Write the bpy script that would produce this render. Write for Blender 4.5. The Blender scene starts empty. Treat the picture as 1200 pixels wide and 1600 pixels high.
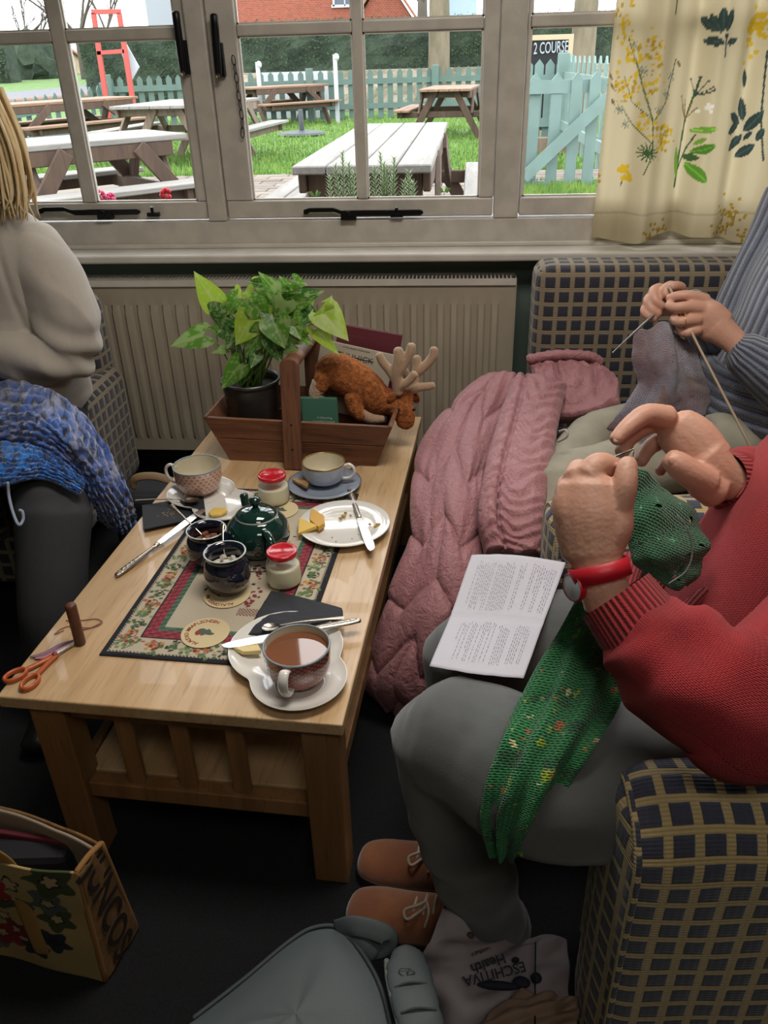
import bpy, bmesh, math, random
import numpy as np
from mathutils import Vector, Matrix, noise as mnoise
random.seed(7)
import builtins
SC = bpy.context.scene
COL = SC.collection
PI = math.pi
# ---------------------------------------------------------------- camera
CAMZ = 1.4
ROT = np.array([[0.9960453509956463, -0.01984850037266775, 0.0866007840202163],
                [0.08517431435379769, 0.49064973804955875, -0.8671840466280845],
                [-0.025278349121736474, 0.8711308005029185, 0.49039997296168764]])
FPX = 1261.0
cam_data = bpy.data.cameras.new('camera')
cam_data.lens = FPX / 1600 * 36.0
cam_data.sensor_width = 36.0
cam_data.clip_start = 0.02
cam_data.clip_end = 400
cam = bpy.data.objects.new('camera', cam_data)
COL.objects.link(cam)
m4 = Matrix([list(ROT[0]) + [0], list(ROT[1]) + [0], list(ROT[2]) + [CAMZ], [0, 0, 0, 1]])
cam.matrix_world = m4
SC.camera = cam
# ---------------------------------------------------------------- colour management, sky, lights
vs = SC.view_settings
vs.view_transform = 'Standard'; vs.look = 'None'; vs.gamma = 1.0
vs.exposure = 0.0
try: vs.use_curve_mapping = False
except Exception: pass
world = bpy.data.worlds.new('overcast_sky'); SC.world = world
world.use_nodes = True
wn = world.node_tree; wn.nodes.clear()
wo = wn.nodes.new('ShaderNodeOutputWorld'); wb = wn.nodes.new('ShaderNodeBackground')
wt = wn.nodes.new('ShaderNodeTexCoord'); wz = wn.nodes.new('ShaderNodeTexNoise'); wr = wn.nodes.new('ShaderNodeValToRGB')
wz.inputs['Scale'].default_value = 2.2; wz.inputs['Detail'].default_value = 5
wr.color_ramp.elements[0].color = (0.72, 0.80, 0.92, 1); wr.color_ramp.elements[0].position = 0.3
wr.color_ramp.elements[1].color = (1.0, 0.99, 0.97, 1); wr.color_ramp.elements[1].position = 0.65
wn.links.new(wt.outputs['Generated'], wz.inputs['Vector']); wn.links.new(wz.outputs['Fac'], wr.inputs['Fac'])
wn.links.new(wr.outputs['Color'], wb.inputs['Color']); wb.inputs['Strength'].default_value = 5.6
wn.links.new(wb.outputs['Background'], wo.inputs['Surface'])

def area_light(name, loc, rot, sx, sy, power, col, portal=False):
    l = bpy.data.lights.new(name, 'AREA'); l.shape = 'RECTANGLE'; l.size = sx; l.size_y = sy
    l.energy = power; l.color = col
    o = bpy.data.objects.new(name, l); COL.objects.link(o); o.location = loc; o.rotation_euler = rot
    if portal: l.cycles.is_portal = True
    return o
# sampling portal in the window opening
area_light('window_portal', (-0.25, 2.86, 1.55), (-PI / 2, 0, 0), 3.2, 1.45, 1, (1, 1, 1), True)
# added interior fill, no source in view (its panel is built with the room)
area_light('ceiling_fill_light', (0.1, 1.25, 2.36), (0, 0, 0), 0.9, 0.5, 25, (1.0, 0.93, 0.84))

area_light('ceiling_fill_light_rear', (0.35, -0.35, 2.36), (0, 0, 0), 0.9, 0.5, 7, (1.0, 0.93, 0.84))  # second added fill, behind the camera, to brighten the near armchair side

# ---------------------------------------------------------------- pixel -> place helpers
def ray(px, py):
    d = np.array([px - 600, -(py - 800), -FPX], float)
    return ROT @ (d / FPX)
def PZ(px, py, z):
    d = ray(px, py); return Vector(np.array([0, 0, CAMZ]) + d * (z - CAMZ) / d[2])
def PY(px, py, y):
    d = ray(px, py); return Vector(np.array([0, 0, CAMZ]) + d * y / d[1])
def PC(px, py, c):
    return Vector(np.array([0, 0, CAMZ]) + ray(px, py) * c)

# ---------------------------------------------------------------- mesh collector
def cr(pts, n):
    """Catmull-Rom resample of a list of vectors (any dimension) to n samples"""
    P = np.array([list(p) for p in pts], float)
    if len(P) == 2:
        t = np.linspace(0, 1, n)[:, None]; return P[0] * (1 - t) + P[1] * t
    Q = np.vstack([2 * P[0] - P[1], P, 2 * P[-1] - P[-2]])
    out = []
    m = len(P) - 1
    for k in range(n):
        s = k / (n - 1) * m; i = min(int(s), m - 1); t = s - i
        a, b, c, d = Q[i], Q[i + 1], Q[i + 2], Q[i + 3]
        out.append(0.5 * ((2 * b) + (-a + c) * t + (2 * a - 5 * b + 4 * c - d) * t * t + (-a + 3 * b - 3 * c + d) * t ** 3))
    return np.array(out)

def obj_frame(parent):
    o = parent
    while o is not None and o.parent is not None: o = o.parent
    return o.matrix_basis.copy() if o is not None else Matrix.Identity(4)

class MB:
    def __init__(s): s.v = []; s.f = []; s.uv = []; s.mi = []; s.cur = 0
    def add(s, vs, fs, uvs=None):
        o = len(s.v); s.v += [tuple(x) for x in vs]
        for k, f in enumerate(fs):
            s.f.append(tuple(i + o for i in f)); s.mi.append(s.cur)
            if uvs is not None: s.uv.append([uvs[i] for i in f])
            else: s.uv.append(None)
        return s
    def box(s, c, d, M=None, taper=1.0):
        x, y, z = d[0] / 2, d[1] / 2, d[2] / 2
        vs = [Vector((sx * x * (taper if sz > 0 else 1), sy * y * (taper if sz > 0 else 1), sz * z)) for sz in (-1, 1) for sy in (-1, 1) for sx in (-1, 1)]
        if M is not None: vs = [M @ v for v in vs]
        c = Vector(c); vs = [v + c for v in vs]
        return s.add(vs, [(0, 2, 3, 1), (4, 5, 7, 6), (0, 1, 5, 4), (2, 6, 7, 3), (0, 4, 6, 2), (1, 3, 7, 5)])
    def bar(s, a, b, w, h, up=(0, 0, 1)):
        """box from a to b, w wide (sideways) and h high"""
        a, b = Vector(a), Vector(b); d = b - a; L = d.length; d.normalize(); up = Vector(up)
        if abs(d.dot(up)) > .98: up = Vector((0, 1, 0))
        x = d.cross(up).normalized(); z = x.cross(d)
        vs = []
        for p in (a, b):
            for sz in (-1, 1):
                for sx in (-1, 1): vs.append(p + x * sx * w / 2 + z * sz * h / 2)
        return s.add(vs, [(0, 1, 3, 2), (4, 6, 7, 5), (0, 4, 5, 1), (2, 3, 7, 6), (0, 2, 6, 4), (1, 5, 7, 3)])
    def prism(s, pts, d):
        """polygon pts extruded by vector d"""
        n = len(pts); d = Vector(d); P = [Vector(p) for p in pts]
        return s.add(P + [p + d for p in P], [tuple(range(n))[::-1], tuple(range(n, 2 * n))] + [(i, (i + 1) % n, n + (i + 1) % n, n + i) for i in range(n)])
    def lathe(s, prof, c=(0, 0, 0), n=32, M=None, sx=1, sy=1):
        vs = []; uv = []
        L = 0
        for k, (r, z) in enumerate(prof):
            if k: L += math.hypot(r - prof[k - 1][0], z - prof[k - 1][1])
            for i in range(n + 1):
                a = 2 * PI * i / n
                v = Vector((max(r, 1e-5) * math.cos(a) * sx, max(r, 1e-5) * math.sin(a) * sy, z))
                if M is not None: v = M @ v
                vs.append(v + Vector(c)); uv.append((i / n, L))
        fs = []
        for k in range(len(prof) - 1):
            for i in range(n):
                a = k * (n + 1) + i; fs.append((a, a + 1, a + n + 2, a + n + 1))
        return s.add(vs, fs, uv)
    def tube(s, pts, rad, n=10, seg=None, up=None, flat=1.0, cap=True, fold=None, res=None):
        """loft along pts; rad: number, list or list of (rx, rz)"""
        m = len(pts)
        if isinstance(rad, (int, float)): rad = [rad] * m
        R = [(r, r * flat) if isinstance(r, (int, float)) else r for r in rad]
        seg = seg or (m - 1) * 4 + 1
        data = [list(p) + list(r) for p, r in zip(pts, R)]
        D = cr(data, seg) if m > 2 or seg > 2 else np.array(data)
        P = D[:, :3]; RR = D[:, 3:5]
        vs = []; uv = []; L = 0
        T = np.gradient(P, axis=0); T /= (np.linalg.norm(T, axis=1)[:, None] + 1e-9)
        u0 = np.array(up if up is not None else ((0, 0, 1) if abs(T[0][2]) < .9 else (0, 1, 0)), float)
        x = None
        Rm = max(float(RR.mean()), 1e-4)
        for k in range(seg):
            t = T[k]
            if up is not None or x is None:
                x = np.cross(t, u0)
                if np.linalg.norm(x) < 1e-3: x = np.cross(t, np.array((1, 0.1, 0)))
            else: x = x - t * x.dot(t)
            x = x / (np.linalg.norm(x) + 1e-9); z = np.cross(x, t)
            if k: L += np.linalg.norm(P[k] - P[k - 1])
            for i in range(n + 1):
                a = 2 * PI * i / n
                g = fold(k / (seg - 1), a) if fold else 1.0
                vs.append(P[k] + x * math.cos(a) * RR[k][0] * g + z * math.sin(a) * RR[k][1] * g); uv.append((i / n * 2 * PI * Rm, L))
        fs = []
        for k in range(seg - 1):
            for i in range(n):
                a = k * (n + 1) + i; fs.append((a, a + 1, a + n + 2, a + n + 1))
        s.add(vs, fs, uv)
        if cap:
            for k, sg in ((0, -1), (seg - 1, 1)):
                o = len(s.v); r = RR[k].mean() * .55 * (fold(k / (seg - 1), 0) if fold else 1)
                base = [tuple(q) for q in vs[k * (n + 1):k * (n + 1) + n]]
                inn = [tuple(np.array(P[k]) + (np.array(q) - P[k]) * .7 + T[k] * sg * r * .7) for q in base]
                tip = tuple(P[k] + T[k] * sg * r)
                fs = []
                for i in range(n):
                    j = (i + 1) % n
                    fs.append((i, j, n + j, n + i) if sg > 0 else (j, i, n + i, n + j))
                    fs.append((n + i, n + j, 2 * n) if sg > 0 else (n + j, n + i, 2 * n))
                s.add(base + inn + [tip], fs, [uv[k * (n + 1) + i] for i in range(n)] * 2 + [uv[k * (n + 1)]])
        return s
    def ball(s, c, r, n=14, m=9, M=None):
        r = (r, r, r) if isinstance(r, (int, float)) else r
        vs = [];
        for k in range(m + 1):
            t = PI * k / m
            for i in range(n):
                a = 2 * PI * i / n
                v = Vector((r[0] * math.sin(t) * math.cos(a), r[1] * math.sin(t) * math.sin(a), r[2] * math.cos(t)))
                if M is not None: v = M @ v
                vs.append(v + Vector(c))
        fs = []
        for k in range(m):
            for i in range(n):
                j = (i + 1) % n; fs.append((k * n + i, (k + 1) * n + i, (k + 1) * n + j, k * n + j))
        return s.add(vs, fs)
    def mesh(s, name, bevel=0, seg=2, weld=True):
        me = bpy.data.meshes.new(name)
        me.from_pydata(s.v, [], s.f)
        me.polygons.foreach_set('material_index', s.mi)
        if any(u is not None for u in s.uv):
            ul = me.uv_layers.new(name='UVMap'); d = []
            for f, u in zip(s.f, s.uv):
                for k in range(len(f)): d += list(u[k]) if u is not None else [0, 0]
            ul.data.foreach_set('uv', d)
        bm = bmesh.new(); bm.from_mesh(me)
        if weld: bmesh.ops.remove_doubles(bm, verts=bm.verts, dist=1e-5)
        bmesh.ops.recalc_face_normals(bm, faces=bm.faces)
        if bevel: bmesh.ops.bevel(bm, geom=list(bm.edges) , offset=bevel, segments=seg, profile=.5, affect='EDGES', clamp_overlap=True)
        bm.to_mesh(me); bm.free()
        return me
    def build(s, name, mat, parent=None, bevel=0, smooth=False, seg=2, weld=True, boxuv=False, angle=None, local=False):
        me = s.mesh(name, bevel, seg, weld)
        return link(name, me, mat, parent, smooth, boxuv, angle, local)

def link(name, me, mat, parent=None, smooth=False, boxuv=False, angle=None, local=False):
    if not local: me.transform(obj_frame(parent).inverted())
    for m in (mat if isinstance(mat, (list, tuple)) else [mat]): me.materials.append(m)
    if boxuv: box_uv(me)
    if smooth or angle:
        me.polygons.foreach_set('use_smooth', [True] * len(me.polygons))
        if angle: me.set_sharp_from_angle(angle=math.radians(angle))
    o = bpy.data.objects.new(name, me); COL.objects.link(o)
    if parent is not None: o.parent = parent
    return o

def box_uv(me):
    ul = me.uv_layers.get('UVMap') or me.uv_layers.new(name='UVMap')
    for p in me.polygons:
        n = p.normal; ax = max(range(3), key=lambda i: abs(n[i]))
        for li in p.loop_indices:
            c = me.vertices[me.loops[li].vertex_index].co
            ul.data[li].uv = (c.y, c.z) if ax == 0 else ((c.x, c.z) if ax == 1 else (c.x, c.y))

def paint(o, fn):
    """colour attribute from fn(N x 3 coords) -> N x 3"""
    me = o.data; n = len(me.vertices); co = np.empty(n * 3); me.vertices.foreach_get('co', co); co = co.reshape(-1, 3)
    c = np.clip(fn(co), 0, 1); a = me.color_attributes.new('Col', 'FLOAT_COLOR', 'POINT')
    a.data.foreach_set('color', np.hstack([c, np.ones((n, 1))]).ravel())

def tag(o, label=None, cat=None, group=None, kind=None):
    if label: o['label'] = label
    if cat: o['category'] = cat
    if group: o['group'] = group
    if kind: o['kind'] = kind
    return o
def thing(name, label, cat, loc=(0, 0, 0), rz=0, group=None, kind=None):
    o = bpy.data.objects.new(name, None); COL.objects.link(o); o.empty_display_size = .05
    o.location = loc; o.rotation_euler = (0, 0, rz)
    o.matrix_basis = Matrix.Translation(Vector(loc)) @ Matrix.Rotation(rz, 4, 'Z')
    return tag(o, label, cat, group, kind)
def solo(mb, name, mat, label, cat, group=None, **kw):
    """a thing that is one mesh: origin at its base"""
    me = mb.mesh(name, kw.pop('bevel', 0), kw.pop('seg', 2), kw.pop('weld', True))
    n = len(me.vertices); co = np.empty(n * 3); me.vertices.foreach_get('co', co); co = co.reshape(-1, 3)
    b = Vector(((co[:, 0].min() + co[:, 0].max()) / 2, (co[:, 1].min() + co[:, 1].max()) / 2, co[:, 2].min()))
    me.transform(Matrix.Translation(-b))
    o = link(name, me, mat, None, local=True, **kw); o.location = b
    o.matrix_basis = Matrix.Translation(b)
    return tag(o, label, cat, group)
def dup(root, loc=None, rz=None, label=None):
    r = root.copy(); COL.objects.link(r)
    if loc is not None: r.matrix_basis = Matrix.Translation(Vector(loc)) @ Matrix.Rotation(rz if rz is not None else root.rotation_euler[2], 4, 'Z')
    if label: r['label'] = label
    for ch in list(root.children):
        c = ch.copy(); COL.objects.link(c); c.parent = r
        for g in list(ch.children):
            d = g.copy(); COL.objects.link(d); d.parent = c
    return r

def remesh(mb, name, voxel, smooth_it=4, smooth_f=.5, disp=None):
    """fuse overlapping closed shapes into one continuous surface"""
    me = mb.mesh(name + '_raw', weld=True)
    o = bpy.data.objects.new(name + '_raw', me); COL.objects.link(o)
    r = o.modifiers.new('r', 'REMESH'); r.mode = 'VOXEL'; r.voxel_size = voxel
    if smooth_it:
        k = o.modifiers.new('s', 'SMOOTH'); k.iterations = smooth_it; k.factor = smooth_f
    dg = bpy.context.evaluated_depsgraph_get()
    out = bpy.data.meshes.new_from_object(o.evaluated_get(dg), depsgraph=dg)
    bpy.data.objects.remove(o); bpy.data.meshes.remove(me)
    out.name = name
    if disp:
        n = len(out.vertices); co = np.empty(n * 3); out.vertices.foreach_get('co', co); no = np.empty(n * 3)
        out.vertices.foreach_get('normal', no)
        co = co.reshape(-1, 3); no = no.reshape(-1, 3)
        d = np.array([disp(Vector(c)) for c in co]); co = co + no * d[:, None]
        out.vertices.foreach_set('co', co.ravel()); out.update()
    return out
def join_meshes(name, meshes):
    vs, fs, o = [], [], 0
    for me in meshes:
        vs += [tuple(v.co) for v in me.vertices]; fs += [tuple(i + o for i in p.vertices) for p in me.polygons]; o = len(vs)
    out = bpy.data.meshes.new(name); out.from_pydata(vs, [], fs); out.update(); return out

def bspl(ctrl, nu, nv):
    """ctrl: rows x cols of 3D points, bicubic Catmull-Rom to nu x nv"""
    rows = [cr(r, nv) for r in ctrl]
    rows = np.array(rows)  # R x nv x 3
    return np.array([cr(rows[:, j], nu) for j in range(nv)]).transpose(1, 0, 2)
def sheet(mb, ctrl, nu, nv, thick=.01, disp=None, up=None):
    """thick cloth through a grid of control points; disp(u, v) along the normal (u, v in metres when s=1)"""
    G = bspl(ctrl, nu, nv)
    du = np.gradient(G, axis=0); dv = np.gradient(G, axis=1)
    N = np.cross(du, dv); N /= (np.linalg.norm(N, axis=2)[:, :, None] + 1e-9)
    ref = np.array(up if up is not None else (0, -.5, 1.0))
    if (N @ ref).mean() < 0: N = -N
    lu = np.linalg.norm(du, axis=2).mean(); lv = np.linalg.norm(dv, axis=2).mean()
    top = G.copy()
    if disp is not None:
        D = np.array([[disp(i / (nu - 1), j / (nv - 1)) for j in range(nv)] for i in range(nu)])
        top = G + N * D[:, :, None]
    bot = (top if thick < .002 else G) - N * thick
    vs = [tuple(p) for p in top.reshape(-1, 3)] + [tuple(p) for p in bot.reshape(-1, 3)]
    uv = [(i * lu, j * lv) for i in range(nu) for j in range(nv)] * 2
    fs = []; o = nu * nv
    for i in range(nu - 1):
        for j in range(nv - 1):
            a = i * nv + j; fs.append((a, a + nv, a + nv + 1, a + 1)); fs.append((o + a, o + a + 1, o + a + nv + 1, o + a + nv))
    def rim(idx):
        for a, b in zip(idx[:-1], idx[1:]): fs.append((a, b, o + b, o + a))
    rim([j for j in range(nv)]); rim([(nu - 1) * nv + j for j in range(nv)][::-1])
    rim([i * nv for i in range(nu)][::-1]); rim([i * nv + nv - 1 for i in range(nu)])
    mb.add(vs, fs, uv); return mb

def text_mesh(txt, size, depth=.0004, align='CENTER', bold=0):
    cu = bpy.data.curves.new('txt', 'FONT'); cu.body = txt; cu.size = size; cu.extrude = depth; cu.align_x = align; cu.align_y = 'CENTER'
    cu.offset = bold; cu.resolution_u = 3
    o = bpy.data.objects.new('txt', cu); COL.objects.link(o)
    dg = bpy.context.evaluated_depsgraph_get()
    me = bpy.data.meshes.new_from_object(o.evaluated_get(dg), depsgraph=dg)
    bpy.data.objects.remove(o); bpy.data.curves.remove(cu)
    return me
def frame_matrix(origin, xdir, normal):
    x = Vector(xdir).normalized(); z = Vector(normal).normalized(); y = z.cross(x).normalized(); x = y.cross(z)
    return Matrix(((x.x, y.x, z.x, origin[0]), (x.y, y.y, z.y, origin[1]), (x.z, y.z, z.z, origin[2]), (0, 0, 0, 1)))
def fbm(v, s=1.0):
    v = v * s; return mnoise.noise(v) + .5 * mnoise.noise(v * 2.1) + .25 * mnoise.noise(v * 4.3)
# ---------------------------------------------------------------- materials
class N:
    """tiny maths-node expression builder"""
    def __init__(s, nt, sock): s.nt = nt; s.s = sock
    def _op(s, op, *a):
        n = s.nt.nodes.new('ShaderNodeMath'); n.operation = op
        for i, x in enumerate((s,) + a):
            if isinstance(x, N): s.nt.links.new(x.s, n.inputs[i])
            else: n.inputs[i].default_value = x
        return N(s.nt, n.outputs[0])
    def __add__(s, o): return s._op('ADD', o)
    def __sub__(s, o): return s._op('SUBTRACT', o)
    def __mul__(s, o): return s._op('MULTIPLY', o)
    def fr(s): return s._op('FRACT')
    def sin(s): return s._op('SINE')
    def abs(s): return s._op('ABSOLUTE')
    def mx(s, o): return s._op('MAXIMUM', o)
    def mn(s, o): return s._op('MINIMUM', o)
    def gt(s, o): return s._op('GREATER_THAN', o)
    def pw(s, o): return s._op('POWER', o)
    def step(s, a, b):
        n = s.nt.nodes.new('ShaderNodeMapRange'); n.inputs[1].default_value = a; n.inputs[2].default_value = b
        n.interpolation_type = 'SMOOTHSTEP'; s.nt.links.new(s.s, n.inputs[0]); return N(s.nt, n.outputs[0])
def base_mat(name, rough=.6, metal=0, **k):
    m = bpy.data.materials.new(name); m.use_nodes = True; nt = m.node_tree
    b = nt.nodes['Principled BSDF']; b.inputs['Roughness'].default_value = rough; b.inputs['Metallic'].default_value = metal
    for key, v in k.items():
        b.inputs[key].default_value = v
    return m, nt, b
def tex(nt, kind='Object', scale=(1, 1, 1), rot=(0, 0, 0)):
    t = nt.nodes.new('ShaderNodeTexCoord'); mp = nt.nodes.new('ShaderNodeMapping')
    mp.inputs['Scale'].default_value = scale; mp.inputs['Rotation'].default_value = rot
    nt.links.new(t.outputs[kind], mp.inputs['Vector']); return mp.outputs['Vector']
def noise(nt, vec, scale, detail=3, rough=.5, dist=0):
    n = nt.nodes.new('ShaderNodeTexNoise'); n.inputs['Scale'].default_value = scale; n.inputs['Detail'].default_value = detail
    n.inputs['Roughness'].default_value = rough; n.inputs['Distortion'].default_value = dist
    nt.links.new(vec, n.inputs['Vector']); return N(nt, n.outputs['Fac'])
def mixc(nt, fac, a, b):
    m = nt.nodes.new('ShaderNodeMix'); m.data_type = 'RGBA'
    if isinstance(fac, N): nt.links.new(fac.s, m.inputs[0])
    else: m.inputs[0].default_value = fac
    for i, x in ((6, a), (7, b)):
        if isinstance(x, tuple): m.inputs[i].default_value = x[:3] + (1,)
        else: nt.links.new(x, m.inputs[i])
    return m.outputs[2]
def bump(nt, b, h, dist=.001, strength=1.0):
    n = nt.nodes.new('ShaderNodeBump'); n.inputs['Distance'].default_value = dist; n.inputs['Strength'].default_value = strength
    nt.links.new(h.s, n.inputs['Height']); nt.links.new(n.outputs[0], b.inputs['Normal'])
def lin(h):
    """'#rrggbb' as seen -> linear"""
    c = [int(h[i:i + 2], 16) / 255 for i in (1, 3, 5)]
    return tuple(x / 12.92 if x <= .04045 else ((x + .055) / 1.055) ** 2.4 for x in c)
MC = {}
def mat(name, col, rough=.55, metal=0, var=0, vs=6, bp=0, bs=150, stretch=(1, 1, 1), col2=None, attr=False, edge=(.35, .65), **k):
    if name in MC: return MC[name]
    if isinstance(col, str): col = lin(col)
    if isinstance(col2, str): col2 = lin(col2)
    m, nt, b = base_mat(name, rough, metal, **k)
    src = None
    if attr:
        a = nt.nodes.new('ShaderNodeAttribute'); a.attribute_name = 'Col'; src = a.outputs['Color']
        nt.links.new(src, b.inputs['Base Color'])
    elif var or col2:
        v = tex(nt, 'Object', stretch); n = noise(nt, v, vs, 4).step(*edge)
        c2 = col2 or tuple(x * (1 - var) for x in col)
        nt.links.new(mixc(nt, n, col, c2), b.inputs['Base Color'])
    else: b.inputs['Base Color'].default_value = tuple(col) + (1,)
    if bp:
        v = tex(nt, 'Object', stretch); bump(nt, b, noise(nt, v, bs, 3), bp)
    MC[name] = m; return m
def wood(name, c1, c2, c3, axis=1, rough=.5, ring=14, fine=160, bp=.0004, coat=0):
    if name in MC: return MC[name]
    m, nt, b = base_mat(name, rough)
    b.inputs['Coat Weight'].default_value = coat
    sc = [1, 1, 1]; sc[axis] = .06
    v = tex(nt, 'Object', tuple(sc))
    a = noise(nt, v, ring, 3, .5, 1.5).step(.35, .65); f = noise(nt, v, fine, 3, .6)
    sc2 = [1, 1, 1]; sc2[axis] = .14
    w = (noise(nt, tex(nt, 'Object', tuple(sc2)), ring * .3, 2, .5, .3) * 40).sin() * .5 + .5
    c = mixc(nt, a, lin(c1), lin(c2)); c = mixc(nt, f.step(.5, .75) * .6, c, lin(c3))
    c = mixc(nt, w.step(.5, 1.0) * .22, c, lin(c3))
    nt.links.new(c, b.inputs['Base Color']); bump(nt, b, f, bp)
    MC[name] = m; return m
def check(name, pitch=.04, dark='#2e3142', tan='#a08c66', dark2='#1f212e'):
    """woven upholstery: padded dark squares in a tan grid"""
    m, nt, b = base_mat(name, .85); b.inputs['Sheen Weight'].default_value = .25
    t = nt.nodes.new('ShaderNodeUVMap'); t.uv_map = 'UVMap'; sp = nt.nodes.new('ShaderNodeSeparateXYZ'); nt.links.new(t.outputs[0], sp.inputs[0])
    U = N(nt, sp.outputs[0]) * (1 / pitch); V = N(nt, sp.outputs[1]) * (1 / pitch)
    n = noise(nt, t.outputs[0], 60, 3)
    fu = ((U.fr() - .5).abs()) + (n - .5) * .03; fv = ((V.fr() - .5).abs()) + (n - .5) * .03
    sq = fu.step(.36, .32) * fv.step(.37, .33)
    nz = noise(nt, t.outputs[0], 500, 2)
    ribs = (V * 44).sin() * .5 + .5; ribs2 = (U * 22).sin() * .5 + .5
    tanc = mixc(nt, ribs * .5 + nz * .3, lin(tan), tuple(x * .55 for x in lin(tan)))
    dk = mixc(nt, nz, lin(dark), lin(dark2))
    nt.links.new(mixc(nt, sq, tanc, dk), b.inputs['Base Color'])
    pad = (((U.fr() - .5) * 2).abs().pw(3) * -1 + 1) * (((V.fr() - .5) * 2).abs().pw(3) * -1 + 1)
    bump(nt, b, sq * pad * 1.0 + (ribs + ribs2) * .12 + nz * .1, .004)
    return m
def knit(name, col, col2=None, pitch=.006, ribbed=False, dist=.0015, spots=None, sheen=.3, uvscale=1.0, stripe=None, holes=False, vs=14):
    """stocking-stitch or ribbed knitwear mapped on the UVs (metres)"""
    m, nt, b = base_mat(name, .9); b.inputs['Sheen Weight'].default_value = sheen; b.inputs['Sheen Roughness'].default_value = .6
    if isinstance(col, str): col = lin(col)
    if col2 is None: col2 = tuple(x * .6 for x in col)
    if isinstance(col2, str): col2 = lin(col2)
    t = nt.nodes.new('ShaderNodeUVMap'); t.uv_map = 'UVMap'; sp = nt.nodes.new('ShaderNodeSeparateXYZ'); nt.links.new(t.outputs[0], sp.inputs[0])
    U = N(nt, sp.outputs[0]) * (1 / pitch); V = N(nt, sp.outputs[1]) * (1 / pitch)
    tri = ((U.fr() - .5).abs()) * 2
    st = ((V * 1.3 + tri * .8) * (2 * PI)).sin() * .5 + .5
    h = (((U.fr() - .5).abs()) * 2 * PI).sin().abs() * .6 + st * .4
    if ribbed:
        h = (U * (2 * PI / 2.2)).sin() * .5 + .5
        h = h * .9 + st * .15
    nz = noise(nt, t.outputs[0], vs, 3); nf = noise(nt, t.outputs[0], 400, 2)
    c = mixc(nt, nz.step(.35, .65), col, tuple(x * .8 for x in col))
    if stripe:
        c = mixc(nt, noise(nt, tex(nt, 'UV', stripe[1]), stripe[2], 2).step(.4, .6), c, lin(stripe[0]))
    if spots:
        for q, (sc, sh, cc) in enumerate(spots):
            vv = tex(nt, 'UV', (.75 + q * .1, 1, 1)); c = mixc(nt, noise(nt, vv, sc, 3).step(sh, sh + .03), c, lin(cc))
    c = mixc(nt, h.step(.45, .05), c, col2)
    nt.links.new(c, b.inputs['Base Color']); bump(nt, b, h + nf * .25, dist)
    if holes:
        hole = (noise(nt, tex(nt, 'UV', (1, .5, 1)), 55, 2) ).gt(.66)
        inv = hole * -1 + 1; nt.links.new(inv.s, b.inputs['Alpha'])
    return m
def glass(name, tint=(1, 1, 1), fres=.5, rough=.02):
    m = bpy.data.materials.new(name); m.use_nodes = True; nt = m.node_tree; nt.nodes.clear()
    o = nt.nodes.new('ShaderNodeOutputMaterial'); mx = nt.nodes.new('ShaderNodeMixShader'); tr = nt.nodes.new('ShaderNodeBsdfTransparent')
    gl = nt.nodes.new('ShaderNodeBsdfGlossy'); gl.inputs['Roughness'].default_value = rough
    tr.inputs[0].default_value = tint + (1,); lw = nt.nodes.new('ShaderNodeLayerWeight'); lw.inputs['Blend'].default_value = .3
    f = N(nt, lw.outputs['Fresnel']) * fres
    nt.links.new(f.s, mx.inputs[0]); nt.links.new(tr.outputs[0], mx.inputs[1]); nt.links.new(gl.outputs[0], mx.inputs[2]); nt.links.new(mx.outputs[0], o.inputs[0])
    return m
white_paint = mat('white_gloss_paint', '#c9c4ba', .35, var=.12, vs=9, bp=.0006, bs=60)
frame_paint = mat('window_paint', '#bdb7ad', .4, var=.15, vs=14, bp=.0008, bs=40)
black_iron = mat('black_iron', '#1a1a1c', .35, .6, bp=.0004, bs=200)
pane_glass = glass('pane_glass', (1, 1, 1), .25)
clear_glass = glass('jar_glass', (.97, .99, .98), .35)
steel = mat('polished_steel', '#c9c7c2', .18, 1.0, bp=.0001, bs=300)
silver = mat('silver_plate', '#b8b0a4', .28, 1.0, bp=.0004, bs=350)
china = mat('white_china', '#dcdad4', .12, bp=.00005, bs=60, **{'Coat Weight': .5})
green_wall = mat('dark_green_wall', '#55645c', .7, bp=.0008, bs=90)
cream_wall = mat('cream_wall', '#b5a98e', .8, bp=.0008, bs=90)
ceil_mat = mat('ceiling_paint', '#c8c2b4', .9)
carpet = mat('dark_carpet', '#101218', 1.0, col2='#08090c', vs=180, bp=.004, bs=420)
skin = mat('skin', '#c0917c', .5, var=.10, vs=18, bp=.00015, bs=420, **{'Subsurface Weight': .12, 'Subsurface Radius': (1, .35, .2), 'Subsurface Scale': .01})
nail_mat = mat('fingernail', '#dba893', .3)
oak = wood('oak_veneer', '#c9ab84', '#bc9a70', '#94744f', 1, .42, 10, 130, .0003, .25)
oak_x = wood('oak_across', '#b08a5c', '#a07848', '#80603c', 2, .5, 10, 130, .0003, .1)
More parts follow.
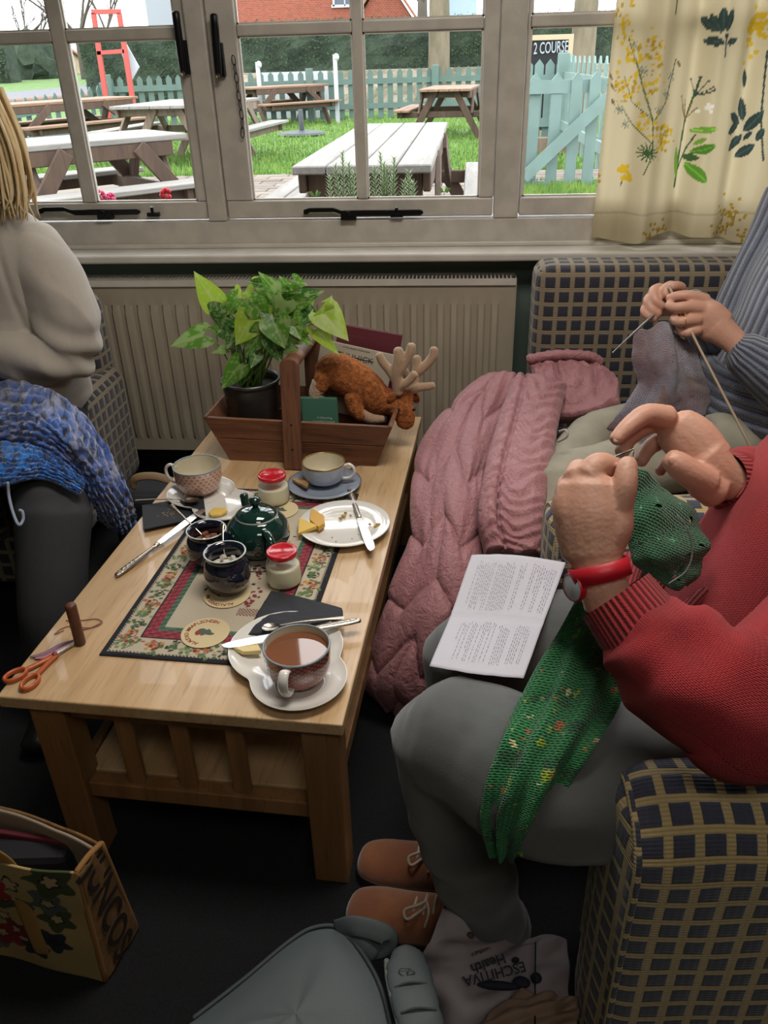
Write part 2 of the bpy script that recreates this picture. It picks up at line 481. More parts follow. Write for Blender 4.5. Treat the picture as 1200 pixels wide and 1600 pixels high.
# ---------------------------------------------------------------- the room
YW = 2.70; YB = 2.95            # inner and outer faces of the window wall
XL, XR, YF, HC = -2.4, 1.9, -2.2, 2.4
G0 = 0.2                        # ground level just outside
def ibox(x0, x1, y0, y1, z0, z1): return MB().box(((x0 + x1) / 2, (y0 + y1) / 2, (z0 + z1) / 2), (x1 - x0, y1 - y0, z1 - z0))
def struct(mb, name, m, parent=None, **k):
    o = mb.build(name, m, parent, **k)
    if parent is None: o['kind'] = 'structure'
    return o
struct(ibox(XL - .2, XR + .2, YF - .2, YB, -.1, 0), 'floor', carpet)
struct(ibox(XL - .2, XR + .2, YF - .2, YB, HC, HC + .1), 'ceiling', ceil_mat)
struct(ibox(XL - .2, XL, YF - .2, YB, 0, HC), 'wall_left', green_wall)
struct(ibox(XR, XR + .2, YF - .2, YB, 0, HC), 'wall_right', green_wall)
struct(ibox(XL - .2, XR + .2, YF - .2, YF, 0, HC), 'wall_front', cream_wall)
WZ0, WZ1 = .845, 2.2
WX0, WX1 = -1.95, 1.42
w = ibox(XL, XR, YW, YB, 0, WZ0); w.box(((XL + WX0) / 2, (YW + YB) / 2, (WZ0 + HC) / 2), (WX0 - XL, YB - YW, HC - WZ0))
w.box(((XR + WX1) / 2, (YW + YB) / 2, (WZ0 + HC) / 2), (XR - WX1, YB - YW, HC - WZ0))
w.box(((WX0 + WX1) / 2, (YW + YB) / 2, (WZ1 + HC) / 2), (WX1 - WX0, YB - YW, HC - WZ1))
struct(w, 'wall_back', green_wall)
struct(ibox(XL, XR, YW - .015, YW, 0, .1), 'baseboard_back', mat('black_skirting', '#15171a', .5))
# window board
sill_front = 2.60
o = struct(ibox(WX0 - .06, WX1 + .06, sill_front, YW + .05, .835, .862), 'trim_1', white_paint, bevel=.008, seg=3)
# frame: x positions measured at the glass plane
yf = 2.72
X = lambda px, py=310: PY(px, py, yf).x
Zf = lambda py, px=560: PY(px, py, yf).z
mul = [(X(325, 330), X(354, 335)), (X(771, 330), X(809, 335))]
zrail0, zrail1 = .862, PY(560, 343, yf).z
fr = MB()
fr.box(((WX0 + WX1) / 2, 2.765, (zrail0 + zrail1) / 2), (WX1 - WX0, .09, zrail1 - zrail0))
fr.box(((WX0 + WX1) / 2, 2.765, WZ1 - .03), (WX1 - WX0, .09, .06))
fr.box((WX0 + .03, 2.765, (WZ0 + WZ1) / 2), (.06, .09, WZ1 - WZ0)); fr.box((WX1 - .03, 2.765, (WZ0 + WZ1) / 2), (.06, .09, WZ1 - WZ0))
struct(fr, 'trim_2', frame_paint, bevel=.004)
for i, (a, b) in enumerate(mul):
    struct(ibox(a, b, 2.715, 2.81, zrail1, WZ1 - .06), 'trim_%d' % (i + 3), frame_paint, bevel=.005)
struct(ibox(WX0, WX1, 2.705, 2.722, zrail0, zrail0 + .014), 'trim_5', white_paint, bevel=.003)
zb0 = Zf(320); zb1 = Zf(312)          # bottom of glass
zbar = (Zf(49), Zf(34))               # first glazing bar
ph = zbar[0] - zb1
bars = [zbar[0], zbar[0] + ph + .035]
gl_mid = (X(394), X(748)); mcol = (X(559), X(574))
pw = mcol[0] - gl_mid[0]
def casement(n, x0, x1, gx0, gx1, munx, sash=True, ysash=2.73):
    """x0..x1 sash, gx0..gx1 glass, munx: muntin spans"""
    w = thing('window_%d' % n, None, None, ((x0 + x1) / 2, ysash, zrail1), kind='structure')
    zt = WZ1 - .06
    f = MB()
    f.box(((x0 + x1) / 2, ysash + .02, (zrail1 + zb1) / 2 + .002), (x1 - x0 - .006, .04, zb1 - zrail1 - .006))
    f.box(((x0 + x1) / 2, ysash + .02, zt - .03), (x1 - x0 - .006, .04, .06))
    f.box(((x0 + gx0) / 2, ysash + .02, (zb1 + zt - .06) / 2), (gx0 - x0 - .003, .04, zt - .06 - zb1))
    f.box(((x1 + gx1) / 2, ysash + .02, (zb1 + zt - .06) / 2), (x1 - gx1 - .003, .04, zt - .06 - zb1))
    f.build('sash_frame', frame_paint, w, bevel=.004)
    zs = [zb1] + bars + [zt - .06]
    xs = [gx0] + [v for m in munx for v in m] + [gx1]
    for a, b in munx:
        m = MB(); m.box(((a + b) / 2, ysash + .02, (zb1 + zt - .06) / 2), (b - a, .036, zt - .06 - zb1)); m.build('muntin', frame_paint, w, bevel=.004)
    for z in bars:
        if z > zt - .1: continue
        for k in range(0, len(xs), 2):
            m = MB(); m.box(((xs[k] + xs[k + 1]) / 2, ysash + .02, z + .0125), (xs[k + 1] - xs[k], .034, .03)); m.build('glazing_bar', frame_paint, w, bevel=.004)
    zz = [zb1] + [bars[0] + .0275] + [bars[1] + .0275]; ze = [bars[0] - .0025, min(bars[1] - .0025, zt - .06), zt - .06]
    for k in range(0, len(xs), 2):
        for a, b in zip(zz, ze):
            if b - a < .03: continue
            m = MB(); m.box(((xs[k] + xs[k + 1]) / 2, ysash + .024, (a + b) / 2), (xs[k + 1] - xs[k], .003, b - a)); m.build('pane', pane_glass, w)
            # white putty bead round each pane
            bd = MB(); q = .010
            for (p0, p1) in (((xs[k], a), (xs[k + 1], a)), ((xs[k], b), (xs[k + 1], b)), ((xs[k], a), (xs[k], b)), ((xs[k + 1], a), (xs[k + 1], b))):
                bd.bar((p0[0], ysash + .014, p0[1]), (p1[0], ysash + .014, p1[1]), q, .008, up=(0, 1, 0))
            bd.build('glazing_bead', white_paint, w)
    return w
w2 = casement(2, mul[0][1], mul[1][0], gl_mid[0], gl_mid[1], [mcol])
lgx1 = X(306); lm = (X(127, 312), X(148, 314))
w1 = casement(1, lm[0] - pw - .055, mul[0][0], lm[0] - pw, lgx1, [lm])
struct(ibox(lm[0] - pw - .055 - .07, lm[0] - pw - .055, 2.715, 2.81, zrail1, WZ1 - .06), 'trim_6', frame_paint, bevel=.005)
rg0 = X(816)
w3 = casement(3, mul[1][1], 1.36, rg0, 1.3, [(rg0 + pw, rg0 + pw + .025)])
# a fixed narrow light at the far left
w4 = casement(4, WX0 + .06, lm[0] - pw - .055 - .07, WX0 + .09, lm[0] - pw - .055 - .10, [])
# casement stays (peg bars) and catches
def stay(w, pL, pR, pivot):
    m = MB(); a, b = PY(pL[0], pL[1], 2.705), PY(pR[0], pR[1], 2.705)
    b.z = a.z = (a.z + b.z) / 2
    L = (b - a).length; d = (b - a).normalized()
    pts = [(0, 0), (.02, .006), (L * .25, .006), (L * .32, -.003), (L - .01, -.003), (L, -.008), (L, -.016), (L - .01, -.021), (L * .36, -.021), (L * .26, -.008), (.02, -.008), (.012, -.014), (0, -.014)]
    P = [a + d * x + Vector((0, 0, z + .005)) for x, z in pts]
    m.prism(P, (0, .007, 0)); m.build('stay_bar', black_iron, w, bevel=.0015)
    m = MB(); c = PY(pivot[0], pivot[1], 2.71); m.box(c, (.05, .022, .02)); m.lathe([(0, 0), (.008, 0), (.008, .012), (0, .012)], c + Vector((0, -.008, .004)), 12)
    m.build('stay_bracket', black_iron, w, bevel=.002)
    m = MB(); c = PY(pivot[0] + 75, pivot[1] - 2, 2.71); m.box(c, (.04, .016, .012)); m.lathe([(0, 0), (.005, 0), (.005, .02), (.007, .024), (0, .026)], c + Vector((0, -.008, .0)), 12)
    m.build('stay_peg', black_iron, w, bevel=.001)
stay(w2, (474, 330), (661, 329), (545, 338))
stay(w1, (60, 330), (218, 327), (165, 337))
def catch(w, top, bot, side):
    a, b = PY(top[0], top[1], 2.70), PY(bot[0], bot[1], 2.70); m = MB()
    m.tube([a, a * .3 + b * .7, b], [(.012, .009), (.012, .009), (.010, .008)], n=10, seg=12); m.build('catch_handle', black_iron, w, smooth=True)
    m = MB(); c = a.lerp(b, .72); m.box(c + Vector((0, .022, 0)), (.03, .02, .09)); m.build('catch_plate', black_iron, w, bevel=.003)
    m = MB(); m.lathe([(0, -.004), (.006, -.004), (.007, 0), (0, .001)], b + Vector((0, -.008, .002)), 12, Matrix.Rotation(PI / 2, 4, 'X')); m.build('screw', steel, w)
catch(w1, (274, 20), (287, 116), 1); catch(w2, (334, 24), (342, 120), 1)
# hanging chain on the middle sash: links are parts
pts = cr([PY(364, 88, 2.715), PY(369, 118, 2.715), PY(373, 150, 2.715), PY(378, 182, 2.715), PY(379, 214, 2.715)], 10)
for i in range(9):
    a, b = Vector(pts[i]), Vector(pts[i + 1]); c = (a + b) / 2; d = (b - a).normalized(); m = MB()
    side = Vector((1, 0, 0)) if i % 2 == 0 else Vector((.35, 1, 0)).normalized()
    L = (b - a).length * .62; R_ = .0055; ring = []
    for k in range(13):
        t = 2 * PI * k / 12; ring.append(c + d * (math.cos(t) * L) + side * (math.sin(t) * R_))
    m.tube(ring, .0014, n=6, seg=25, cap=False); m.build('chain_link', black_iron, w2, smooth=True)

# ---------------------------------------------------------------- added ceiling fill panels, out of view
for lx_, ly_, lb_ in ((.1, 1.25, 'nearer the window'), (.35, -.35, 'behind the camera')):
  cl = thing('ceiling_fill_panel', 'added flat ceiling fill panel with a white rim, ' + lb_, 'light', (lx_, ly_, 2.37))
  m = MB(); m.box((lx_, ly_, 2.385), (1.0, .6, .03)); m.build('housing', white_paint, cl, bevel=.004)
  ml = bpy.data.materials.new('fill_diffuser'); ml.use_nodes = True; bb = ml.node_tree.nodes['Principled BSDF']; bb.inputs['Emission Color'].default_value = (1, .9, .78, 1); bb.inputs['Emission Strength'].default_value = 1.5
  m = MB(); m.box((lx_, ly_, 2.3675), (.92, .52, .004)); m.build('diffuser', ml, cl)

# ---------------------------------------------------------------- radiator
rad_mat = mat('radiator_enamel', '#a59b8a', .38, var=.08, vs=5, bp=.0003, bs=30)
ry0, ry1 = 2.60, 2.685
rx0, rx1 = -1.42, PY(806, 445, ry0).x
rz1 = PY(500, 443, ry0).z; rz0 = PY(500, 707, ry0).z
rad = thing('radiator', 'long cream ribbed panel radiator below the window', 'radiator', ((rx0 + rx1) / 2, 2.64, rz0))
# pressed front panel: profile with vertical flutes, faded top and bottom
m = MB(); pitch = .0435; nf = int((rx1 - rx0 - .06) / pitch); x_start = rx0 + .03 + ((rx1 - rx0 - .06) - nf * pitch) / 2
xs = [rx0]; ds = [0.0]
for k in range(nf):
    for q, dd in ((.0, 0), (.12, 0), (.26, 1), (.62, 1), (.78, 0)):
        xs.append(x_start + (k + q) * pitch); ds.append(dd)
xs.append(rx1); ds.append(0)
zs = [(rz0, 0), (rz0 + .03, 0), (rz0 + .045, 0), (rz0 + .07, 1), (rz1 - .095, 1), (rz1 - .07, 0), (rz1 - .03, 0), (rz1, 0)]
vsx = [(x, ry0 + .006 - .011 * d * f, z) for z, f in zs for x, d in zip(xs, ds)]
n = len(xs); fs = [(r * n + i, r * n + i + 1, (r + 1) * n + i + 1, (r + 1) * n + i) for r in range(len(zs) - 1) for i in range(n - 1)]
m.add(vsx, fs); m.add([(rx0, ry0 + .006, rz0), (rx1, ry0 + .006, rz0), (rx1, ry0 + .02, rz0), (rx0, ry0 + .02, rz0), (rx0, ry0 + .006, rz1), (rx1, ry0 + .006, rz1), (rx1, ry0 + .02, rz1), (rx0, ry0 + .02, rz1)], [(0, 1, 2, 3), (4, 5, 6, 7), (3, 2, 6, 7), (0, 3, 7, 4), (1, 2, 6, 5)])
m.build('front_panel', rad_mat, rad, angle=35)
m = MB(); m.box(((rx0 + rx1) / 2, ry1 - .006, (rz0 + rz1) / 2), (rx1 - rx0, .012, rz1 - rz0)); m.build('rear_panel', rad_mat, rad)
m = MB(); m.box((rx1 + .0015, (ry0 + ry1) / 2, (rz0 + rz1) / 2 + .005), (.003, ry1 - ry0, rz1 - rz0 + .01)); m.build('side_cover', rad_mat, rad); m = MB(); m.box((rx0 - .0015, (ry0 + ry1) / 2, (rz0 + rz1) / 2 + .005), (.003, ry1 - ry0, rz1 - rz0 + .01)); m.build('side_cover', rad_mat, rad)
m = MB()
zt = rz1 + .006
m.box(((rx0 + rx1) / 2, ry0 + .004, zt - .004), (rx1 - rx0, .010, .02)); m.box(((rx0 + rx1) / 2, ry1 - .006, zt), (rx1 - rx0, .012, .012))
k = rx0 + .01
while k < rx1 - .01:
    m.bar((k, ry0 + .008, zt + .002), (k, ry1 - .01, zt + .002), .0045, .007); k += .0125
m.build('top_grille', white_paint, rad)
m = MB(); m.tube([(rx1 - .04, 2.66, rz0 + .03), (rx1 - .04, 2.66, .0)], .0075, n=10, seg=2); m.build('feed_pipe', mat('copper_pipe', '#8d8478', .4, .5), rad, smooth=True)
m = MB(); m.lathe([(0, 0), (.013, 0), (.017, .01), (.017, .04), (.012, .05), (0, .05)], (rx1 - .04, 2.66, rz0 - .05), 16); m.build('valve', white_paint, rad, smooth=True)
for dx in (.0, .9):
    m = MB(); m.box((rx0 + .25 + dx, 2.692, .45), (.03, .014, .4)); m.build('wall_bracket', rad_mat, rad)

# ---------------------------------------------------------------- curtain with botanical print
cy = 2.66
cx0 = PY(925, 370, cy).x; cxe = 1.30
cz0 = PY(980, 372, cy).z; cz1 = 2.28
nu, nv = 420, 300
L = cxe - cx0
def cur_xyz(u, v):
    # u across, v up; soft pleats, a deeper one near the first third, swept slightly wider at the top
    x = cx0 + L * u + .015 * (1 - v) * math.sin(u * 9)
    y = cy + .032 * math.sin(u * 30 + .6 * math.sin(v * 3)) + .010 * math.sin(u * 71 + 1 + v) + .012 * math.sin(u * 11) * (1 - v)
    z = cz0 + (cz1 - cz0) * v
    if v < .12:
        z += (.006 * math.sin(u * 30 + 1.2) - .012 * math.sin(u * 14 + .5)) * (1 - v / .12)
    x += -.018 * v * (1 - u) * -1
    return (x, y, z)
m = MB(); V = []; UV = []
for i in range(nu + 1):
    for j in range(nv + 1):
        u, v = i / nu, (j / nv) ** 1.7
        V.append(cur_xyz(u, v)); UV.append((u * L, v * (cz1 - cz0)))
F = [(i * (nv + 1) + j, (i + 1) * (nv + 1) + j, (i + 1) * (nv + 1) + j + 1, i * (nv + 1) + j + 1) for i in range(nu) for j in range(nv)]
m.add(V, F, UV)
cm = bpy.data.materials.new('printed_curtain_cloth'); cm.use_nodes = True; nt = cm.node_tree; b = nt.nodes['Principled BSDF']
a = nt.nodes.new('ShaderNodeAttribute'); a.attribute_name = 'Col'; nt.links.new(a.outputs['Color'], b.inputs['Base Color']); b.inputs['Roughness'].default_value = .9
tl = nt.nodes.new('ShaderNodeBsdfTranslucent'); nt.links.new(a.outputs['Color'], tl.inputs['Color']); ms = nt.nodes.new('ShaderNodeMixShader'); ms.inputs[0].default_value = .4
nt.links.new(b.outputs[0], ms.inputs[1]); nt.links.new(tl.outputs[0], ms.inputs[2]); nt.links.new(ms.outputs[0], nt.nodes['Material Output'].inputs['Surface'])
bump(nt, b, noise(nt, tex(nt, 'UV', (1, 1, 1)), 500, 2), .0006)
cur = m.build('curtain', cm, None, smooth=True, weld=False)
tag(cur, 'cream curtain with a yellow and green botanical print at the right of the window', 'curtain')
# print motifs, in curtain cloth metres relative to what shows in the photograph
def cpx(px, py):
    p = PY(px, py, cy); return (p.x, p.z)
strokes, blobs = [], []
def leaf(cx, cz, ln, w, ang, col): blobs.append((cx, cz, ln / 2, w / 2, ang, col, 1))
def dot(px, py, r, col):
    x, z = cpx(px, py); blobs.append((x, z, r, r, 0, col, 0))
def plf(px0, py0, px1, py1, w, col):
    a, b_ = cpx(px0, py0), cpx(px1, py1); ln = math.hypot(b_[0] - a[0], b_[1] - a[1])
    leaf((a[0] + b_[0]) / 2, (a[1] + b_[1]) / 2, ln, w, math.atan2(b_[1] - a[1], b_[0] - a[0]), col)
def stroke(pts, w, col):
    P = [cpx(*p) for p in pts]
    for p, q in zip(P[:-1], P[1:]): strokes.append((p, q, w, col))
YEL, YEL2, GR, GR2, DK, BR = lin('#c7a528'), lin('#a88a2a'), lin('#6f9a3a'), lin('#3f5a34'), lin('#33423f'), lin('#6b5a3c')
rnd = random.Random(3)
stroke([(1003, 272), (1016, 240), (1017, 190), (1008, 150), (1000, 110), (985, 60)], .003, GR2)
stroke([(1017, 190), (1040, 160), (1058, 92)], .0025, GR2); stroke([(1017, 225), (990, 195), (975, 170)], .0022, GR2); stroke([(1015, 185), (990, 160), (978, 120)], .002, GR2)
for cx_, cy_, rx_, ry_, k in ((978, 40, 12, 30, 26), (990, 85, 16, 22, 26), (1018, 80, 16, 28, 40), (985, 140, 28, 22, 50), (1005, 190, 14, 20, 16), (1033, 215, 15, 28, 60), (1020, 135, 12, 16, 14)):
    for _ in range(k):
        dot(cx_ + rnd.gauss(0, rx_ * .55), cy_ + rnd.gauss(0, ry_ * .55), rnd.uniform(.0025, .0055), YEL if rnd.random() < .6 else YEL2)
for k in range(14):
    t = 2 * PI * k / 14; plf(1010, 238, 1010 + 17 * math.cos(t), 238 + 17 * math.sin(t), .004, GR2)
for c in ((994, 70), (1005, 110), (1027, 172), (1040, 148), (1050, 120), (970, 172), (980, 195)):
    for k in range(7):
        t = 2 * PI * k / 7; plf(c[0], c[1], c[0] + 9 * math.cos(t), c[1] + 9 * math.sin(t), .003, lin('#7a8070'))
for q in range(12): dot(978 + rnd.gauss(0, 5), 268 + rnd.gauss(0, 5), .007, YEL)
stroke([(978, 275), (972, 292)], .003, GR2)
for c in ((955, 115), (957, 130), (1060, 95), (958, 155)): plf(c[0], c[1], c[0] + 5, c[1] + 10, .007, BR)
# slender plant with broad leaves
stroke([(1058, 295), (1066, 240), (1075, 190), (1090, 145), (1096, 125)], .004, GR2); stroke([(1060, 275), (1075, 235), (1088, 210)], .003, GR2)
for p in ((1085, 125), (1097, 120), (1105, 126), (1110, 136), (1105, 145), (1112, 140)):
    stroke([(1090, 150), p], .002, DK); dot(p[0], p[1], .0035, DK)
for p in ((1068, 150), (1075, 155), (1085, 160), (1092, 168), (1070, 165)): stroke([(1075, 188), p], .002, BR)
for k in range(8): dot(1103 + rnd.gauss(0, 5), 166 + rnd.gauss(0, 4), .005, lin('#e2dcd0'))
plf(1080, 205, 1118, 200, .018, GR); plf(1080, 238, 1115, 226, .026, lin('#4f7a2c')); plf(1070, 247, 1090, 246, .02, GR2); plf(1073, 256, 1100, 283, .032, lin('#5b8a2f')); plf(1060, 280, 1060, 230, .012, GR); plf(1084, 226, 1100, 214, .012, GR)
# dark leaves
for q in ((1125, 50, 1127, 12, .022), (1123, 52, 1112, 22, .02), (1130, 50, 1141, 14, .02), (1117, 50, 1101, 24, .02), (1127, 68, 1102, 62, .022), (1131, 70, 1148, 60, .018), (1127, 58, 1134, 54, .01)): plf(*q, DK)
stroke([(1128, 90), (1130, 60)], .003, DK)
stroke([(1190, 250), (1188, 180), (1194, 120), (1199, 80)], .004, DK)
for q in ((1165, 190, 1162, 152, .022), (1160, 195, 1138, 175, .024), (1158, 195, 1134, 208, .026), (1165, 207, 1192, 172, .028), (1163, 212, 1138, 237, .026), (1178, 225, 1152, 248, .026), (1164, 220, 1175, 205, .012), (1180, 220, 1192, 200, .02), (1168, 138, 1168, 108, .014)): plf(*q, DK)
for c in ((1140, 350), (1120, 360), (1150, 335), (1015, 362), (1030, 355), (930, 270), (932, 290), (1160, 368), (1135, 330)):
    for k in range(9): dot(c[0] + rnd.gauss(0, 7), c[1] + rnd.gauss(0, 8), .0045, YEL2)
    stroke([c, (c[0] - 4, c[1] + 18)], .002, BR)
for (px_, py_) in ((1185, 40), (1192, 30), (1180, 60)):
    for k in range(14): dot(px_ + rnd.gauss(0, 8), py_ + rnd.gauss(0, 14), .006, YEL)
# more sprigs on the cloth above and beyond the frame
for k in range(16):
    x0_, z0_ = rnd.uniform(cx0, cxe), rnd.uniform(1.6, 2.2)
    for q in range(30): blobs.append((x0_ + rnd.gauss(0, .03), z0_ + rnd.gauss(0, .05), .006, .006, 0, YEL if k % 2 else GR2, 0))
    strokes.append(((x0_, z0_ - .14), (x0_, z0_ + .05), .003, GR2))
def curtain_paint(co):
    base = np.array(lin('#c6b998')); C = np.tile(base, (len(co), 1)); x, z = co[:, 0], co[:, 2]
    hem = (z < cz0 + .075) & (z > cz0 + .068); C[hem] *= .8
    for (p, q, wd, col) in strokes:
        d = np.array(q) - np.array(p); L2 = (d ** 2).sum() + 1e-9
        t = np.clip(((x - p[0]) * d[0] + (z - p[1]) * d[1]) / L2, 0, 1)
        r = np.hypot(x - p[0] - t * d[0], z - p[1] - t * d[1]); k = r < wd * .62; C[k] = col
    for (bx, bz, a_, b_, an, col, isleaf) in blobs:
        k0 = (np.abs(x - bx) < a_ + .01) & (np.abs(z - bz) < a_ + .01)
        if not k0.any(): continue
        xx, zz = x[k0] - bx, z[k0] - bz; u = (xx * math.cos(an) + zz * math.sin(an)) / a_; v = (-xx * math.sin(an) + zz * math.cos(an)) / b_
        ins = (u * u + v * v < 1) if not isleaf else ((np.abs(u) < 1) & (np.abs(v) < (1 - u * u) ** .8))
        idx = np.where(k0)[0][ins]; C[idx] = col
        if isleaf and b_ > .006:
            idx2 = np.where(k0)[0][ins & (np.abs(v) < .12)]; C[idx2] = np.array(col) * 1.8
    return C
paint(cur, curtain_paint)
# ---------------------------------------------------------------- outside
def gz(y): return G0 + max(0, y - 21) * .022
lawn_m = mat('lawn_grass', '#42602a', .95, col2='#557234', vs=3, bp=.02, bs=40, edge=(.4, .6))
def terrain(x0, x1, y0, y1, n, mt, name, dz=0, side=.15):
    m = MB(); V = []
    for i in range(n + 1):
        for j in range(n + 1):
            x = x0 + (x1 - x0) * i / n; y = y0 + (y1 - y0) * j / n; V.append((x, y, gz(y) + dz))
    m.add(V, [(i * (n + 1) + j, (i + 1) * (n + 1) + j, (i + 1) * (n + 1) + j + 1, i * (n + 1) + j + 1) for i in range(n) for j in range(n)])
    return struct(m, name, mt)
terrain(-60, 40, YB, 110, 60, lawn_m, 'lawn')
# patio of brick pavers near the wall
pat = thing('patio', None, None, (-.5, 5, G0), kind='structure')
pav_m = [mat('paver_%d' % k, c, .9, col2=c2, vs=9, bp=.002, bs=60) for k, (c, c2) in enumerate((('#6c6458', '#5c544b'), ('#746a5e', '#645b50'), ('#645a50', '#544c45')))]
m = MB(); m.box((-.5, 6.6, G0 + .005), (9, 7.3, .012)); m.build('sand_bed', mat('patio_sand', '#6a6458', 1), pat)
pmesh = []
for k in range(3):
    mm = MB(); mm.box((0, 0, 0), (.385, .185, .03)); me = mm.mesh('paver', bevel=.006, seg=1); me.materials.append(pav_m[k]); pmesh.append(me)
cnt = 0; rest = MB()
for r in range(18):
    for c in range(16):
        y = 6.6 + r * .2; x = -3.6 + c * .4 + (r % 2) * .2
        if y > 10.1: continue
        if cnt < 280 and -3.3 < x < 1.6:
            o = bpy.data.objects.new('paver', pmesh[random.randrange(3)]); COL.objects.link(o); o.parent = pat; o.location = (x + .5, y - 5, .018 + random.uniform(-.002, .003)); o.rotation_euler = (0, 0, random.uniform(-.01, .01)); cnt += 1
        else: rest.box((x, y, G0 + .018), (.385, .185, .03))
rr = rest.build('paving', pav_m[0], pat); rr['kind'] = 'stuff'
# grass blades
rg = random.Random(5); m = MB()
for _ in range(42000):
    y = 10.2 + 11 * rg.random() ** 1.3; x = rg.uniform(-.55, .17) * y
    if y < 10.3: continue
    h = rg.uniform(.03, .085); a = rg.uniform(0, PI); w_ = rg.uniform(.006, .013); dx, dy = math.cos(a) * w_, math.sin(a) * w_; z = gz(y)
    o = len(m.v); m.v += [(x - dx, y - dy, z), (x + dx, y + dy, z), (x + rg.uniform(-.03, .03), y + rg.uniform(-.03, .03), z + h)]; m.f.append((o, o + 1, o + 2)); m.uv.append(None); m.mi.append(0)
for _ in range(5000):
    y = rg.uniform(7.2, 8.8); x = rg.uniform(.055, .17) * y + .1
    h = rg.uniform(.04, .12); a = rg.uniform(0, PI); w_ = .009; dx, dy = math.cos(a) * w_, math.sin(a) * w_
    o = len(m.v); m.v += [(x - dx, y - dy, G0 + .02), (x + dx, y + dy, G0 + .02), (x + rg.uniform(-.04, .04), y, G0 + .02 + h)]; m.f.append((o, o + 1, o + 2)); m.uv.append(None); m.mi.append(0)
gr = m.build('grass', mat('grass_blades', '#50752c', .8, col2='#6b8836', vs=4, edge=(.4, .6)), None, weld=False); tag(gr, 'bright green grass growing round the pub garden tables', 'grass', kind='stuff')
# road and verge
road_m = mat('asphalt', '#5c5e63', .9, col2='#525459', vs=8, bp=.003, bs=80)
m = MB(); ctr = [(-30, 23), (-18, 30), (-12, 45), (-10, 62), (-9, 90)]
C_ = cr([(a, b, 0) for a, b in ctr], 30); V = []
for k in range(30):
    t = C_[min(k + 1, 29)] - C_[max(k - 1, 0)]; nx = np.array([-t[1], t[0], 0]); nx /= np.linalg.norm(nx); wd = 3.6
    for s_ in (-1, 1):
        p = C_[k] + nx * s_ * wd; V.append((p[0], p[1], gz(p[1]) + .03))
m.add(V, [(2 * k, 2 * k + 1, 2 * k + 3, 2 * k + 2) for k in range(29)]); struct(m, 'road', road_m)
m = MB(); kp = [Vector(V[2 * k]) + Vector((0, 0, .05)) for k in range(30)]; m.tube(kp, .12, n=6, seg=60); struct(m, 'kerb', mat('kerb_stone', '#7d6a60', .9), smooth=True)

# ---------------------------------------------------------------- picnic tables
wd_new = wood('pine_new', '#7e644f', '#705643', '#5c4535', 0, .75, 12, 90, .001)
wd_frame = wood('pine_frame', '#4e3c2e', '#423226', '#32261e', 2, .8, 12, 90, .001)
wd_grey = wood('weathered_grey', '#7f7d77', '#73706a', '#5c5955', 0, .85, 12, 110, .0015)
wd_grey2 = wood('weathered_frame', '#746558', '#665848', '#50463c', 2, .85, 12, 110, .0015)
def picnic(label, loc, rz, L=1.8, W=.72, top=wd_new, frm=wd_frame, nb=5, bench=True):
    t = thing('picnic_table', label, 'picnic table', loc, rz, 'pub garden picnic tables')
    T_ = .75
    M_ = Matrix.Translation(Vector(loc)) @ Matrix.Rotation(rz, 4, 'Z')
    def B(name, a, b, w_, h_, mt, up=(0, 0, 1), par=t):
        m = MB(); m.bar(a, b, w_, h_, up); o = m.build(name, mt, None, bevel=.006, seg=1, local=True); o.parent = par; return o
    bw = W / nb
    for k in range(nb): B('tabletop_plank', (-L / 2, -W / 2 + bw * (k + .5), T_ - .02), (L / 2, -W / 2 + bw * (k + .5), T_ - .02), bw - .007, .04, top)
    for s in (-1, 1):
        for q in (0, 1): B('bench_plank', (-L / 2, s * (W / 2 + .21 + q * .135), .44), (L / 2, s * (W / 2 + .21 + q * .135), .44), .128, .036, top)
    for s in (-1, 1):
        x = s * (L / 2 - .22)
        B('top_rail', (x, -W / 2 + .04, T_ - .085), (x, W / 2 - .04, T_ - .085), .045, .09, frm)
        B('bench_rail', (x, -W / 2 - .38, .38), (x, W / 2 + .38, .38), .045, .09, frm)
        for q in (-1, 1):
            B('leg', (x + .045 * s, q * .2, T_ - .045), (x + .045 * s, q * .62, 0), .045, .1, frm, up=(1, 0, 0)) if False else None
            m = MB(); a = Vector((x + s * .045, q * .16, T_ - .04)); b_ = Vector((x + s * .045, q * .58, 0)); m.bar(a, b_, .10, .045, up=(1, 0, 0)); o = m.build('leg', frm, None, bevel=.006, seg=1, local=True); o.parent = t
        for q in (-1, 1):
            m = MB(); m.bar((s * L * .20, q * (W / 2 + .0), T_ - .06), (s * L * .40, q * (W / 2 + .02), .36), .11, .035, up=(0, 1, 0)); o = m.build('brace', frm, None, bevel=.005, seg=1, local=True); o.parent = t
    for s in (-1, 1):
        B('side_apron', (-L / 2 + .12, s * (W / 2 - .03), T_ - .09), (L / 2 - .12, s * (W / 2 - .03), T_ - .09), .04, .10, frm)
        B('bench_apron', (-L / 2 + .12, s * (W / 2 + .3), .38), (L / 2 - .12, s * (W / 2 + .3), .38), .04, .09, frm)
    return t
g = G0
def place(pA, pB, T=.95):
    a, b_ = PZ(*pA, T), PZ(*pB, T); return a, b_
# nearest big weathered table, end-on, planks running away
def picnic_at(label, pL, pR, W, far=None, L=None, **k):
    """pL, pR: ends of the near long edge"""
    a, b_ = place(pL, pR); d = (b_ - a); L = L or d.length; d.normalize(); nrm = Vector((-d.y, d.x, 0))
    c = (a + b_) / 2 + nrm * (W / 2); return picnic(label, (c.x, c.y, g), math.atan2(d.y, d.x), L, W, **k)
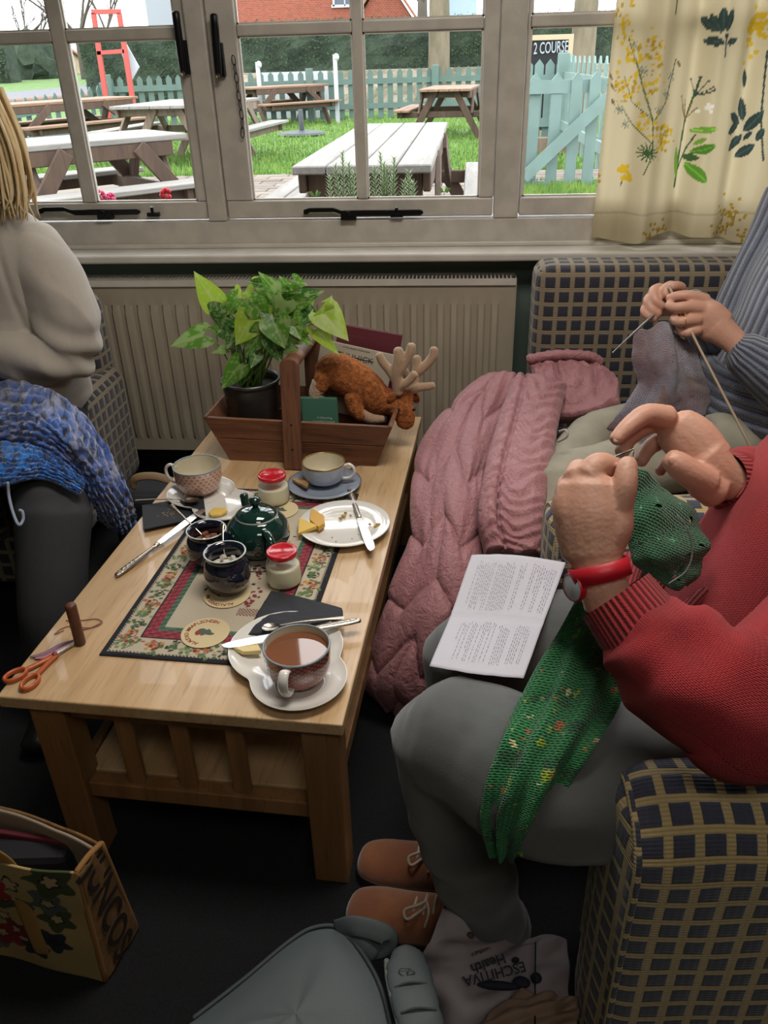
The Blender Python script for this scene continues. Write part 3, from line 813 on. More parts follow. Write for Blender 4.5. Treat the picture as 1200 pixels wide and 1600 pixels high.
# A: long weathered table in the middle pane
a, b_ = place((449, 263), (676, 254)); c2, c3 = place((552, 197), (706, 187))
mid0, mid1 = (a + b_) / 2, (c2 + c3) / 2; d = (mid1 - mid0); c = (mid0 + mid1) / 2
picnic('weathered grey picnic table seen end-on close behind the middle window', (c.x, c.y, g), math.atan2(d.y, d.x), d.length, (b_ - a).length * .98, top=wd_grey, frm=wd_frame, nb=4)
end_t = [o for o in COL.objects if o.name.startswith('picnic_table')][-1]; Lh, Wh = d.length / 2 - .16, (b_ - a).length / 2 - .06
for k in range(3): m = MB(); m.box((-Lh, 0, .63 - k * .145), (.035, Wh * 2, .138)); o = m.build('end_board', wd_frame, None, bevel=.004, seg=1, local=True); o.parent = end_t
picnic_at('big pale weathered picnic table nearest the left window, with diagonal braces', (6, 231), (292, 208), .72, top=wd_grey, frm=wd_frame)
picnic_at('brown picnic table behind the pale one, by the red frame', (8, 164), (216, 150), .75)
picnic_at('brown picnic table with a parasol base under it, in the middle pane', (352, 139), (549, 129), .8, L=1.95)
a, b_ = place((650, 140), (738, 138)); d = Vector((.1, 1, 0)).normalized(); c = (a + b_) / 2 + d * .95
picnic('brown picnic table seen end-on near the fence at the right of the middle window', (c.x, c.y, g), math.atan2(d.y, d.x), 1.9, .82)
a, b_ = place((197, 170), (300, 160)); c = (a + b_) / 2 + d * .9
picnic('small grey picnic table seen end-on between the two brown ones', (c.x, c.y, g), math.atan2(d.y, d.x), 1.9, (b_ - a).length, top=wd_grey, frm=wd_grey2)
# parasol base
c = PZ(472, 212, g)
pb = thing('parasol_base', 'round dark grey parasol base on the grass under the middle table', 'parasol base', tuple(c))
m = MB(); m.lathe([(0, 0), (.42, 0), (.44, .03), (.40, .06), (.12, .09), (0, .09)], c, 28); m.build('base_disc', mat('parasol_grey', '#2a3236', .6), pb, angle=30)
m = MB(); m.lathe([(.045, .08), (.045, .42), (.03, .43), (0, .43)], c, 14); m.build('tube', MC['parasol_grey'], pb, smooth=True)

# ---------------------------------------------------------------- fences
teal = mat('fence_teal', '#50655e', .75, var=.12, vs=5, bp=.001, bs=40)
teal2 = mat('gate_teal', '#637a74', .75, var=.12, vs=5, bp=.001, bs=40)
def picket(m, p, d, w_, h_, th=.022, z0=0):
    P = [p - d * w_ / 2 + Vector((0, 0, z0)), p + d * w_ / 2 + Vector((0, 0, z0)), p + d * w_ / 2 + Vector((0, 0, h_ - w_ * .6)), p + Vector((0, 0, h_)), p - d * w_ / 2 + Vector((0, 0, h_ - w_ * .6))]
    n = Vector((-d.y, d.x, 0)); m.prism([q + n * th for q in P], -n * th); return m
def fence(label, A, B, n, h, mt=teal, pw_=.12, posts=()):
    f = thing('picket_fence', label, 'fence', tuple(A)); d = (B - A); L = d.length; dn = Vector((d.x, d.y, 0)).normalized(); nn = Vector((-dn.y, dn.x, 0))
    for k in range(n):
        p = A.lerp(B, (k + .5) / n); picket(MB(), p, dn, pw_, h, z0=.04).build('picket', mt, f) if False else None
        m = MB(); picket(m, p, dn, pw_, h, z0=.04); m.build('picket', mt, f)
    for z in (.28, h - .24):
        m = MB(); m.bar(A - nn * .03 + Vector((0, 0, z)), B - nn * .03 + Vector((0, 0, z)), .04, .11); m.build('rail', mt, f)
    for t in posts:
        p = A.lerp(B, t) - nn * .06; m = MB(); m.box(p + Vector((0, 0, (h + .04) / 2)), (.15, .12, h + .04)); m.build('post', mt, f, bevel=.01, seg=1)
    return f
yfn = 20
def gp(px, y, z=None):
    p = PY(px, 120, y); return Vector((p.x, y, G0 if z is None else z))
fence('teal picket fence across the back of the garden behind the middle window', gp(352, 19.4), gp(770, 20.3), 27, 1.0, posts=(.31, .78, .0, 1))
fence('teal picket fence to the right of the red frame, behind the left window', gp(163, 18.6), gp(345, 19.3), 12, 1.0, posts=(.02, .98))
fence('teal picket fence dropping towards the road at the far left', gp(-30, 14.5, -.05), gp(157, 17.8, .12), 12, .95, posts=(.99,))
fence('teal picket fence behind the garden gate, by the chalkboard', gp(800, 12.6, .28), gp(884, 12.6, .28), 5, 1.05, mt=teal2, posts=(1.0,))
fence('short teal picket run receding beside the gate near the curtain', gp(886, 12.4, .26), gp(960, 9.0, .26), 9, 1.1, mt=teal2, posts=(0,))
# garden gate
gA, gB = gp(812, 8.6), gp(955, 8.75)
gt = thing('garden_gate', 'pale teal garden gate with a diagonal brace, seen in the right pane', 'gate', tuple(gA))
dn = (gB - gA).normalized(); nn = Vector((-dn.y, dn.x, 0))
for k, px in enumerate((838, 872, 903, 932)):
    m = MB(); p = gp(px, 8.62 + .003 * k); picket(m, p, dn, .105, 1.04, z0=.06); m.build('picket', teal2, gt)
for z, h_ in ((PY(860, 136, 8.6).z, .11), (PY(860, 292, 8.6).z, .11)):
    m = MB(); m.bar(Vector((gA.x, gA.y - .03, z)), Vector((gB.x, gB.y - .03, z)), .035, h_); m.build('rail', teal2, gt)
m = MB(); q0, q1 = PY(818, 278, 8.53), PY(950, 152, 8.6); m.bar(q0, q1, .03, .105, up=(0, -1, 0)) if False else m.bar(q0, q1, .11, .03, up=(0, -1, 0)); m.build('brace', teal2, gt)
m = MB(); m.box(Vector((gp(823, 8.6).x - .12, 8.6, .78)), (.12, .12, 1.15)); m.build('post', teal2, gt)
# chalkboard sign
cb0 = PY(800, 50, 13.2); cb1 = PY(897, 50, 13.2); zt_ = PY(860, 54, 13.2).z; zb_ = .35
cb = thing('chalkboard_sign', 'black pavement chalkboard with a wooden frame reading 2 COURSE', 'sign', ((cb0.x + cb1.x) / 2, 13.2, zb_))
m = MB(); m.box(((cb0.x + cb1.x) / 2, 13.2, (zt_ + zb_) / 2), (cb1.x - cb0.x - .1, .02, zt_ - zb_ - .1)); m.build('board', mat('chalk_black', '#0c0f12', .8), cb)
fw = .065
for (x0, x1, z0, z1) in ((cb0.x, cb1.x, zt_ - fw, zt_), (cb0.x, cb1.x, zb_, zb_ + fw), (cb0.x, cb0.x + fw, zb_ + fw, zt_ - fw), (cb1.x - fw, cb1.x, zb_ + fw, zt_ - fw)): m = MB(); m.box(((x0 + x1) / 2, 13.19, (z0 + z1) / 2), (x1 - x0, .04, z1 - z0)); m.build('frame_rail', mat('pale_timber', '#9c8f74', .7), cb)
tm = text_mesh('2 COURSE', .20, .002, 'LEFT', .001); tp = PY(834, 77, 13.17)
tm.transform(frame_matrix(tp, (1, 0, .02), (0, -1, 0))); sc_ = (PY(888, 75, 13.17).x - tp.x)
ys = [v.co.x for v in tm.vertices]; f_ = sc_ / (max(ys) - min(ys))
for v in tm.vertices: v.co.x = tp.x + (v.co.x - min(ys)) * f_
link('chalk_lettering', tm, mat('chalk', '#8f979c', .9), cb)
# low sleeper beds behind the gate
m = MB(); m.box((PY(850, 182, 12).x, 12.0, G0 + .12), (1.6, .15, .2)); solo(m, 'garden_sleeper', wd_grey2, 'grey timber sleeper edging lying on the grass behind the gate', 'sleeper', bevel=.01)

# ---------------------------------------------------------------- red frame and banner
red = mat('red_frame_paint', '#a04038', .6)
yr = 17.0
rf = thing('red_sign_frame', 'tall red painted sign frame standing behind the left window', 'sign frame', tuple(gp(178, yr)))
def rp(px, py): return PY(px, py, yr)
for name, a, b_, w_ in (('post', rp(146, 20), Vector((rp(160, 130).x, yr, G0)), .09), ('post', rp(186, 20), Vector((rp(203, 130).x, yr, G0)), .09), ('top_bar', rp(143, 18.5), rp(189, 18), .08), ('crossbar', rp(152, 83), rp(195, 80), .07)):
    m = MB(); m.bar(a, b_, w_, .06, up=(0, -1, 0)); m.build(name, red, rf, bevel=.005, seg=1)
m = MB(); m.prism([rp(190, 62) + Vector((0, .12, 0)), rp(214, 105) + Vector((0, .12, 0)), rp(203, 125) + Vector((0, .12, 0)), rp(185, 82) + Vector((0, .12, 0))], (0, .03, 0)); m.build('white_board', mat('white_board', '#a0a4ac', .6), rf)
# white rail ends and white sheet behind the fence
wp = mat('white_plastic', '#a4a8aa', .5)
for px, top, lab in ((402, 97, 'white post with a hooked end standing left beyond the middle table'), (523, 85, 'taller white post with a hooked end right beyond the middle table')):
    p = PY(px, top, 19.0); pt = thing('white_post', lab, 'post', (p.x, 19, G0))
    m = MB(); m.bar((p.x, 19, G0), (p.x, 19, p.z), .08, .06); m.build('shaft', wp, pt)
    m = MB(); m.ball((p.x + .03, 19, p.z - .05), (.06, .05, .07)); m.build('hook', wp, pt, smooth=True)
p0, p1 = PY(402, 130, 20.6), PY(512, 130, 20.6)
m = MB()
cv = 14
for k in range(cv):
    x0 = p0.x + (p1.x - p0.x) * k / cv; x1 = p0.x + (p1.x - p0.x) * (k + 1) / cv
    m.box(((x0 + x1) / 2, 20.6 + .01 * (k % 2), .7), (x1 - x0, .03, .95))
solo(m, 'white_banner', wp, 'long white banner tied along the far side of the back fence', 'banner')
# dry stone bank, hedge, trees
bank = mat('bank_stone', '#8f8676', .95, col2='#74705f', vs=3, bp=.05, bs=9)
m = MB(); V = []
for i in range(60):
    for j in range(6):
        x = -7 + 16 * i / 59; z = .2 + j / 5 * .95; V.append((x, 22.6 + .12 * mnoise.noise(Vector((x * 2, z * 4, 0))) + j * .04, z))
m.add(V, [(i * 6 + j, (i + 1) * 6 + j, (i + 1) * 6 + j + 1, i * 6 + j + 1) for i in range(59) for j in range(5)]); m.box((1, 23.2, .67), (16, .8, .94))
solo(m, 'stone_bank', bank, 'low rough stone bank under the dark hedge beyond the fence', 'bank', smooth=False)
leafy = mat('hedge_green', '#1f2a20', .9, col2='#334230', vs=2.2, bp=.03, bs=12, edge=(.3, .7)); leafy2 = mat('hedge_leaf', '#28382a', .9, col2='#3c4c34', vs=3)
def hedge(name, label, x0, x1, y, z0, z1, dep=1.2, nl=6000, ca='hedge', lf=.06):
    t = thing(name, label, ca, ((x0 + x1) / 2, y, z0)); m = MB(); nx = max(8, int((x1 - x0) * 3)); nz = 10; V = []
    pro = [(-dep / 2, z0)] + [(-dep / 2, z0 + (z1 - z0) * k / 6) for k in range(1, 7)] + [(0, z1 + .05), (dep / 2, z1), (dep / 2, z0)]
    for i in range(nx + 1):
        x = x0 + (x1 - x0) * i / nx
        for (dy, z) in pro:
            q = Vector((x, y + dy, z)); f = fbm(q, 1.3) * .22; V.append((x + f * .3, y + dy - f, z + (f * .5 if z > z0 + .1 else 0)))
    k_ = len(pro); m.add(V, [(i * k_ + j, (i + 1) * k_ + j, (i + 1) * k_ + j + 1, i * k_ + j + 1) for i in range(nx) for j in range(k_ - 1)])
    m.add(V[:k_], [tuple(range(k_))]); m.add(V[-k_:], [tuple(range(k_))]); m.build('foliage_core', leafy, t)
    m = MB(); r = random.Random(int(x0 * 10))
    for _ in range(nl):
        x = r.uniform(x0, x1); z = r.uniform(z0, z1); yy = y - dep / 2 - r.uniform(-.1, .16)
        if r.random() < .15: z = z1 + r.uniform(-.05, .15); yy = y + r.uniform(-dep / 2, dep / 2)
        a = Vector((r.gauss(0, 1), r.gauss(0, .5), r.gauss(0, 1))).normalized() * lf; b_ = Vector((r.gauss(0, 1), r.gauss(0, 1), r.gauss(0, 1))).normalized() * lf * .6
        c = Vector((x, yy, z)); o = len(m.v); m.v += [tuple(c), tuple(c + a), tuple(c + b_)]; m.f.append((o, o + 1, o + 2)); m.uv.append(None); m.mi.append(0)
    o = m.build('leaves', leafy2, t, weld=False); o['kind'] = 'stuff'; return t
hedge('hedge', 'long dark green clipped hedge above the stone bank behind the fence', -6.5, 8.0, 23.6, 1.05, 2.15, nl=12000)
hedge('hedge', 'tall dark yew hedge behind the red sign frame', PY(128, 80, 27).x, PY(345, 80, 27).x, 27.5, .3, 2.2, nl=9000)
hedge('hedge', 'clipped dark hedge in front of the stone barn at the far left', PY(-60, 100, 46).x, PY(20, 100, 46).x, 46, .7, 2.7, nl=2500, lf=.12)
bark = mat('tree_bark', '#6f6554', .95, col2='#57503f', vs=4, bp=.02, bs=14, stretch=(1, 1, .3)); bark2 = mat('bark_dark', '#4a443c', .95)
def tree(label, base, h, r0, seed, lean=0, mt=bark2, depth=4, spread=.5, first=.35, cat_='tree', low=3):
    r = random.Random(seed); t = thing('bare_tree', label, cat_, base); m = MB(); b0 = Vector(base)
    def br(p, d, L, rad, lev):
        q = p + d * L * .5 + Vector((r.gauss(0, .04), r.gauss(0, .04), 0)) * L; e = q + (d + Vector((0, 0, .1))).normalized() * L * .5
        m.tube([p, q, e], [rad, rad * .8, rad * .55], n=7 if lev < 2 else 4, seg=5 if lev < 2 else 3, cap=False)
        if lev >= depth: return
        for k in range(3 if lev < 2 else low):
            nd = (d + Vector((r.gauss(0, spread), r.gauss(0, spread * .6), abs(r.gauss(0, .25))))).normalized()
            br(p.lerp(e, r.uniform(.5, 1)) if k else e, nd, L * r.uniform(.6, .8), rad * .5, lev + 1)
    tr = MB(); top = b0 + Vector((lean, 0, h * first)); tr.tube([b0, b0.lerp(top, .5), top], [r0 * 1.15, r0, r0 * .85], n=14, seg=9); tr.build('trunk', mt, t, smooth=True)
    for k in range(4):
        br(top - Vector((0, 0, .1 * k)), Vector((r.gauss(0, .5), r.gauss(0, .3), 1)).normalized(), h * .25, r0 * .55, 1)
    m.build('branches', mt, t, smooth=True); return t
tree('broad pale tree trunk beyond the garden fence, behind the middle window', (PY(690, 80, 24.6).x, 22.0, G0), 9, .24, 11, mt=bark, first=.42)
tree('pale tree trunk behind the chalkboard sign and gate', (PY(912, 60, 16).x, 16.0, G0), 8, .2, 12, mt=bark, first=.45)
tree('bare tree on the skyline at the far left of the window', (PY(35, 60, 75).x, 75, 1.2), 9, .25, 3, first=.12, depth=5)
tree('bare roadside tree behind the parked car', (PY(126, 80, 48).x, 48, .75), 9, .2, 5, first=.22, depth=5)
tree('slim bare tree behind the red frame top', (PY(165, 50, 60).x, 60, 1.0), 8, .15, 9, first=.3, depth=5)
tree('spreading bare tree beside the grey roof, right of the brick house', (PY(660, 20, 33).x, 33, .4), 9, .2, 21, first=.3, depth=5)
# houses
brick = bpy.data.materials.new('red_brick'); brick.use_nodes = True; nt = brick.node_tree; b = nt.nodes['Principled BSDF']; b.inputs['Roughness'].default_value = .9
bt = nt.nodes.new('ShaderNodeTexBrick'); nt.links.new(tex(nt, 'UV'), bt.inputs['Vector']); bt.inputs['Scale'].default_value = 4; bt.inputs['Color1'].default_value = lin('#8a4230') + (1,); bt.inputs['Color2'].default_value = lin('#73382a') + (1,); bt.inputs['Mortar'].default_value = lin('#8a6a58') + (1,); nt.links.new(bt.outputs['Color'], b.inputs['Base Color'])
stone = mat('barn_stone', '#a08e74', .95, col2='#8a7a62', vs=2, bp=.03, bs=6)
slate = mat('slate_roof', '#6a7078', .8, var=.2, vs=3); tilem = mat('clay_tiles', '#9a6a50', .85, var=.2, vs=3)
def house(label, x0, x1, y0, y1, z0, ze, zr, wall, roof, wins=(), ridge='x', ch=None):
    t = thing('house', label, 'building', ((x0 + x1) / 2, (y0 + y1) / 2, z0)); m = MB(); m.box(((x0 + x1) / 2, (y0 + y1) / 2, (z0 + ze) / 2), (x1 - x0, y1 - y0, ze - z0))
    if ridge == 'x':
        for x in (x0, x1): m.prism([(x, y0, ze), (x, y1, ze), (x, (y0 + y1) / 2, zr)], (.1 if x == x0 else -.1, 0, 0))
    else:
        for y in (y0, y1): m.prism([(x0, y, ze), (x1, y, ze), ((x0 + x1) / 2, y, zr)], (0, .1 if y == y0 else -.1, 0))
    m.build('walls', wall, t, boxuv=True)
    m = MB(); th = .12
    if ridge == 'x':
        for s, ya in ((-1, y0 - .2), (1, y1 + .2)): m.prism([(x0 - .2, ya, ze - .12), (x1 + .2, ya, ze - .12), (x1 + .2, (y0 + y1) / 2, zr + .1), (x0 - .2, (y0 + y1) / 2, zr + .1)], (0, 0, th))
    else:
        for xa in (x0 - .2, x1 + .2): m.prism([(xa, y0 - .2, ze - .12), (xa, y1 + .2, ze - .12), ((x0 + x1) / 2, y1 + .2, zr + .1), ((x0 + x1) / 2, y0 - .2, zr + .1)], (0, 0, th))
    m.build('roof', roof, t)
    for (x, z, w_, h_) in wins:
        m = MB()
        for q in ((x, z + h_ / 2, w_, .08), (x, z - h_ / 2, w_ + .2, .1), (x - w_ / 2, z, .08, h_), (x + w_ / 2, z, .08, h_), (x, z, .05, h_)): m.box((q[0], y0 - .03, q[1]), (q[2], .1, q[3]))
        f = m.build('window', wp, t); m = MB(); m.box((x, y0 - .01, z), (w_, .04, h_)); m.build('pane', mat('far_glass', '#3a4450', .2), f)
    if ch: m = MB(); m.box(ch[:3], (.8, .6, 1.4)); m.build('chimney', wall, t, boxuv=True)
    return t
hx0, hx1 = PY(352, 10, 38).x, PY(560, 10, 38).x
hw = PY(533, 0, 38)
house('red brick house wall with a white sash window beyond the hedge', hx0, hx1 + .3, 38, 46, .5, 6.5, 9, brick, tilem, wins=[(hw.x + .15, 3.9, .9, 1.3), (hx0 + 1, 4.6, .9, 1.3)], ch=(hx0 + 2, 42, 9.2))
ho = house('orange brick gable end leaning low to the right of the brick house', PY(561, 10, 36.0).x, PY(640, 20, 36.0).x, 36.2, 37.5, .5, PY(590, 20, 36).z - .1, PY(590, -40, 36).z, brick, tilem, ridge='y')
house('grey slate roofed cottage at the top of the left window', PY(226, 0, 40).x, PY(320, 0, 40).x, 40, 48, .5, 5.5, 9, mat('grey_render', '#868c90', .9), slate)
house('pale blue boarded outbuilding behind the bare tree', PY(688, 10, 34).x, PY(745, 10, 34).x, 34, 37, .5, PY(700, 12, 34).z + .9, 5.0, mat('blue_boards', '#8fa0b0', .8), mat('blue_roof', '#8fa0b4', .7))
house('stone barn with an orange tiled roof at the far left beyond the road', PY(-80, 90, 52).x, PY(55, 90, 52).x, 52, 58, .7, 2.0, 2.7, stone, tilem)
m = MB(); m.ball((PY(45, 60, 50).x, 50, 1.6), (1.3, 1.0, 1.7), 20, 12)
for i, v in enumerate(m.v):
    v = Vector(v); f = fbm(v, .9) * .5; m.v[i] = tuple(v + Vector((f, f, f)))
solo(m, 'ivy_bush', leafy, 'dark rounded evergreen bush beside the stone barn', 'bush')
# car, far away
CY = 74; c = PY(111, 112, CY); cx_, cz_ = c.x, gz(CY)
car = thing('car', 'small dark blue car parked far down the road by the bare tree', 'car', (cx_, CY, cz_))
m = MB(); P = [(-.9, .28), (-.92, .7), (-.8, .88), (-.66, 1.38), (.66, 1.38), (.8, .88), (.92, .7), (.9, .28)]
m.prism([(cx_ + x, CY - 1, cz_ + z) for x, z in P], (0, 3.8, 0)); m.build('body', mat('car_blue', '#2c3a5c', .3, **{'Coat Weight': .6}), car, bevel=.08)
m = MB(); m.prism([(cx_ - .68, CY - 1.02, cz_ + .92), (cx_ + .68, CY - 1.02, cz_ + .92), (cx_ + .58, CY - 1.02, cz_ + 1.3), (cx_ - .58, CY - 1.02, cz_ + 1.3)], (0, .03, 0)); m.build('rear_window', MC['far_glass'], car)
for s in (-1, 1):
    m = MB(); m.lathe([(0, -.1), (.3, -.1), (.32, 0), (.3, .1), (0, .1)], (cx_ + s * .78, CY - .5, cz_ + .32), 16, Matrix.Rotation(PI / 2, 4, 'Y')); m.build('wheel', mat('tyre', '#151515', .8), car, smooth=True)
    m = MB(); m.box((cx_ + s * .75, CY - 1.03, cz_ + .72), (.16, .05, .12)); m.build('tail_light', mat('tail_red', '#8a2018', .4), car)
# far timber field rail
fr_ = thing('field_gate', 'brown post and rail gate in the field beyond the road', 'gate', (PY(70, 110, 60).x, 60, gz(60)))
for px in (66, 82): p = PY(px, 110, 60); m = MB(); m.bar((p.x, 60, gz(60)), (p.x, 60, gz(60) + 1.2), .12, .12); m.build('post', bark2, fr_)
m = MB(); m.bar((PY(62, 100, 60).x, 60, gz(60) + 1.2), (PY(98, 100, 60).x, 60, gz(60) + 1.2), .1, .14); m.build('rail', bark2, fr_)

# ---------------------------------------------------------------- planter below the window: rosemary, geraniums
ros = mat('rosemary_leaf', '#7c9166', .7, col2='#9aa984', vs=30); rosw = mat('rosemary_stem', '#5c5a40', .8)
yP = 3.3
pt = thing('window_planter', 'long timber planter outside under the window', 'planter', (-.6, yP, G0))
for s in (-1, 1): m = MB(); m.box((-.6, yP + s * .13, .55), (2.6, .025, .36)); m.build('side_board', wd_grey2, pt, bevel=.003)
for s in (-1, 1): m = MB(); m.box((-.6 + s * 1.29, yP, .55), (.025, .24, .36)); m.build('end_board', wd_grey2, pt)
m = MB(); m.box((-.6, yP, .54), (2.54, .23, .3)); m.build('soil', mat('soil', '#2a221c', 1, bp=.01, bs=60), pt)
for x in (-1.75, .55): m = MB(); m.box((x, yP, .285), (.06, .2, .17)); m.build('foot', wd_grey2, pt)
def rosemary(label, stems, seed):
    r = random.Random(seed); bx = PY(stems[0][0], 300, yP).x
    t = thing('rosemary_bush', label, 'plant', (bx, yP, .69)); st = MB(); lf = MB()
    for (px, pyt) in stems:
        top = PY(px, pyt, yP + r.uniform(-.04, .04)); base = Vector((top.x + r.uniform(-.02, .02), yP, .69)); L = (top - base).length
        st.tube([base, base.lerp(top, .5) + Vector((r.gauss(0, .004), 0, 0)), top], [.002, .0018, .001], n=5, seg=8)
        n = int(L / .0019)
        for k in range(n):
            f = .12 + .88 * k / n; p = base.lerp(top, f); a = k * 2.4; ln = .042 * (1 - .6 * f) + .008
            d = Vector((math.cos(a), math.sin(a), .75)).normalized() * ln; s = Vector((-math.sin(a), math.cos(a), 0)) * .0028
            lf.add([p - s, p + s, p + d], [(0, 1, 2)])
    st.build('stem', rosw, t, smooth=True); o = lf.build('needles', ros, t, weld=False); o['kind'] = 'stuff'
rosemary('small rosemary sprigs left of the centre glazing bar', [(524, 258), (535, 238), (545, 255), (515, 275), (553, 270)], 1)
rosemary('bushy rosemary right of the centre glazing bar', [(594, 238), (585, 262), (605, 262), (616, 246), (575, 280), (612, 275), (600, 255)], 2)
rosemary('short rosemary sprig at the right under the weathered table', [(639, 268), (632, 282), (645, 284)], 3)
pk = mat('pink_flower', '#c83a6a', .6); rd = mat('red_flower', '#b8122a', .6); gl = mat('geranium_leaf', '#5a7a3a', .7)
def geranium(px, py, label, mt, s=.02):
    c = PY(px, py, yP - .02); t = thing('geranium', label, 'flower', (c.x, c.y, .69)); m = MB(); m.tube([(c.x, yP, .69), (c.x + .005, yP - .01, (c.z + .69) / 2), tuple(c)], .002, n=5, seg=5); m.build('stem', gl, t)
    m = MB(); r = random.Random(px)
    for k in range(22):
        d = Vector((r.gauss(0, 1), r.gauss(0, 1), r.gauss(0, .8))).normalized() * s * .8; m.ball(c + d, (s * .38, s * .3, s * .38), 6, 4)
    m.build('petals', mt, t, smooth=True)
    m = MB(); 
    for k in range(3):
        a = k * 2.1; p = Vector((c.x, yP, .70)); d = Vector((math.cos(a), math.sin(a), .6)).normalized() * .035; s_ = Vector((-math.sin(a), math.cos(a), 0)) * .014; m.add([p, p + d * .6 - s_, p + d, p + d * .6 + s_], [(0, 1, 2, 3)])
    m.build('leaves', gl, t)
geranium(156, 305, 'pink geranium head beside the left glazing bar', pk); geranium(173, 309, 'flat pink geranium head second from the left glazing bar', pk, .018); geranium(259, 303, 'bright red geranium head at the right of the left window', rd, .022)
def seedling(px, py, label):
    c = PY(px, py, yP); t = thing('seedling', label, 'plant', (c.x, yP, .69)); m = MB(); m.tube([(c.x, yP, .69), tuple(c)], .0015, n=5, seg=3); m.build('stem', gl, t)
    for k in range(5):
        m = MB(); a = k * 1.3; d = Vector((math.cos(a), math.sin(a) * .6, .5)).normalized() * .03; s_ = Vector((0, 0, .01)); m.add([c, c + d * .5 - s_, c + d, c + d * .5 + s_], [(0, 1, 2, 3)]); m.build('leaf', gl, t)
seedling(694, 300, 'small leafy seedling at the right end of the rosemary row'); seedling(492, 306, 'tiny seedling at the left end of the rosemary row')
# ---------------------------------------------------------------- upholstery
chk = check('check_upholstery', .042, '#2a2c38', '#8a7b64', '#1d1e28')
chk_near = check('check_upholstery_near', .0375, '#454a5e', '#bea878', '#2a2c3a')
dark_leg = mat('dark_chair_leg', '#17130f', .5)
def rbox(name, c, d, r, mt, par, seg=4, M=None):
    m = MB(); m.box(c, d, M); return m.build(name, mt, par, bevel=r, seg=seg, angle=50, boxuv=True)
# sofa against the window wall
s0 = .222
so = thing('sofa', 'low check patterned sofa with its back to the window wall, under the pink coat', 'sofa', (1.0, 2.1, 0))
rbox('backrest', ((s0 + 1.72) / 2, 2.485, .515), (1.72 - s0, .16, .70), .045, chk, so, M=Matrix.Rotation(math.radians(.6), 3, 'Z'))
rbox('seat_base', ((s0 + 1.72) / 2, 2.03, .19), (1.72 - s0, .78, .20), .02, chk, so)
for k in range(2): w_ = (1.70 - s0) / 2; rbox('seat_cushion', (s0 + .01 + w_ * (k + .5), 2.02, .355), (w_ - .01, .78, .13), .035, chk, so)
for x in (s0 + .07, 1.65):
    for y in (1.7, 2.5): m = MB(); m.box((x, y, .045), (.05, .05, .09), None, .9); m.build('foot', dark_leg, so)
# armchair of the woman on the left
ac = thing('armchair', 'check patterned armchair behind the woman in the beige sweatshirt', 'armchair', (-1.5, 2.0, 0))
rbox('backrest', (-1.49, 2.455, .50), (.70, .16, .56), .05, chk, ac)
rbox('armrest', (-1.165, 2.16, .34), (.13, .68, .40), .05, chk, ac); rbox('armrest', (-1.815, 2.16, .34), (.13, .68, .40), .05, chk, ac)
rbox('seat_cushion', (-1.49, 2.09, .33), (.52, .60, .16), .04, chk, ac); rbox('seat_base', (-1.49, 2.14, .18), (.56, .62, .16), .02, chk, ac)
for x in (-1.78, -1.2):
    for y in (1.88, 2.46): m = MB(); m.box((x, y, .05), (.05, .05, .1), None, .9); m.build('foot', dark_leg, ac)
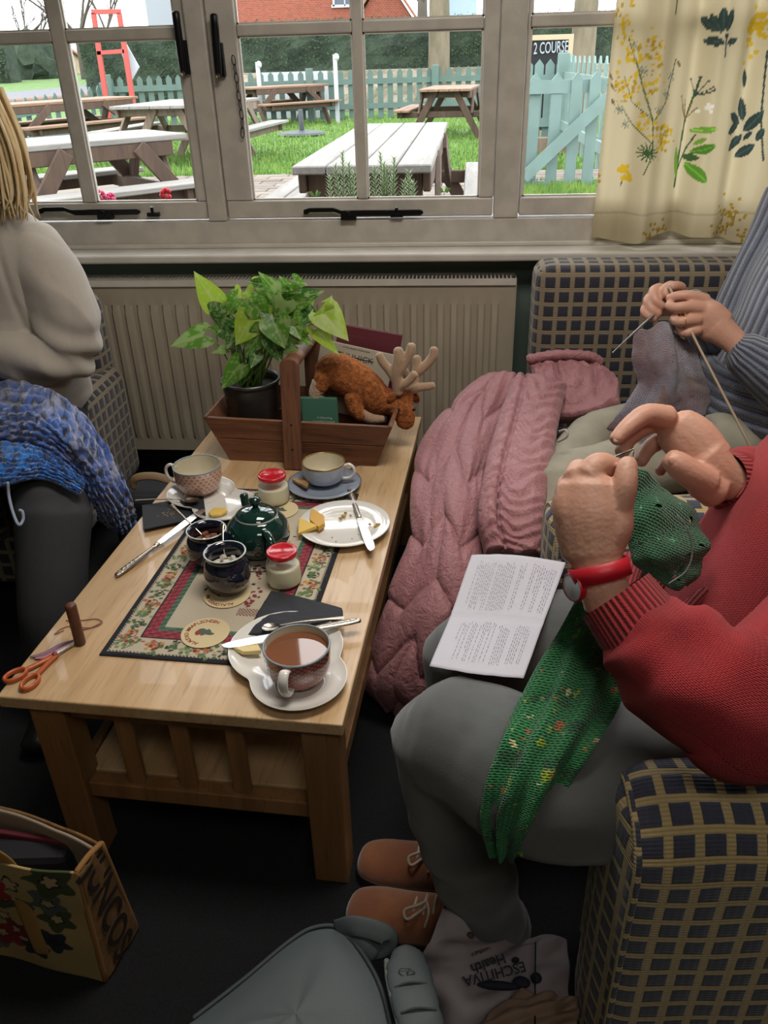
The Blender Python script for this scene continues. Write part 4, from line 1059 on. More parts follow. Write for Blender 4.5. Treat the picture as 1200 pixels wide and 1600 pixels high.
# near armchair (its near arm fills the lower right corner)
A0 = PZ(985, 1200, .60); na = thing('armchair', 'check patterned armchair nearest the camera, its padded arm in the lower right corner', 'armchair', (.6, .95, 0), )
ang = math.radians(5); Ma = Matrix.Rotation(ang, 4, 'Z')
def arm_piece(name, y_in, width, x_in, length, ztop):
    """padded arm: rounded in section, front end domed; lofted along its length"""
    m = MB(); n = 28; secs = []
    hw = width / 2; rr = .05
    # section outline (y, z) with arc length
    out = [(-hw, .06), (-hw, ztop * .35), (-hw - .004, ztop * .7), (-hw - .006, ztop - .085), (-hw + .004, ztop - .045), (-hw + .026, ztop - .014), (-hw + .06, ztop), (0, ztop + .005), (hw - .06, ztop), (hw - .026, ztop - .014), (hw - .004, ztop - .045), (hw + .006, ztop - .085), (hw + .004, ztop * .7), (hw, ztop * .35), (hw, .06)]
    prof = cr([(a, b, 0) for a, b in out], 57)[:, :2]
    al = np.concatenate([[0], np.cumsum(np.linalg.norm(np.diff(prof, axis=0), axis=1))])
    V = []; U = []; xs = [0, .003, .010, .022, .04, .07] + [.07 + (length - .07) * k / 24 for k in range(1, 25)]
    sh = [.885, .93, .96, .985, .996, 1.0] + [1.0] * 24
    for x, sc in zip(xs, sh):
        for (p, a) in zip(prof, al):
            wob = .002 * math.sin(x * 40 + a * 20)
            q = Vector((x, p[0] * sc, (p[1] - .3) * (1 - (1 - sc) * .45) + .3 + wob)); V.append(q); U.append((x, a))
    np_ = len(prof)
    m.add([tuple(v) for v in V], [(i * np_ + j, (i + 1) * np_ + j, (i + 1) * np_ + j + 1, i * np_ + j + 1) for i in range(len(xs) - 1) for j in range(np_ - 1)], U)
    # front end face: grid filled between matching rows of the outline, slightly domed
    rows = []
    half = np_ // 2; F = V[:np_]
    for j in range(half + 1):
        a, b_ = F[j], F[np_ - 1 - j]
        rows.append([a.lerp(b_, t / 10) + Vector((-.012 * math.sin(PI * t / 10) * min(1, (half - j) / 8), 0, 0)) for t in range(11)])
    vs_ = [tuple(v) for r in rows for v in r]; uvs_ = [(r[t].y + .02, r[t].z) for r in rows for t in range(11)]
    m.add(vs_, [(i * 11 + t, (i + 1) * 11 + t, (i + 1) * 11 + t + 1, i * 11 + t + 1) for i in range(len(rows) - 1) for t in range(10)], uvs_)
    M_ = Matrix.Translation(Vector((x_in, y_in, 0))) @ Ma
    m.v = [tuple(M_ @ Vector(v)) for v in m.v]
    o = m.build(name, chk_near, na, smooth=True, weld=False)
    # piping round the front edge
    pm = MB(); pts = [M_ @ (Vector((.004, F[j].y * 1.02, .3 + (F[j].z - .3) * 1.01))) for j in range(2, np_ - 2, 3)]
    pm.tube(pts, .006, n=8, seg=60); pm.build('piping', chk_near, o, smooth=True)
arm_piece('armrest', .745, .165, .222, .72, .60)
arm_piece('armrest', 1.46, .165, .20, .72, .60)
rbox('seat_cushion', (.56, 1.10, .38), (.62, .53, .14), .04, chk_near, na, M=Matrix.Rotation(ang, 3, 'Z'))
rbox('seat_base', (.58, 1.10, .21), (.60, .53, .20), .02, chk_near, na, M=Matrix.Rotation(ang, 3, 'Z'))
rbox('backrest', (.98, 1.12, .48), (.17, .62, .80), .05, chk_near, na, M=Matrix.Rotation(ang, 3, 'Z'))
for x in (.3, .9):
    for y in (.8, 1.42): m = MB(); m.box((x, y, .05), (.045, .045, .1)); m.build('foot', dark_leg, na)

# ---------------------------------------------------------------- coffee table
TZ = .43; TT = .026
FL, FR, BR_ = PZ(-6, 1088, TZ), PZ(535, 1133, TZ), PZ(661, 651, TZ)
ex = (FR - FL).normalized(); ey = Vector((-ex.y, ex.x, 0)); TW = (FR - FL).length; TL = (BR_ - FR).dot(ey)
tr = math.atan2(ex.y, ex.x)
tab = thing('coffee_table', 'pale oak coffee table with slatted ends and a lower shelf', 'table', tuple((FL + FR) / 2 + ey * TL / 2 - Vector((0, 0, TZ))), tr)
TM = Matrix.Translation(FL) @ Matrix.Rotation(tr, 4, 'Z')      # table frame: x across, y away, z=0 at the top
def tb(name, c, d, mt=oak, par=None, bevel=.003):
    m = MB(); m.box((0, 0, 0), d); M_ = TM @ Matrix.Translation(Vector(c)); m.v = [tuple(M_ @ Vector(v)) for v in m.v]
    return m.build(name, mt, par or tab, bevel=bevel)
tb('tabletop', (TW / 2, TL / 2, -TT / 2), (TW, TL, TT))
lw, ld = .066, .060
lh = TZ - TT
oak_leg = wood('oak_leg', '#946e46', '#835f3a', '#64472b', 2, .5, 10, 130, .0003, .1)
for x in (.045 + lw / 2, TW - .012 - lw / 2):
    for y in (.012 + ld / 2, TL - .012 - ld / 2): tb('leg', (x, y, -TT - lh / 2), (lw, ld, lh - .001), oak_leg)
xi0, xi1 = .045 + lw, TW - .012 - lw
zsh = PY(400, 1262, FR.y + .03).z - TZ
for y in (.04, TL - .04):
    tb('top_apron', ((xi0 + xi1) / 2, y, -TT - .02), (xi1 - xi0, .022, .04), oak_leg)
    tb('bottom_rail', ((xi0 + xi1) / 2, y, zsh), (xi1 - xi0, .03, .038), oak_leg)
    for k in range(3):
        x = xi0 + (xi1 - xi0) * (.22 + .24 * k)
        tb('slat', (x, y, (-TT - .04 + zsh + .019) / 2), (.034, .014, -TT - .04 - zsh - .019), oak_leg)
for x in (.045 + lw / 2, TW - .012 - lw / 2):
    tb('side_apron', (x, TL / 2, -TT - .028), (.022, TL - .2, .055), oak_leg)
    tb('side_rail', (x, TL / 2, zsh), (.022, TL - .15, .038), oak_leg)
tb('lower_shelf', ((xi0 + xi1) / 2 - .003, TL / 2, zsh + .012), (xi1 - xi0 + .03, TL - .12, .014), oak)
def T(px, py, dz=0): return PZ(px, py, TZ + dz)

# ---------------------------------------------------------------- trug with plant, books, toy deer
rust = wood('trug_wood', '#7d5238', '#67412c', '#3c261b', 0, .6, 16, 120, .0008)
rust_v = wood('trug_wood_upright', '#7d5238', '#644030', '#3c261b', 2, .6, 16, 120, .0008)
bf0, bf1 = T(359, 719), T(587, 729)
zr = .13
rf0, rf1 = PZ(317, 652, TZ + zr), PZ(613, 668, TZ + zr)
depth_b = .19; depth_t = .27
dx = (bf1 - bf0).normalized(); dy = Vector((-dx.y, dx.x, 0))
bb0, bb1 = bf0 + dy * depth_b, bf1 + dy * depth_b
rb0, rb1 = rf0 + dy * depth_t, rf1 + dy * depth_t
trug = thing('wooden_trug', 'brown slatted wooden trug with a tall handle at the far end of the table', 'trug', tuple((bf0 + bb1) / 2))
def plank(name, a, b, c, d, th, mt=rust):
    """a-b bottom edge, d-c top edge, thickness th inwards"""
    a, b, c, d = map(Vector, (a, b, c, d)); n = (b - a).cross(d - a).normalized() * th
    m = MB(); m.prism([a, b, c, d], -n); return m.build(name, mt, trug, bevel=.002)
def side(A0, A1, B0, B1):
    for k, (t0, t1) in enumerate(((0, .52), (.53, 1))):
        plank('side_plank', A0.lerp(B0, t0), A1.lerp(B1, t0), A1.lerp(B1, t1), A0.lerp(B0, t1), .011)
side(bf0, bf1, rf0, rf1); side(bb1, bb0, rb1, rb0)
for (a0, a1, b0, b1) in ((bb0, bf0, rb0, rf0), (bf1, bb1, rf1, rb1)):
    for (t0, t1) in ((0, .52), (.53, 1)): plank('end_plank', a0.lerp(b0, t0), a1.lerp(b1, t0), a1.lerp(b1, t1), a0.lerp(b0, t1), .011)
m = MB(); up3 = Vector((0, 0, .004)); m.prism([bf0 + up3, bf1 + up3, bb1 + up3, bb0 + up3], (0, 0, .008)); m.build('base_board', rust, trug)
# handle: two uprights and a rounded cross bar
hf_b, hf_t = T(462, 727, .003), PY(455, 566, (bf0.y + rf0.y) / 2 - .005)
hx = dx * .0245
back_off = dy * ((rb0 - rf0).length + .02)
zt_h = hf_t.z
for s_, nm in ((0, 0), (1, 1)):
    off = Vector((0, 0, 0)) if s_ == 0 else dy * .24
    b0_, t0_ = hf_b + off - dy * .012, Vector((hf_t.x, hf_t.y, zt_h)) + off - dy * .012
    if s_: b0_, t0_ = b0_ + dy * .02, t0_ + dy * .0
    P = [b0_ - hx, b0_ + hx, t0_ + hx]; 
    for q in range(1, 8): a = PI * q / 8; P.append(t0_ + hx * math.cos(a) + Vector((0, 0, .018 * math.sin(a))))
    P.append(t0_ - hx); m = MB(); m.prism(P, dy * (-.016 if s_ == 0 else .016)); m.build('handle_upright', rust_v, trug, bevel=.002)
m = MB(); ct = Vector((hf_t.x, hf_t.y, zt_h - .002)); m.tube([ct - dy * .012, ct + dy * .25], [(.022, .017)] * 2, n=18, seg=3, up=(0, 0, 1)); m.build('cross_bar', rust_v, trug, smooth=True)
for q in (.28, .72): m = MB(); m.ball(hf_b.lerp(hf_t, q * .55 + .05) - dy * .029, (.003, .0015, .003), 8, 5); m.build('nail', black_iron, trug)

# pot with arrowhead plant
pc = PZ(398, 636, TZ + .05) ; pc = Vector((PY(393, 610, bf0.y + .115).x, bf0.y + .115, TZ + .013))
pot = thing('potted_plant', 'arrowhead vine with variegated leaves in a grey metal pot in the trug', 'plant', tuple(pc))
potm = mat('zinc_pot', '#5c5e5c', .32, .7, var=.3, vs=12, bp=.0004, bs=60)
R_ = .080; hP = PY(395, 590, pc.y).z - pc.z
m = MB(); m.lathe([(0, 0), (R_ * .78, 0), (R_ * .82, .004), (R_ * .97, hP - .02), (R_ * 1.0, hP - .012), (R_ * 1.04, hP - .008), (R_ * 1.04, hP), (R_ * .99, hP), (R_ * .95, hP - .01), (R_ * .93, hP - .03)], pc, 40); m.build('pot', potm, pot, smooth=True)
m = MB(); m.lathe([(0, hP - .022), (R_ * .94, hP - .025)], pc, 24); m.build('soil', mat('potting_soil', '#231b15', 1, bp=.004, bs=90), pot)
lg = [mat('vine_leaf_%d' % k, c, .42, attr=True, **{'Subsurface Weight': .0}) for k, c in enumerate(('#5a8a30', '#7a9c40'))]
for m_ in lg:
    nt = m_.node_tree; b = nt.nodes['Principled BSDF']; tl = nt.nodes.new('ShaderNodeBsdfTranslucent'); a = [q for q in nt.nodes if q.type == 'ATTRIBUTE'][0]; nt.links.new(a.outputs['Color'], tl.inputs['Color']); ms = nt.nodes.new('ShaderNodeMixShader'); ms.inputs[0].default_value = .45
    nt.links.new(b.outputs[0], ms.inputs[1]); nt.links.new(tl.outputs[0], ms.inputs[2]); nt.links.new(ms.outputs[0], nt.nodes['Material Output'].inputs['Surface'])
stem_m = mat('vine_stem', '#6a8a44', .5)
def arrow_leaf(base, tip, width, roll=0, tone=0, curl=.15, pale=.3):
    """arrowhead leaf from stalk joint to tip, with lobes, a folded midrib and pale veins"""
    base, tip = Vector(base), Vector(tip); d = tip - base; L = d.length; d.normalize()
    to_cam = (Vector((0, 0, CAMZ)) - base).normalized(); nrm = (to_cam - d * to_cam.dot(d)).normalized(); nrm = Matrix.Rotation(roll, 3, d) @ nrm; s = d.cross(nrm).normalized()
    prof = [(-.34, .10, .62), (-.22, .0, .85), (0, 0, 1.0), (.2, 0, .93), (.45, 0, .66), (.7, 0, .36), (.9, 0, .13), (1.0, 0, .0)]
    nu_, nv_ = 18, 7; V = []; Cc = []
    for i in range(nu_):
        t = i / (nu_ - 1); u = -.3 + 1.3 * t
        if u < 0: inner = min(.95, .62 * (-u / .3) ** .8); outer = .92 * (1 - (-u / .3) ** 2.4) ** .5 * .95 + .28 * (-u / .3)
        else: inner = 0; outer = (1 - u ** 1.5) ** 1.05 * .97
        inner = min(inner, outer)
        for side_ in (-1, 1):
            for j in range(nv_):
                f = inner + (outer - inner) * j / (nv_ - 1); w_ = f * width / 2
                h = .25 * w_ - curl * L * max(u, 0) ** 2 * .8 + .012 * L * math.sin(u * 16) * f
                V.append(base + d * L * u + s * side_ * w_ + nrm * h)
                vein = (f < .05) or (abs(((u * 5.5 - f * 1.6) % 1) - .5) < .09 and j % 7 < 6)
                nz_ = mnoise.noise(Vector((u * 4 + base.x * 50, f * 3 * side_, base.z * 40)))
                c = np.array(lin('#5b9030') if tone == 0 else (lin('#a0bf3e') if tone == 1 else lin('#3f7030')))
                if vein: c = c * .45 + np.array(lin('#b9c88a')) * .55
                elif nz_ > .28 - pale: c = c * .6 + np.array(lin('#c3cc98')) * .4
                Cc.append(c)
    F = []
    W2 = nv_ * 2
    for i in range(nu_ - 1):
        for q in (0, nv_):
            for j in range(nv_ - 1): a = i * W2 + q + j; F.append((a, a + W2, a + W2 + 1, a + 1))
    m = MB(); m.add(V, F); o = m.build('leaf', lg[0], pot, smooth=True, weld=False)
    me = o.data; at = me.color_attributes.new('Col', 'FLOAT_COLOR', 'POINT'); at.data.foreach_set('color', np.hstack([np.clip(np.array(Cc), 0, 1), np.ones((len(Cc), 1))]).ravel()); return o
ctr = pc + Vector((0, 0, hP - .02))
rl = random.Random(4)
def vine(bx, by, tx, ty, w_px, yoff=0.0, tone=0, roll=0, curl=.15, pale=0, yb=None):
    y0 = pc.y + yoff; b_ = PY(bx, by, y0); t_ = PY(tx, ty, y0 - .015 + rl.uniform(-.02, .02)); w_ = w_px * .00168
    arrow_leaf(b_, t_, w_, roll, tone, curl, pale)
    m = MB(); st = ctr + Vector((rl.uniform(-.03, .03), rl.uniform(-.03, .03), 0)); mid = st.lerp(b_, .55) + Vector((0, 0, .02 + .02 * rl.random()))
    m.tube([st, mid, b_], [.0026, .002, .0014], n=6, seg=9); m.build('stalk', stem_m, pot, smooth=True)
for a in ((333, 470, 303, 424, 44, -.03, 1, 0, .05, -.3), (437, 463, 405, 425, 40, -.02, 0, .2, .1), (352, 478, 372, 452, 26, 0, 0), (318, 524, 264, 541, 40, -.05, 0, .1, .2, .3), (375, 570, 344, 610, 40, -.07, 0, .2, .1), (392, 500, 368, 540, 50, -.07, 1, 0, .1), (352, 495, 345, 515, 50, -.05, 2), (340, 480, 335, 500, 34, -.03, 2),
          (400, 478, 420, 505, 40, -.06, 0), (372, 470, 352, 492, 40, -.04, 0, .5), (425, 482, 405, 470, 34, 0, 2), (442, 470, 470, 458, 34, -.01, 0, .3), (455, 475, 487, 470, 40, -.02, 0, -.2), (430, 455, 414, 438, 30, .02, 0), (450, 450, 437, 432, 26, .03, 0), (462, 455, 440, 446, 20, 0, 0),
          (395, 458, 380, 460, 30, 0, 1), (378, 455, 368, 465, 28, .01, 1), (430, 505, 445, 545, 52, -.08, 0, .1, .1, .2), (440, 528, 418, 550, 40, -.08, 2, .2), (455, 500, 470, 530, 40, -.06, 0), (478, 490, 500, 500, 36, -.03, 2), (410, 520, 404, 540, 34, -.05, 2), (385, 520, 380, 545, 26, -.03, 2),
          (507, 490, 545, 532, 52, -.06, 1, -.2, .1, .4), (503, 500, 520, 466, 42, -.05, 1, .5, .2), (495, 515, 530, 556, 28, -.07, 1, .3, .1), (440, 510, 462, 505, 40, -.05, 2), (415, 500, 395, 515, 36, -.04, 2), (465, 480, 450, 500, 40, -.03, 2), (420, 465, 400, 450, 34, -.01, 0), (360, 502, 340, 520, 30, -.03, 2),
          (368, 515, 355, 545, 36, -.04, 2), (425, 490, 430, 515, 40, -.05, 2), (448, 540, 445, 555, 40, -.08, 0, 0, .1, .3), (480, 470, 490, 455, 24, .0, 1), (345, 472, 340, 468, 26, 0, 0), (400, 440, 412, 432, 18, .03, 1), (470, 510, 455, 535, 34, -.05, 0), (352, 545, 330, 552, 16, -.05, 0, 0, .1, .5), (408, 520, 380, 560, 36, -.08, 0, .2), (425, 530, 440, 570, 34, -.085, 2, .1), (450, 515, 490, 540, 40, -.07, 0, .2, .1, .3), (395, 490, 430, 480, 44, -.04, 1, .1), (470, 465, 505, 455, 30, -.01, 2), (385, 470, 400, 500, 44, -.05, 0), (415, 445, 385, 440, 28, .02, 2), (445, 470, 430, 500, 40, -.05, 0, 0, .1, .4), (362, 490, 350, 470, 30, 0, 1), (460, 440, 480, 445, 26, .02, 0), (400, 555, 392, 575, 24, -.08, 2), (350, 520, 325, 512, 26, -.02, 0, .3)):
    vine(*a)

# books and papers in the trug
def slab(label, name, c, d, th, w_, h_, mt, cat_, pages=None, tilt=0):
    pass
def book(name, label, cat_, corner, xd, upd, w_, h_, th, cover, page, txt=None, extra=None):
    """corner: lower left front; cover board, page block and spine as parts"""
    x = Vector(xd).normalized(); u = Vector(upd).normalized(); nn_ = x.cross(u).normalized()  # towards viewer
    t = thing(name, label, cat_, tuple(corner)); corner = Vector(corner)
    def bx(nm, x0, x1, z0, z1, y0, y1, mt, bev=.001):
        m = MB(); P = [corner + x * a + u * b + nn_ * c for c in (y0, y1) for a, b in ((x0, z0), (x1, z0), (x1, z1), (x0, z1))]
        m.add(P, [(0, 3, 2, 1), (4, 5, 6, 7), (0, 1, 5, 4), (1, 2, 6, 5), (2, 3, 7, 6), (3, 0, 4, 7)]); return m.build(nm, mt, t, bevel=bev)
    bx('front_cover', 0, w_, 0, h_, -.0015, .001, cover); bx('back_cover', 0, w_, 0, h_, -th - .001, -th + .0012, cover); bx('pages', .003, w_ - .004, .003, h_ - .004, -th + .0014, -.0017, page, 0)
    bx('spine', -.0015, .0015, 0, h_, -th, .0, cover)
    if txt:
        for (s_, sz, cx_, cz_, mt) in txt:
            me = text_mesh(s_, sz, .0002, 'CENTER'); me.transform(frame_matrix(corner + x * cx_ + u * cz_ + nn_ * .0014, x, nn_)); link('lettering', me, mt, t)
    return t, corner, x, u, nn_, bx
page_m = mat('paper_pages', '#c8c0ac', .8, bp=.0004, bs=400, stretch=(1, 1, 20)); print_m = mat('printed_ink', '#2a2a2c', .8); pale_ink = mat('pale_print', '#b9c4b0', .7)
yb_ = bb0.y
maroon = mat('maroon_cover', '#5c2430', .45); paper_m = mat('paper_sheet', '#c9c8cc', .8, bp=.0002, bs=200)
c0 = PY(520, 640, yb_ - .015); c0.z = TZ + .02
tl_ = .30
def upv(tilt): return Vector((-.03, math.sin(tilt), math.cos(tilt)))
hB = PY(540, 508, yb_ + .03).z - c0.z
def book2(name, label, cat_, tlp, trp, y, h_, th, cover, **k):
    A, B = PY(tlp[0], tlp[1], y), PY(trp[0], trp[1], y); x = (B - A); w_ = x.length; x.normalize(); up_ = Vector((0, .10, 1)); up_ = (up_ - x * up_.dot(x)).normalized()
    return book(name, label, cat_, A - up_ * h_, x, up_, w_, h_, th, cover, page_m, **k), w_
(bk), _w = book2('hardback_book', 'maroon hardback leaning at the back of the trug behind the toy deer', 'book', (530, 506), (629, 524), yb_ + .03, .235, .014, maroon)
m = MB(); t_, cn, x_, u_, n_, bx_ = bk; bx_('title_rule', .03, .075, .208, .2088, .001, .0014, mat('rose_print', '#7c4450', .6), 0)
nb_, _w = book2('magazine', 'black and white magazine with bold lettering in front of the maroon book', 'magazine', (503, 530), (617, 555), yb_ - .005, .20, .006, mat('newsprint', '#a8a294', .8), txt=[('THHHICK', .024, .10, .168, print_m), ('of the people of the coast', .0075, .10, .193, print_m)])
t_, cn, x_, u_, n_, bx_ = nb_
r = random.Random(8)
bx_('title_rule', .05, .155, .1665, .1690, .0012, .0017, print_m, 0)
for k in range(12): bx_('print_row', .062 + .009 * k, .066 + .009 * k + .002 * r.random(), .085, .105 + .03 * r.random(), .0011, .0016, print_m, 0)
for k in range(4): bx_('print_row', .05, .165, .075 - .008 * k, .077 - .008 * k, .0011, .0016, print_m, 0)
gcov = mat('green_cover', '#3f6e5c', .5)
cg = PY(478, 655, bf0.y + .04); cg.z = TZ + .045
book('paperback_book', 'small green paperback standing in the trug beside the handle', 'book', PY(474, 668, bf0.y + .045), (1, 0, -.02), upv(.1), .098, PY(510, 622, bf0.y + .05).z - PY(510, 668, bf0.y + .045).z, .014, gcov, page_m, txt=[('A Charming', .0085, .062, .030, pale_ink), ('CAVITECTIONS', .0090, .058, .018, pale_ink)])
book('paperback_book', 'thin pink-edged book just behind the green paperback', 'book', PY(476, 664, bf0.y + .075), (1, 0, -.02), upv(.1), .088, .062, .010, mat('dusky_cover', '#8f6a66', .6), page_m)

# toy deer
fur_m, nt, b = base_mat('plush_fur', .95); b.inputs['Sheen Weight'].default_value = .8; b.inputs['Sheen Roughness'].default_value = .5; b.inputs['Sheen Tint'].default_value = lin('#d08a50') + (1,)
v_ = tex(nt, 'Object'); a_ = noise(nt, v_, 90, 4); nt.links.new(mixc(nt, a_.step(.3, .7), lin('#ac6430'), lin('#733f1c')), b.inputs['Base Color']); bump(nt, b, noise(nt, v_, 260, 4) + a_ * .6, .006)
fur_c, nt, b = base_mat('plush_cream', .95); b.inputs['Sheen Weight'].default_value = .6; v_ = tex(nt, 'Object'); a_ = noise(nt, v_, 90, 4); nt.links.new(mixc(nt, a_, lin('#b89a80'), lin('#8a6a52')), b.inputs['Base Color']); bump(nt, b, noise(nt, v_, 240, 4), .004)
antl = mat('antler_felt', '#a98e72', .95, var=.15, vs=40, bp=.001, bs=200, **{'Sheen Weight': .5})
yd = bf0.y + .12
D_ = lambda px, py, o=0: PY(px, py, yd + o)
deer = thing('toy_deer', 'brown plush toy reindeer leaning head down over the end of the trug', 'toy', (D_(560, 640).x, yd, TZ + .015))
m = MB()
m.tube([D_(503, 582), D_(525, 580), D_(560, 598), D_(588, 622), D_(606, 632)], [.036, .051, .052, .046, .034], n=16, seg=26)
m.tube([D_(598, 622), D_(618, 630, -.01), D_(632, 642, -.02)], [.031, .036, .034], n=16, seg=14)
m.tube([D_(630, 640, -.02), D_(633, 656, -.025), D_(631, 664, -.03)], [.031, .028, .023], n=14, seg=12)
m.ball(D_(632, 622, -.01), .026)
for sx, oy in ((0, -.035), (4, .035)):
    m.tube([D_(552 + sx, 620, oy), D_(556 + sx, 640, oy - .01), D_(566 + sx, 652, oy - .015)], [.026, .022, .015], n=12, seg=12)
    m.tube([D_(506 + sx, 588, oy * .8), D_(500 + sx, 606, oy)], [.027, .022], n=12, seg=8)
me = remesh(m, 'body', .0035, 5, .5, lambda c: .0016 * mnoise.noise(c * 120)); link('body', me, fur_m, deer, smooth=True)
for sx, oy in ((0, -.030), (4, .035)):
    m = MB(); m.tube([D_(500 + sx, 598, oy), D_(494 + sx, 618, oy - .008), D_(508 + sx, 632, oy - .012)], [.023, .019, .012], n=12, seg=12); m.build('hind_leg', fur_c, deer, smooth=True)
    m = MB(); m.tube([D_(562 + sx, 646, oy - .014), D_(580 + sx, 654, oy - .014), D_(598 + sx, 655, oy - .014)], [.016, .014, .010], n=12, seg=12); m.build('foreleg', fur_c, deer, smooth=True)
for px, py, o, an in ((612, 617, -.04, .5), (648, 617, .02, -.5)):
    m = MB(); m.ball(D_(px, py + 4, o), (.012, .006, .019), 14, 9, Matrix.Rotation(an, 3, 'Y')); e = m.build('ear', fur_m, deer, smooth=True)
m = MB(); m.ball(D_(623, 640, -.052), .0045, 12, 8); m.build('eye', mat('bead_eye', '#0b0908', .08), deer, smooth=True)
m = MB(); m.ball(D_(647, 640, -.045), .0045, 12, 8); m.build('eye', MC['bead_eye'], deer, smooth=True)
m = MB(); c_ = D_(600, 625); ax = (D_(618, 630, -.01) - D_(588, 618)).normalized(); s1 = ax.cross(Vector((0, 1, 0))).normalized(); s2 = ax.cross(s1)
m.tube([c_ + s1 * .0345 * math.cos(a) + s2 * .0345 * math.sin(a) for a in [2 * PI * k / 24 for k in range(25)]], [(.0075, .0025)] * 25, n=8, seg=49, cap=False, up=None); m.build('red_collar', mat('red_ribbon', '#b02020', .7), deer, smooth=True)
for br in ([((620, 612, -.02), (613, 590, -.02), (610, 572, -.015), (612, 560, -.01), (597, 549, -.02)),] and ()): pass
def antler(pts_list):
    m = MB()
    for pts, rr in pts_list: m.tube([D_(*p) for p in pts], [q * 1.28 for q in rr], n=12, seg=16)
    me = remesh(m, 'antler', .0028, 3, .5); link('antler', me, antl, deer, smooth=True)
antler([([(622, 614, -.03), (621, 600, -.032), (620, 580, -.034), (623, 558, -.036), (622, 546, -.036)], [.0115, .012, .0125, .012, .010]), ([(619, 596, -.032), (608, 578, -.03), (598, 566, -.03), (592, 554, -.03)], [.010, .010, .0095, .0085]),
        ([(622, 585, -.034), (633, 566, -.036), (641, 550, -.036), (643, 539, -.036)], [.010, .010, .010, .009]), ([(624, 604, -.034), (638, 596, -.04), (648, 584, -.042)], [.010, .009, .009])])
antler([([(640, 614, .01), (647, 596, .02), (652, 575, .03), (651, 558, .034)], [.010, .011, .010, .009]), ([(650, 585, .025), (664, 572, .02), (676, 557, .02), (678, 545, .02)], [.010, .010, .010, .009]), ([(642, 610, .0), (655, 605, .0), (668, 604, 0), (677, 602, 0)], [.010, .010, .009, .008]), ([(642, 600, .015), (636, 588, .02), (632, 578, .02)], [.009, .009, .008])])
# ---------------------------------------------------------------- things on the table
def TP(px, py, dz=0): return PZ(px, py, TZ + dz)
# woven table mat
mt0, mt1 = TP(158, 1022, .002), TP(470, 1040, .002); mt3 = TP(300, 768, .002)
mx = ex; my = ey
mo = mt0.copy(); MWd = (TP(499, 940, .002) - mo).dot(mx); MLn = (TP(545, 772, .002) - mo).dot(my)
print('mat size', MWd, MLn)
nu_, nv_ = 300, 380
def tapestry(co):
    x, y = co[:, 0], co[:, 1]; C = np.tile(np.array(lin('#b6aa96')), (len(co), 1)); rw = np.sin(y * 1400) * .06; C *= (1 + rw)[:, None]
    W, L = MWd, MLn; e = np.minimum.reduce([x, W - x, y, L - y])
    def put(k, c): C[k] = lin(c)
    rr = np.sin(x * 5200 + y * 3100) * .5 + np.sin(y * 4700) * .5
    k = (e > .058) & (e < .080); put(k, '#7c2634'); put(k & (rr > .2), '#9c4a52'); put(k & (e > .067) & (e < .069), '#5a1c28')
    k = (e >= .080) & (e < .091); put(k, '#3a5a48'); put(k & (rr > .3), '#5c7a64')
    k = (e > .055) & (e < .058); put(k, '#2a2226')
    k = (e < .008); put(k, '#1b1d24'); k = (e >= .008) & (e < .012) & (np.sin((x + y) * 900) > 0); put(k, '#1b1d24')
    r = random.Random(12)
    def blob(cx, cy, s, c, n=10, sp=.012):
        for _ in range(n):
            a, b_ = cx + r.gauss(0, sp), cy + r.gauss(0, sp); k = ((x - a) / s) ** 2 + ((y - b_) / (s * r.uniform(.5, 1.2))) ** 2 < 1; put(k, c)
    # running border of leaves, berries and flowers
    per = []
    t = .03
    while t < L - .03: per += [(.032, t), (W - .032, t)]; t += .034
    t = .09
    while t < W - .07: per += [(t, .032), (t, L - .032)]; t += .034
    for i, (cx, cy) in enumerate(per):
        kind = i // 2 % 3
        if kind == 0:
            blob(cx, cy, .0045, '#5a7048', 12, .010); blob(cx, cy, .004, '#7c8e62', 8, .010); blob(cx + .004, cy + .01, .004, '#8a2c30', 3, .005)
        elif kind == 1:
            blob(cx, cy, .005, '#a0604a', 9, .009); blob(cx, cy, .004, '#b08a48', 7, .008); blob(cx, cy, .004, '#7c2634', 4, .010); blob(cx, cy - .018, .004, '#5a7048', 5, .006)
        else:
            blob(cx, cy, .0045, '#4c6440', 12, .010); blob(cx, cy, .003, '#2c3426', 6, .010)
        d = np.abs(np.hypot(x - cx, y - cy) - .012); put((d < .0011) & (x > cx), '#3a4632')
    # centre: sprigs, little birds and baskets
    for (cx, cy, c1, c2) in ((W * .42, L * .33, '#4a4a38', '#6a7a58'), (W * .6, L * .30, '#7c2c34', '#5a3a30'), (W * .5, L * .55, '#3c4c38', '#7c2c34'), (W * .62, L * .62, '#6a3a34', '#4a5a48'), (W * .40, L * .7, '#4a4a38', '#6a7a58'), (W * .6, L * .45, '#3a2a2c', '#7c2c34')):
        blob(cx, cy, .0045, c1, 16, .016); blob(cx, cy, .003, c2, 12, .018)
    k = (np.abs(x - W * .66) < .03) & (np.abs(y - L * .23) < .012) & (np.sin(x * 900) * np.sin(y * 900) > 0); put(k, '#6a3a34')
    return C
mv = MB(); V = []
for i in range(nu_ + 1):
    for j in range(nv_ + 1):
        x, y = MWd * i / nu_, MLn * j / nv_; z = .0035 + .0012 * (math.sin(y * 1300) * .3) + .0015 * max(0, mnoise.noise(Vector((x * 9, y * 9, 0))))
        V.append((x, y, z))
F = [(i * (nv_ + 1) + j, (i + 1) * (nv_ + 1) + j, (i + 1) * (nv_ + 1) + j + 1, i * (nv_ + 1) + j + 1) for i in range(nu_) for j in range(nv_)]
mv.add(V, F)
tmat = thing('table_mat', 'woven tapestry table mat with red and green border bands and leaf sprigs', 'table mat', tuple(mo - Vector((0, 0, .002))), tr)
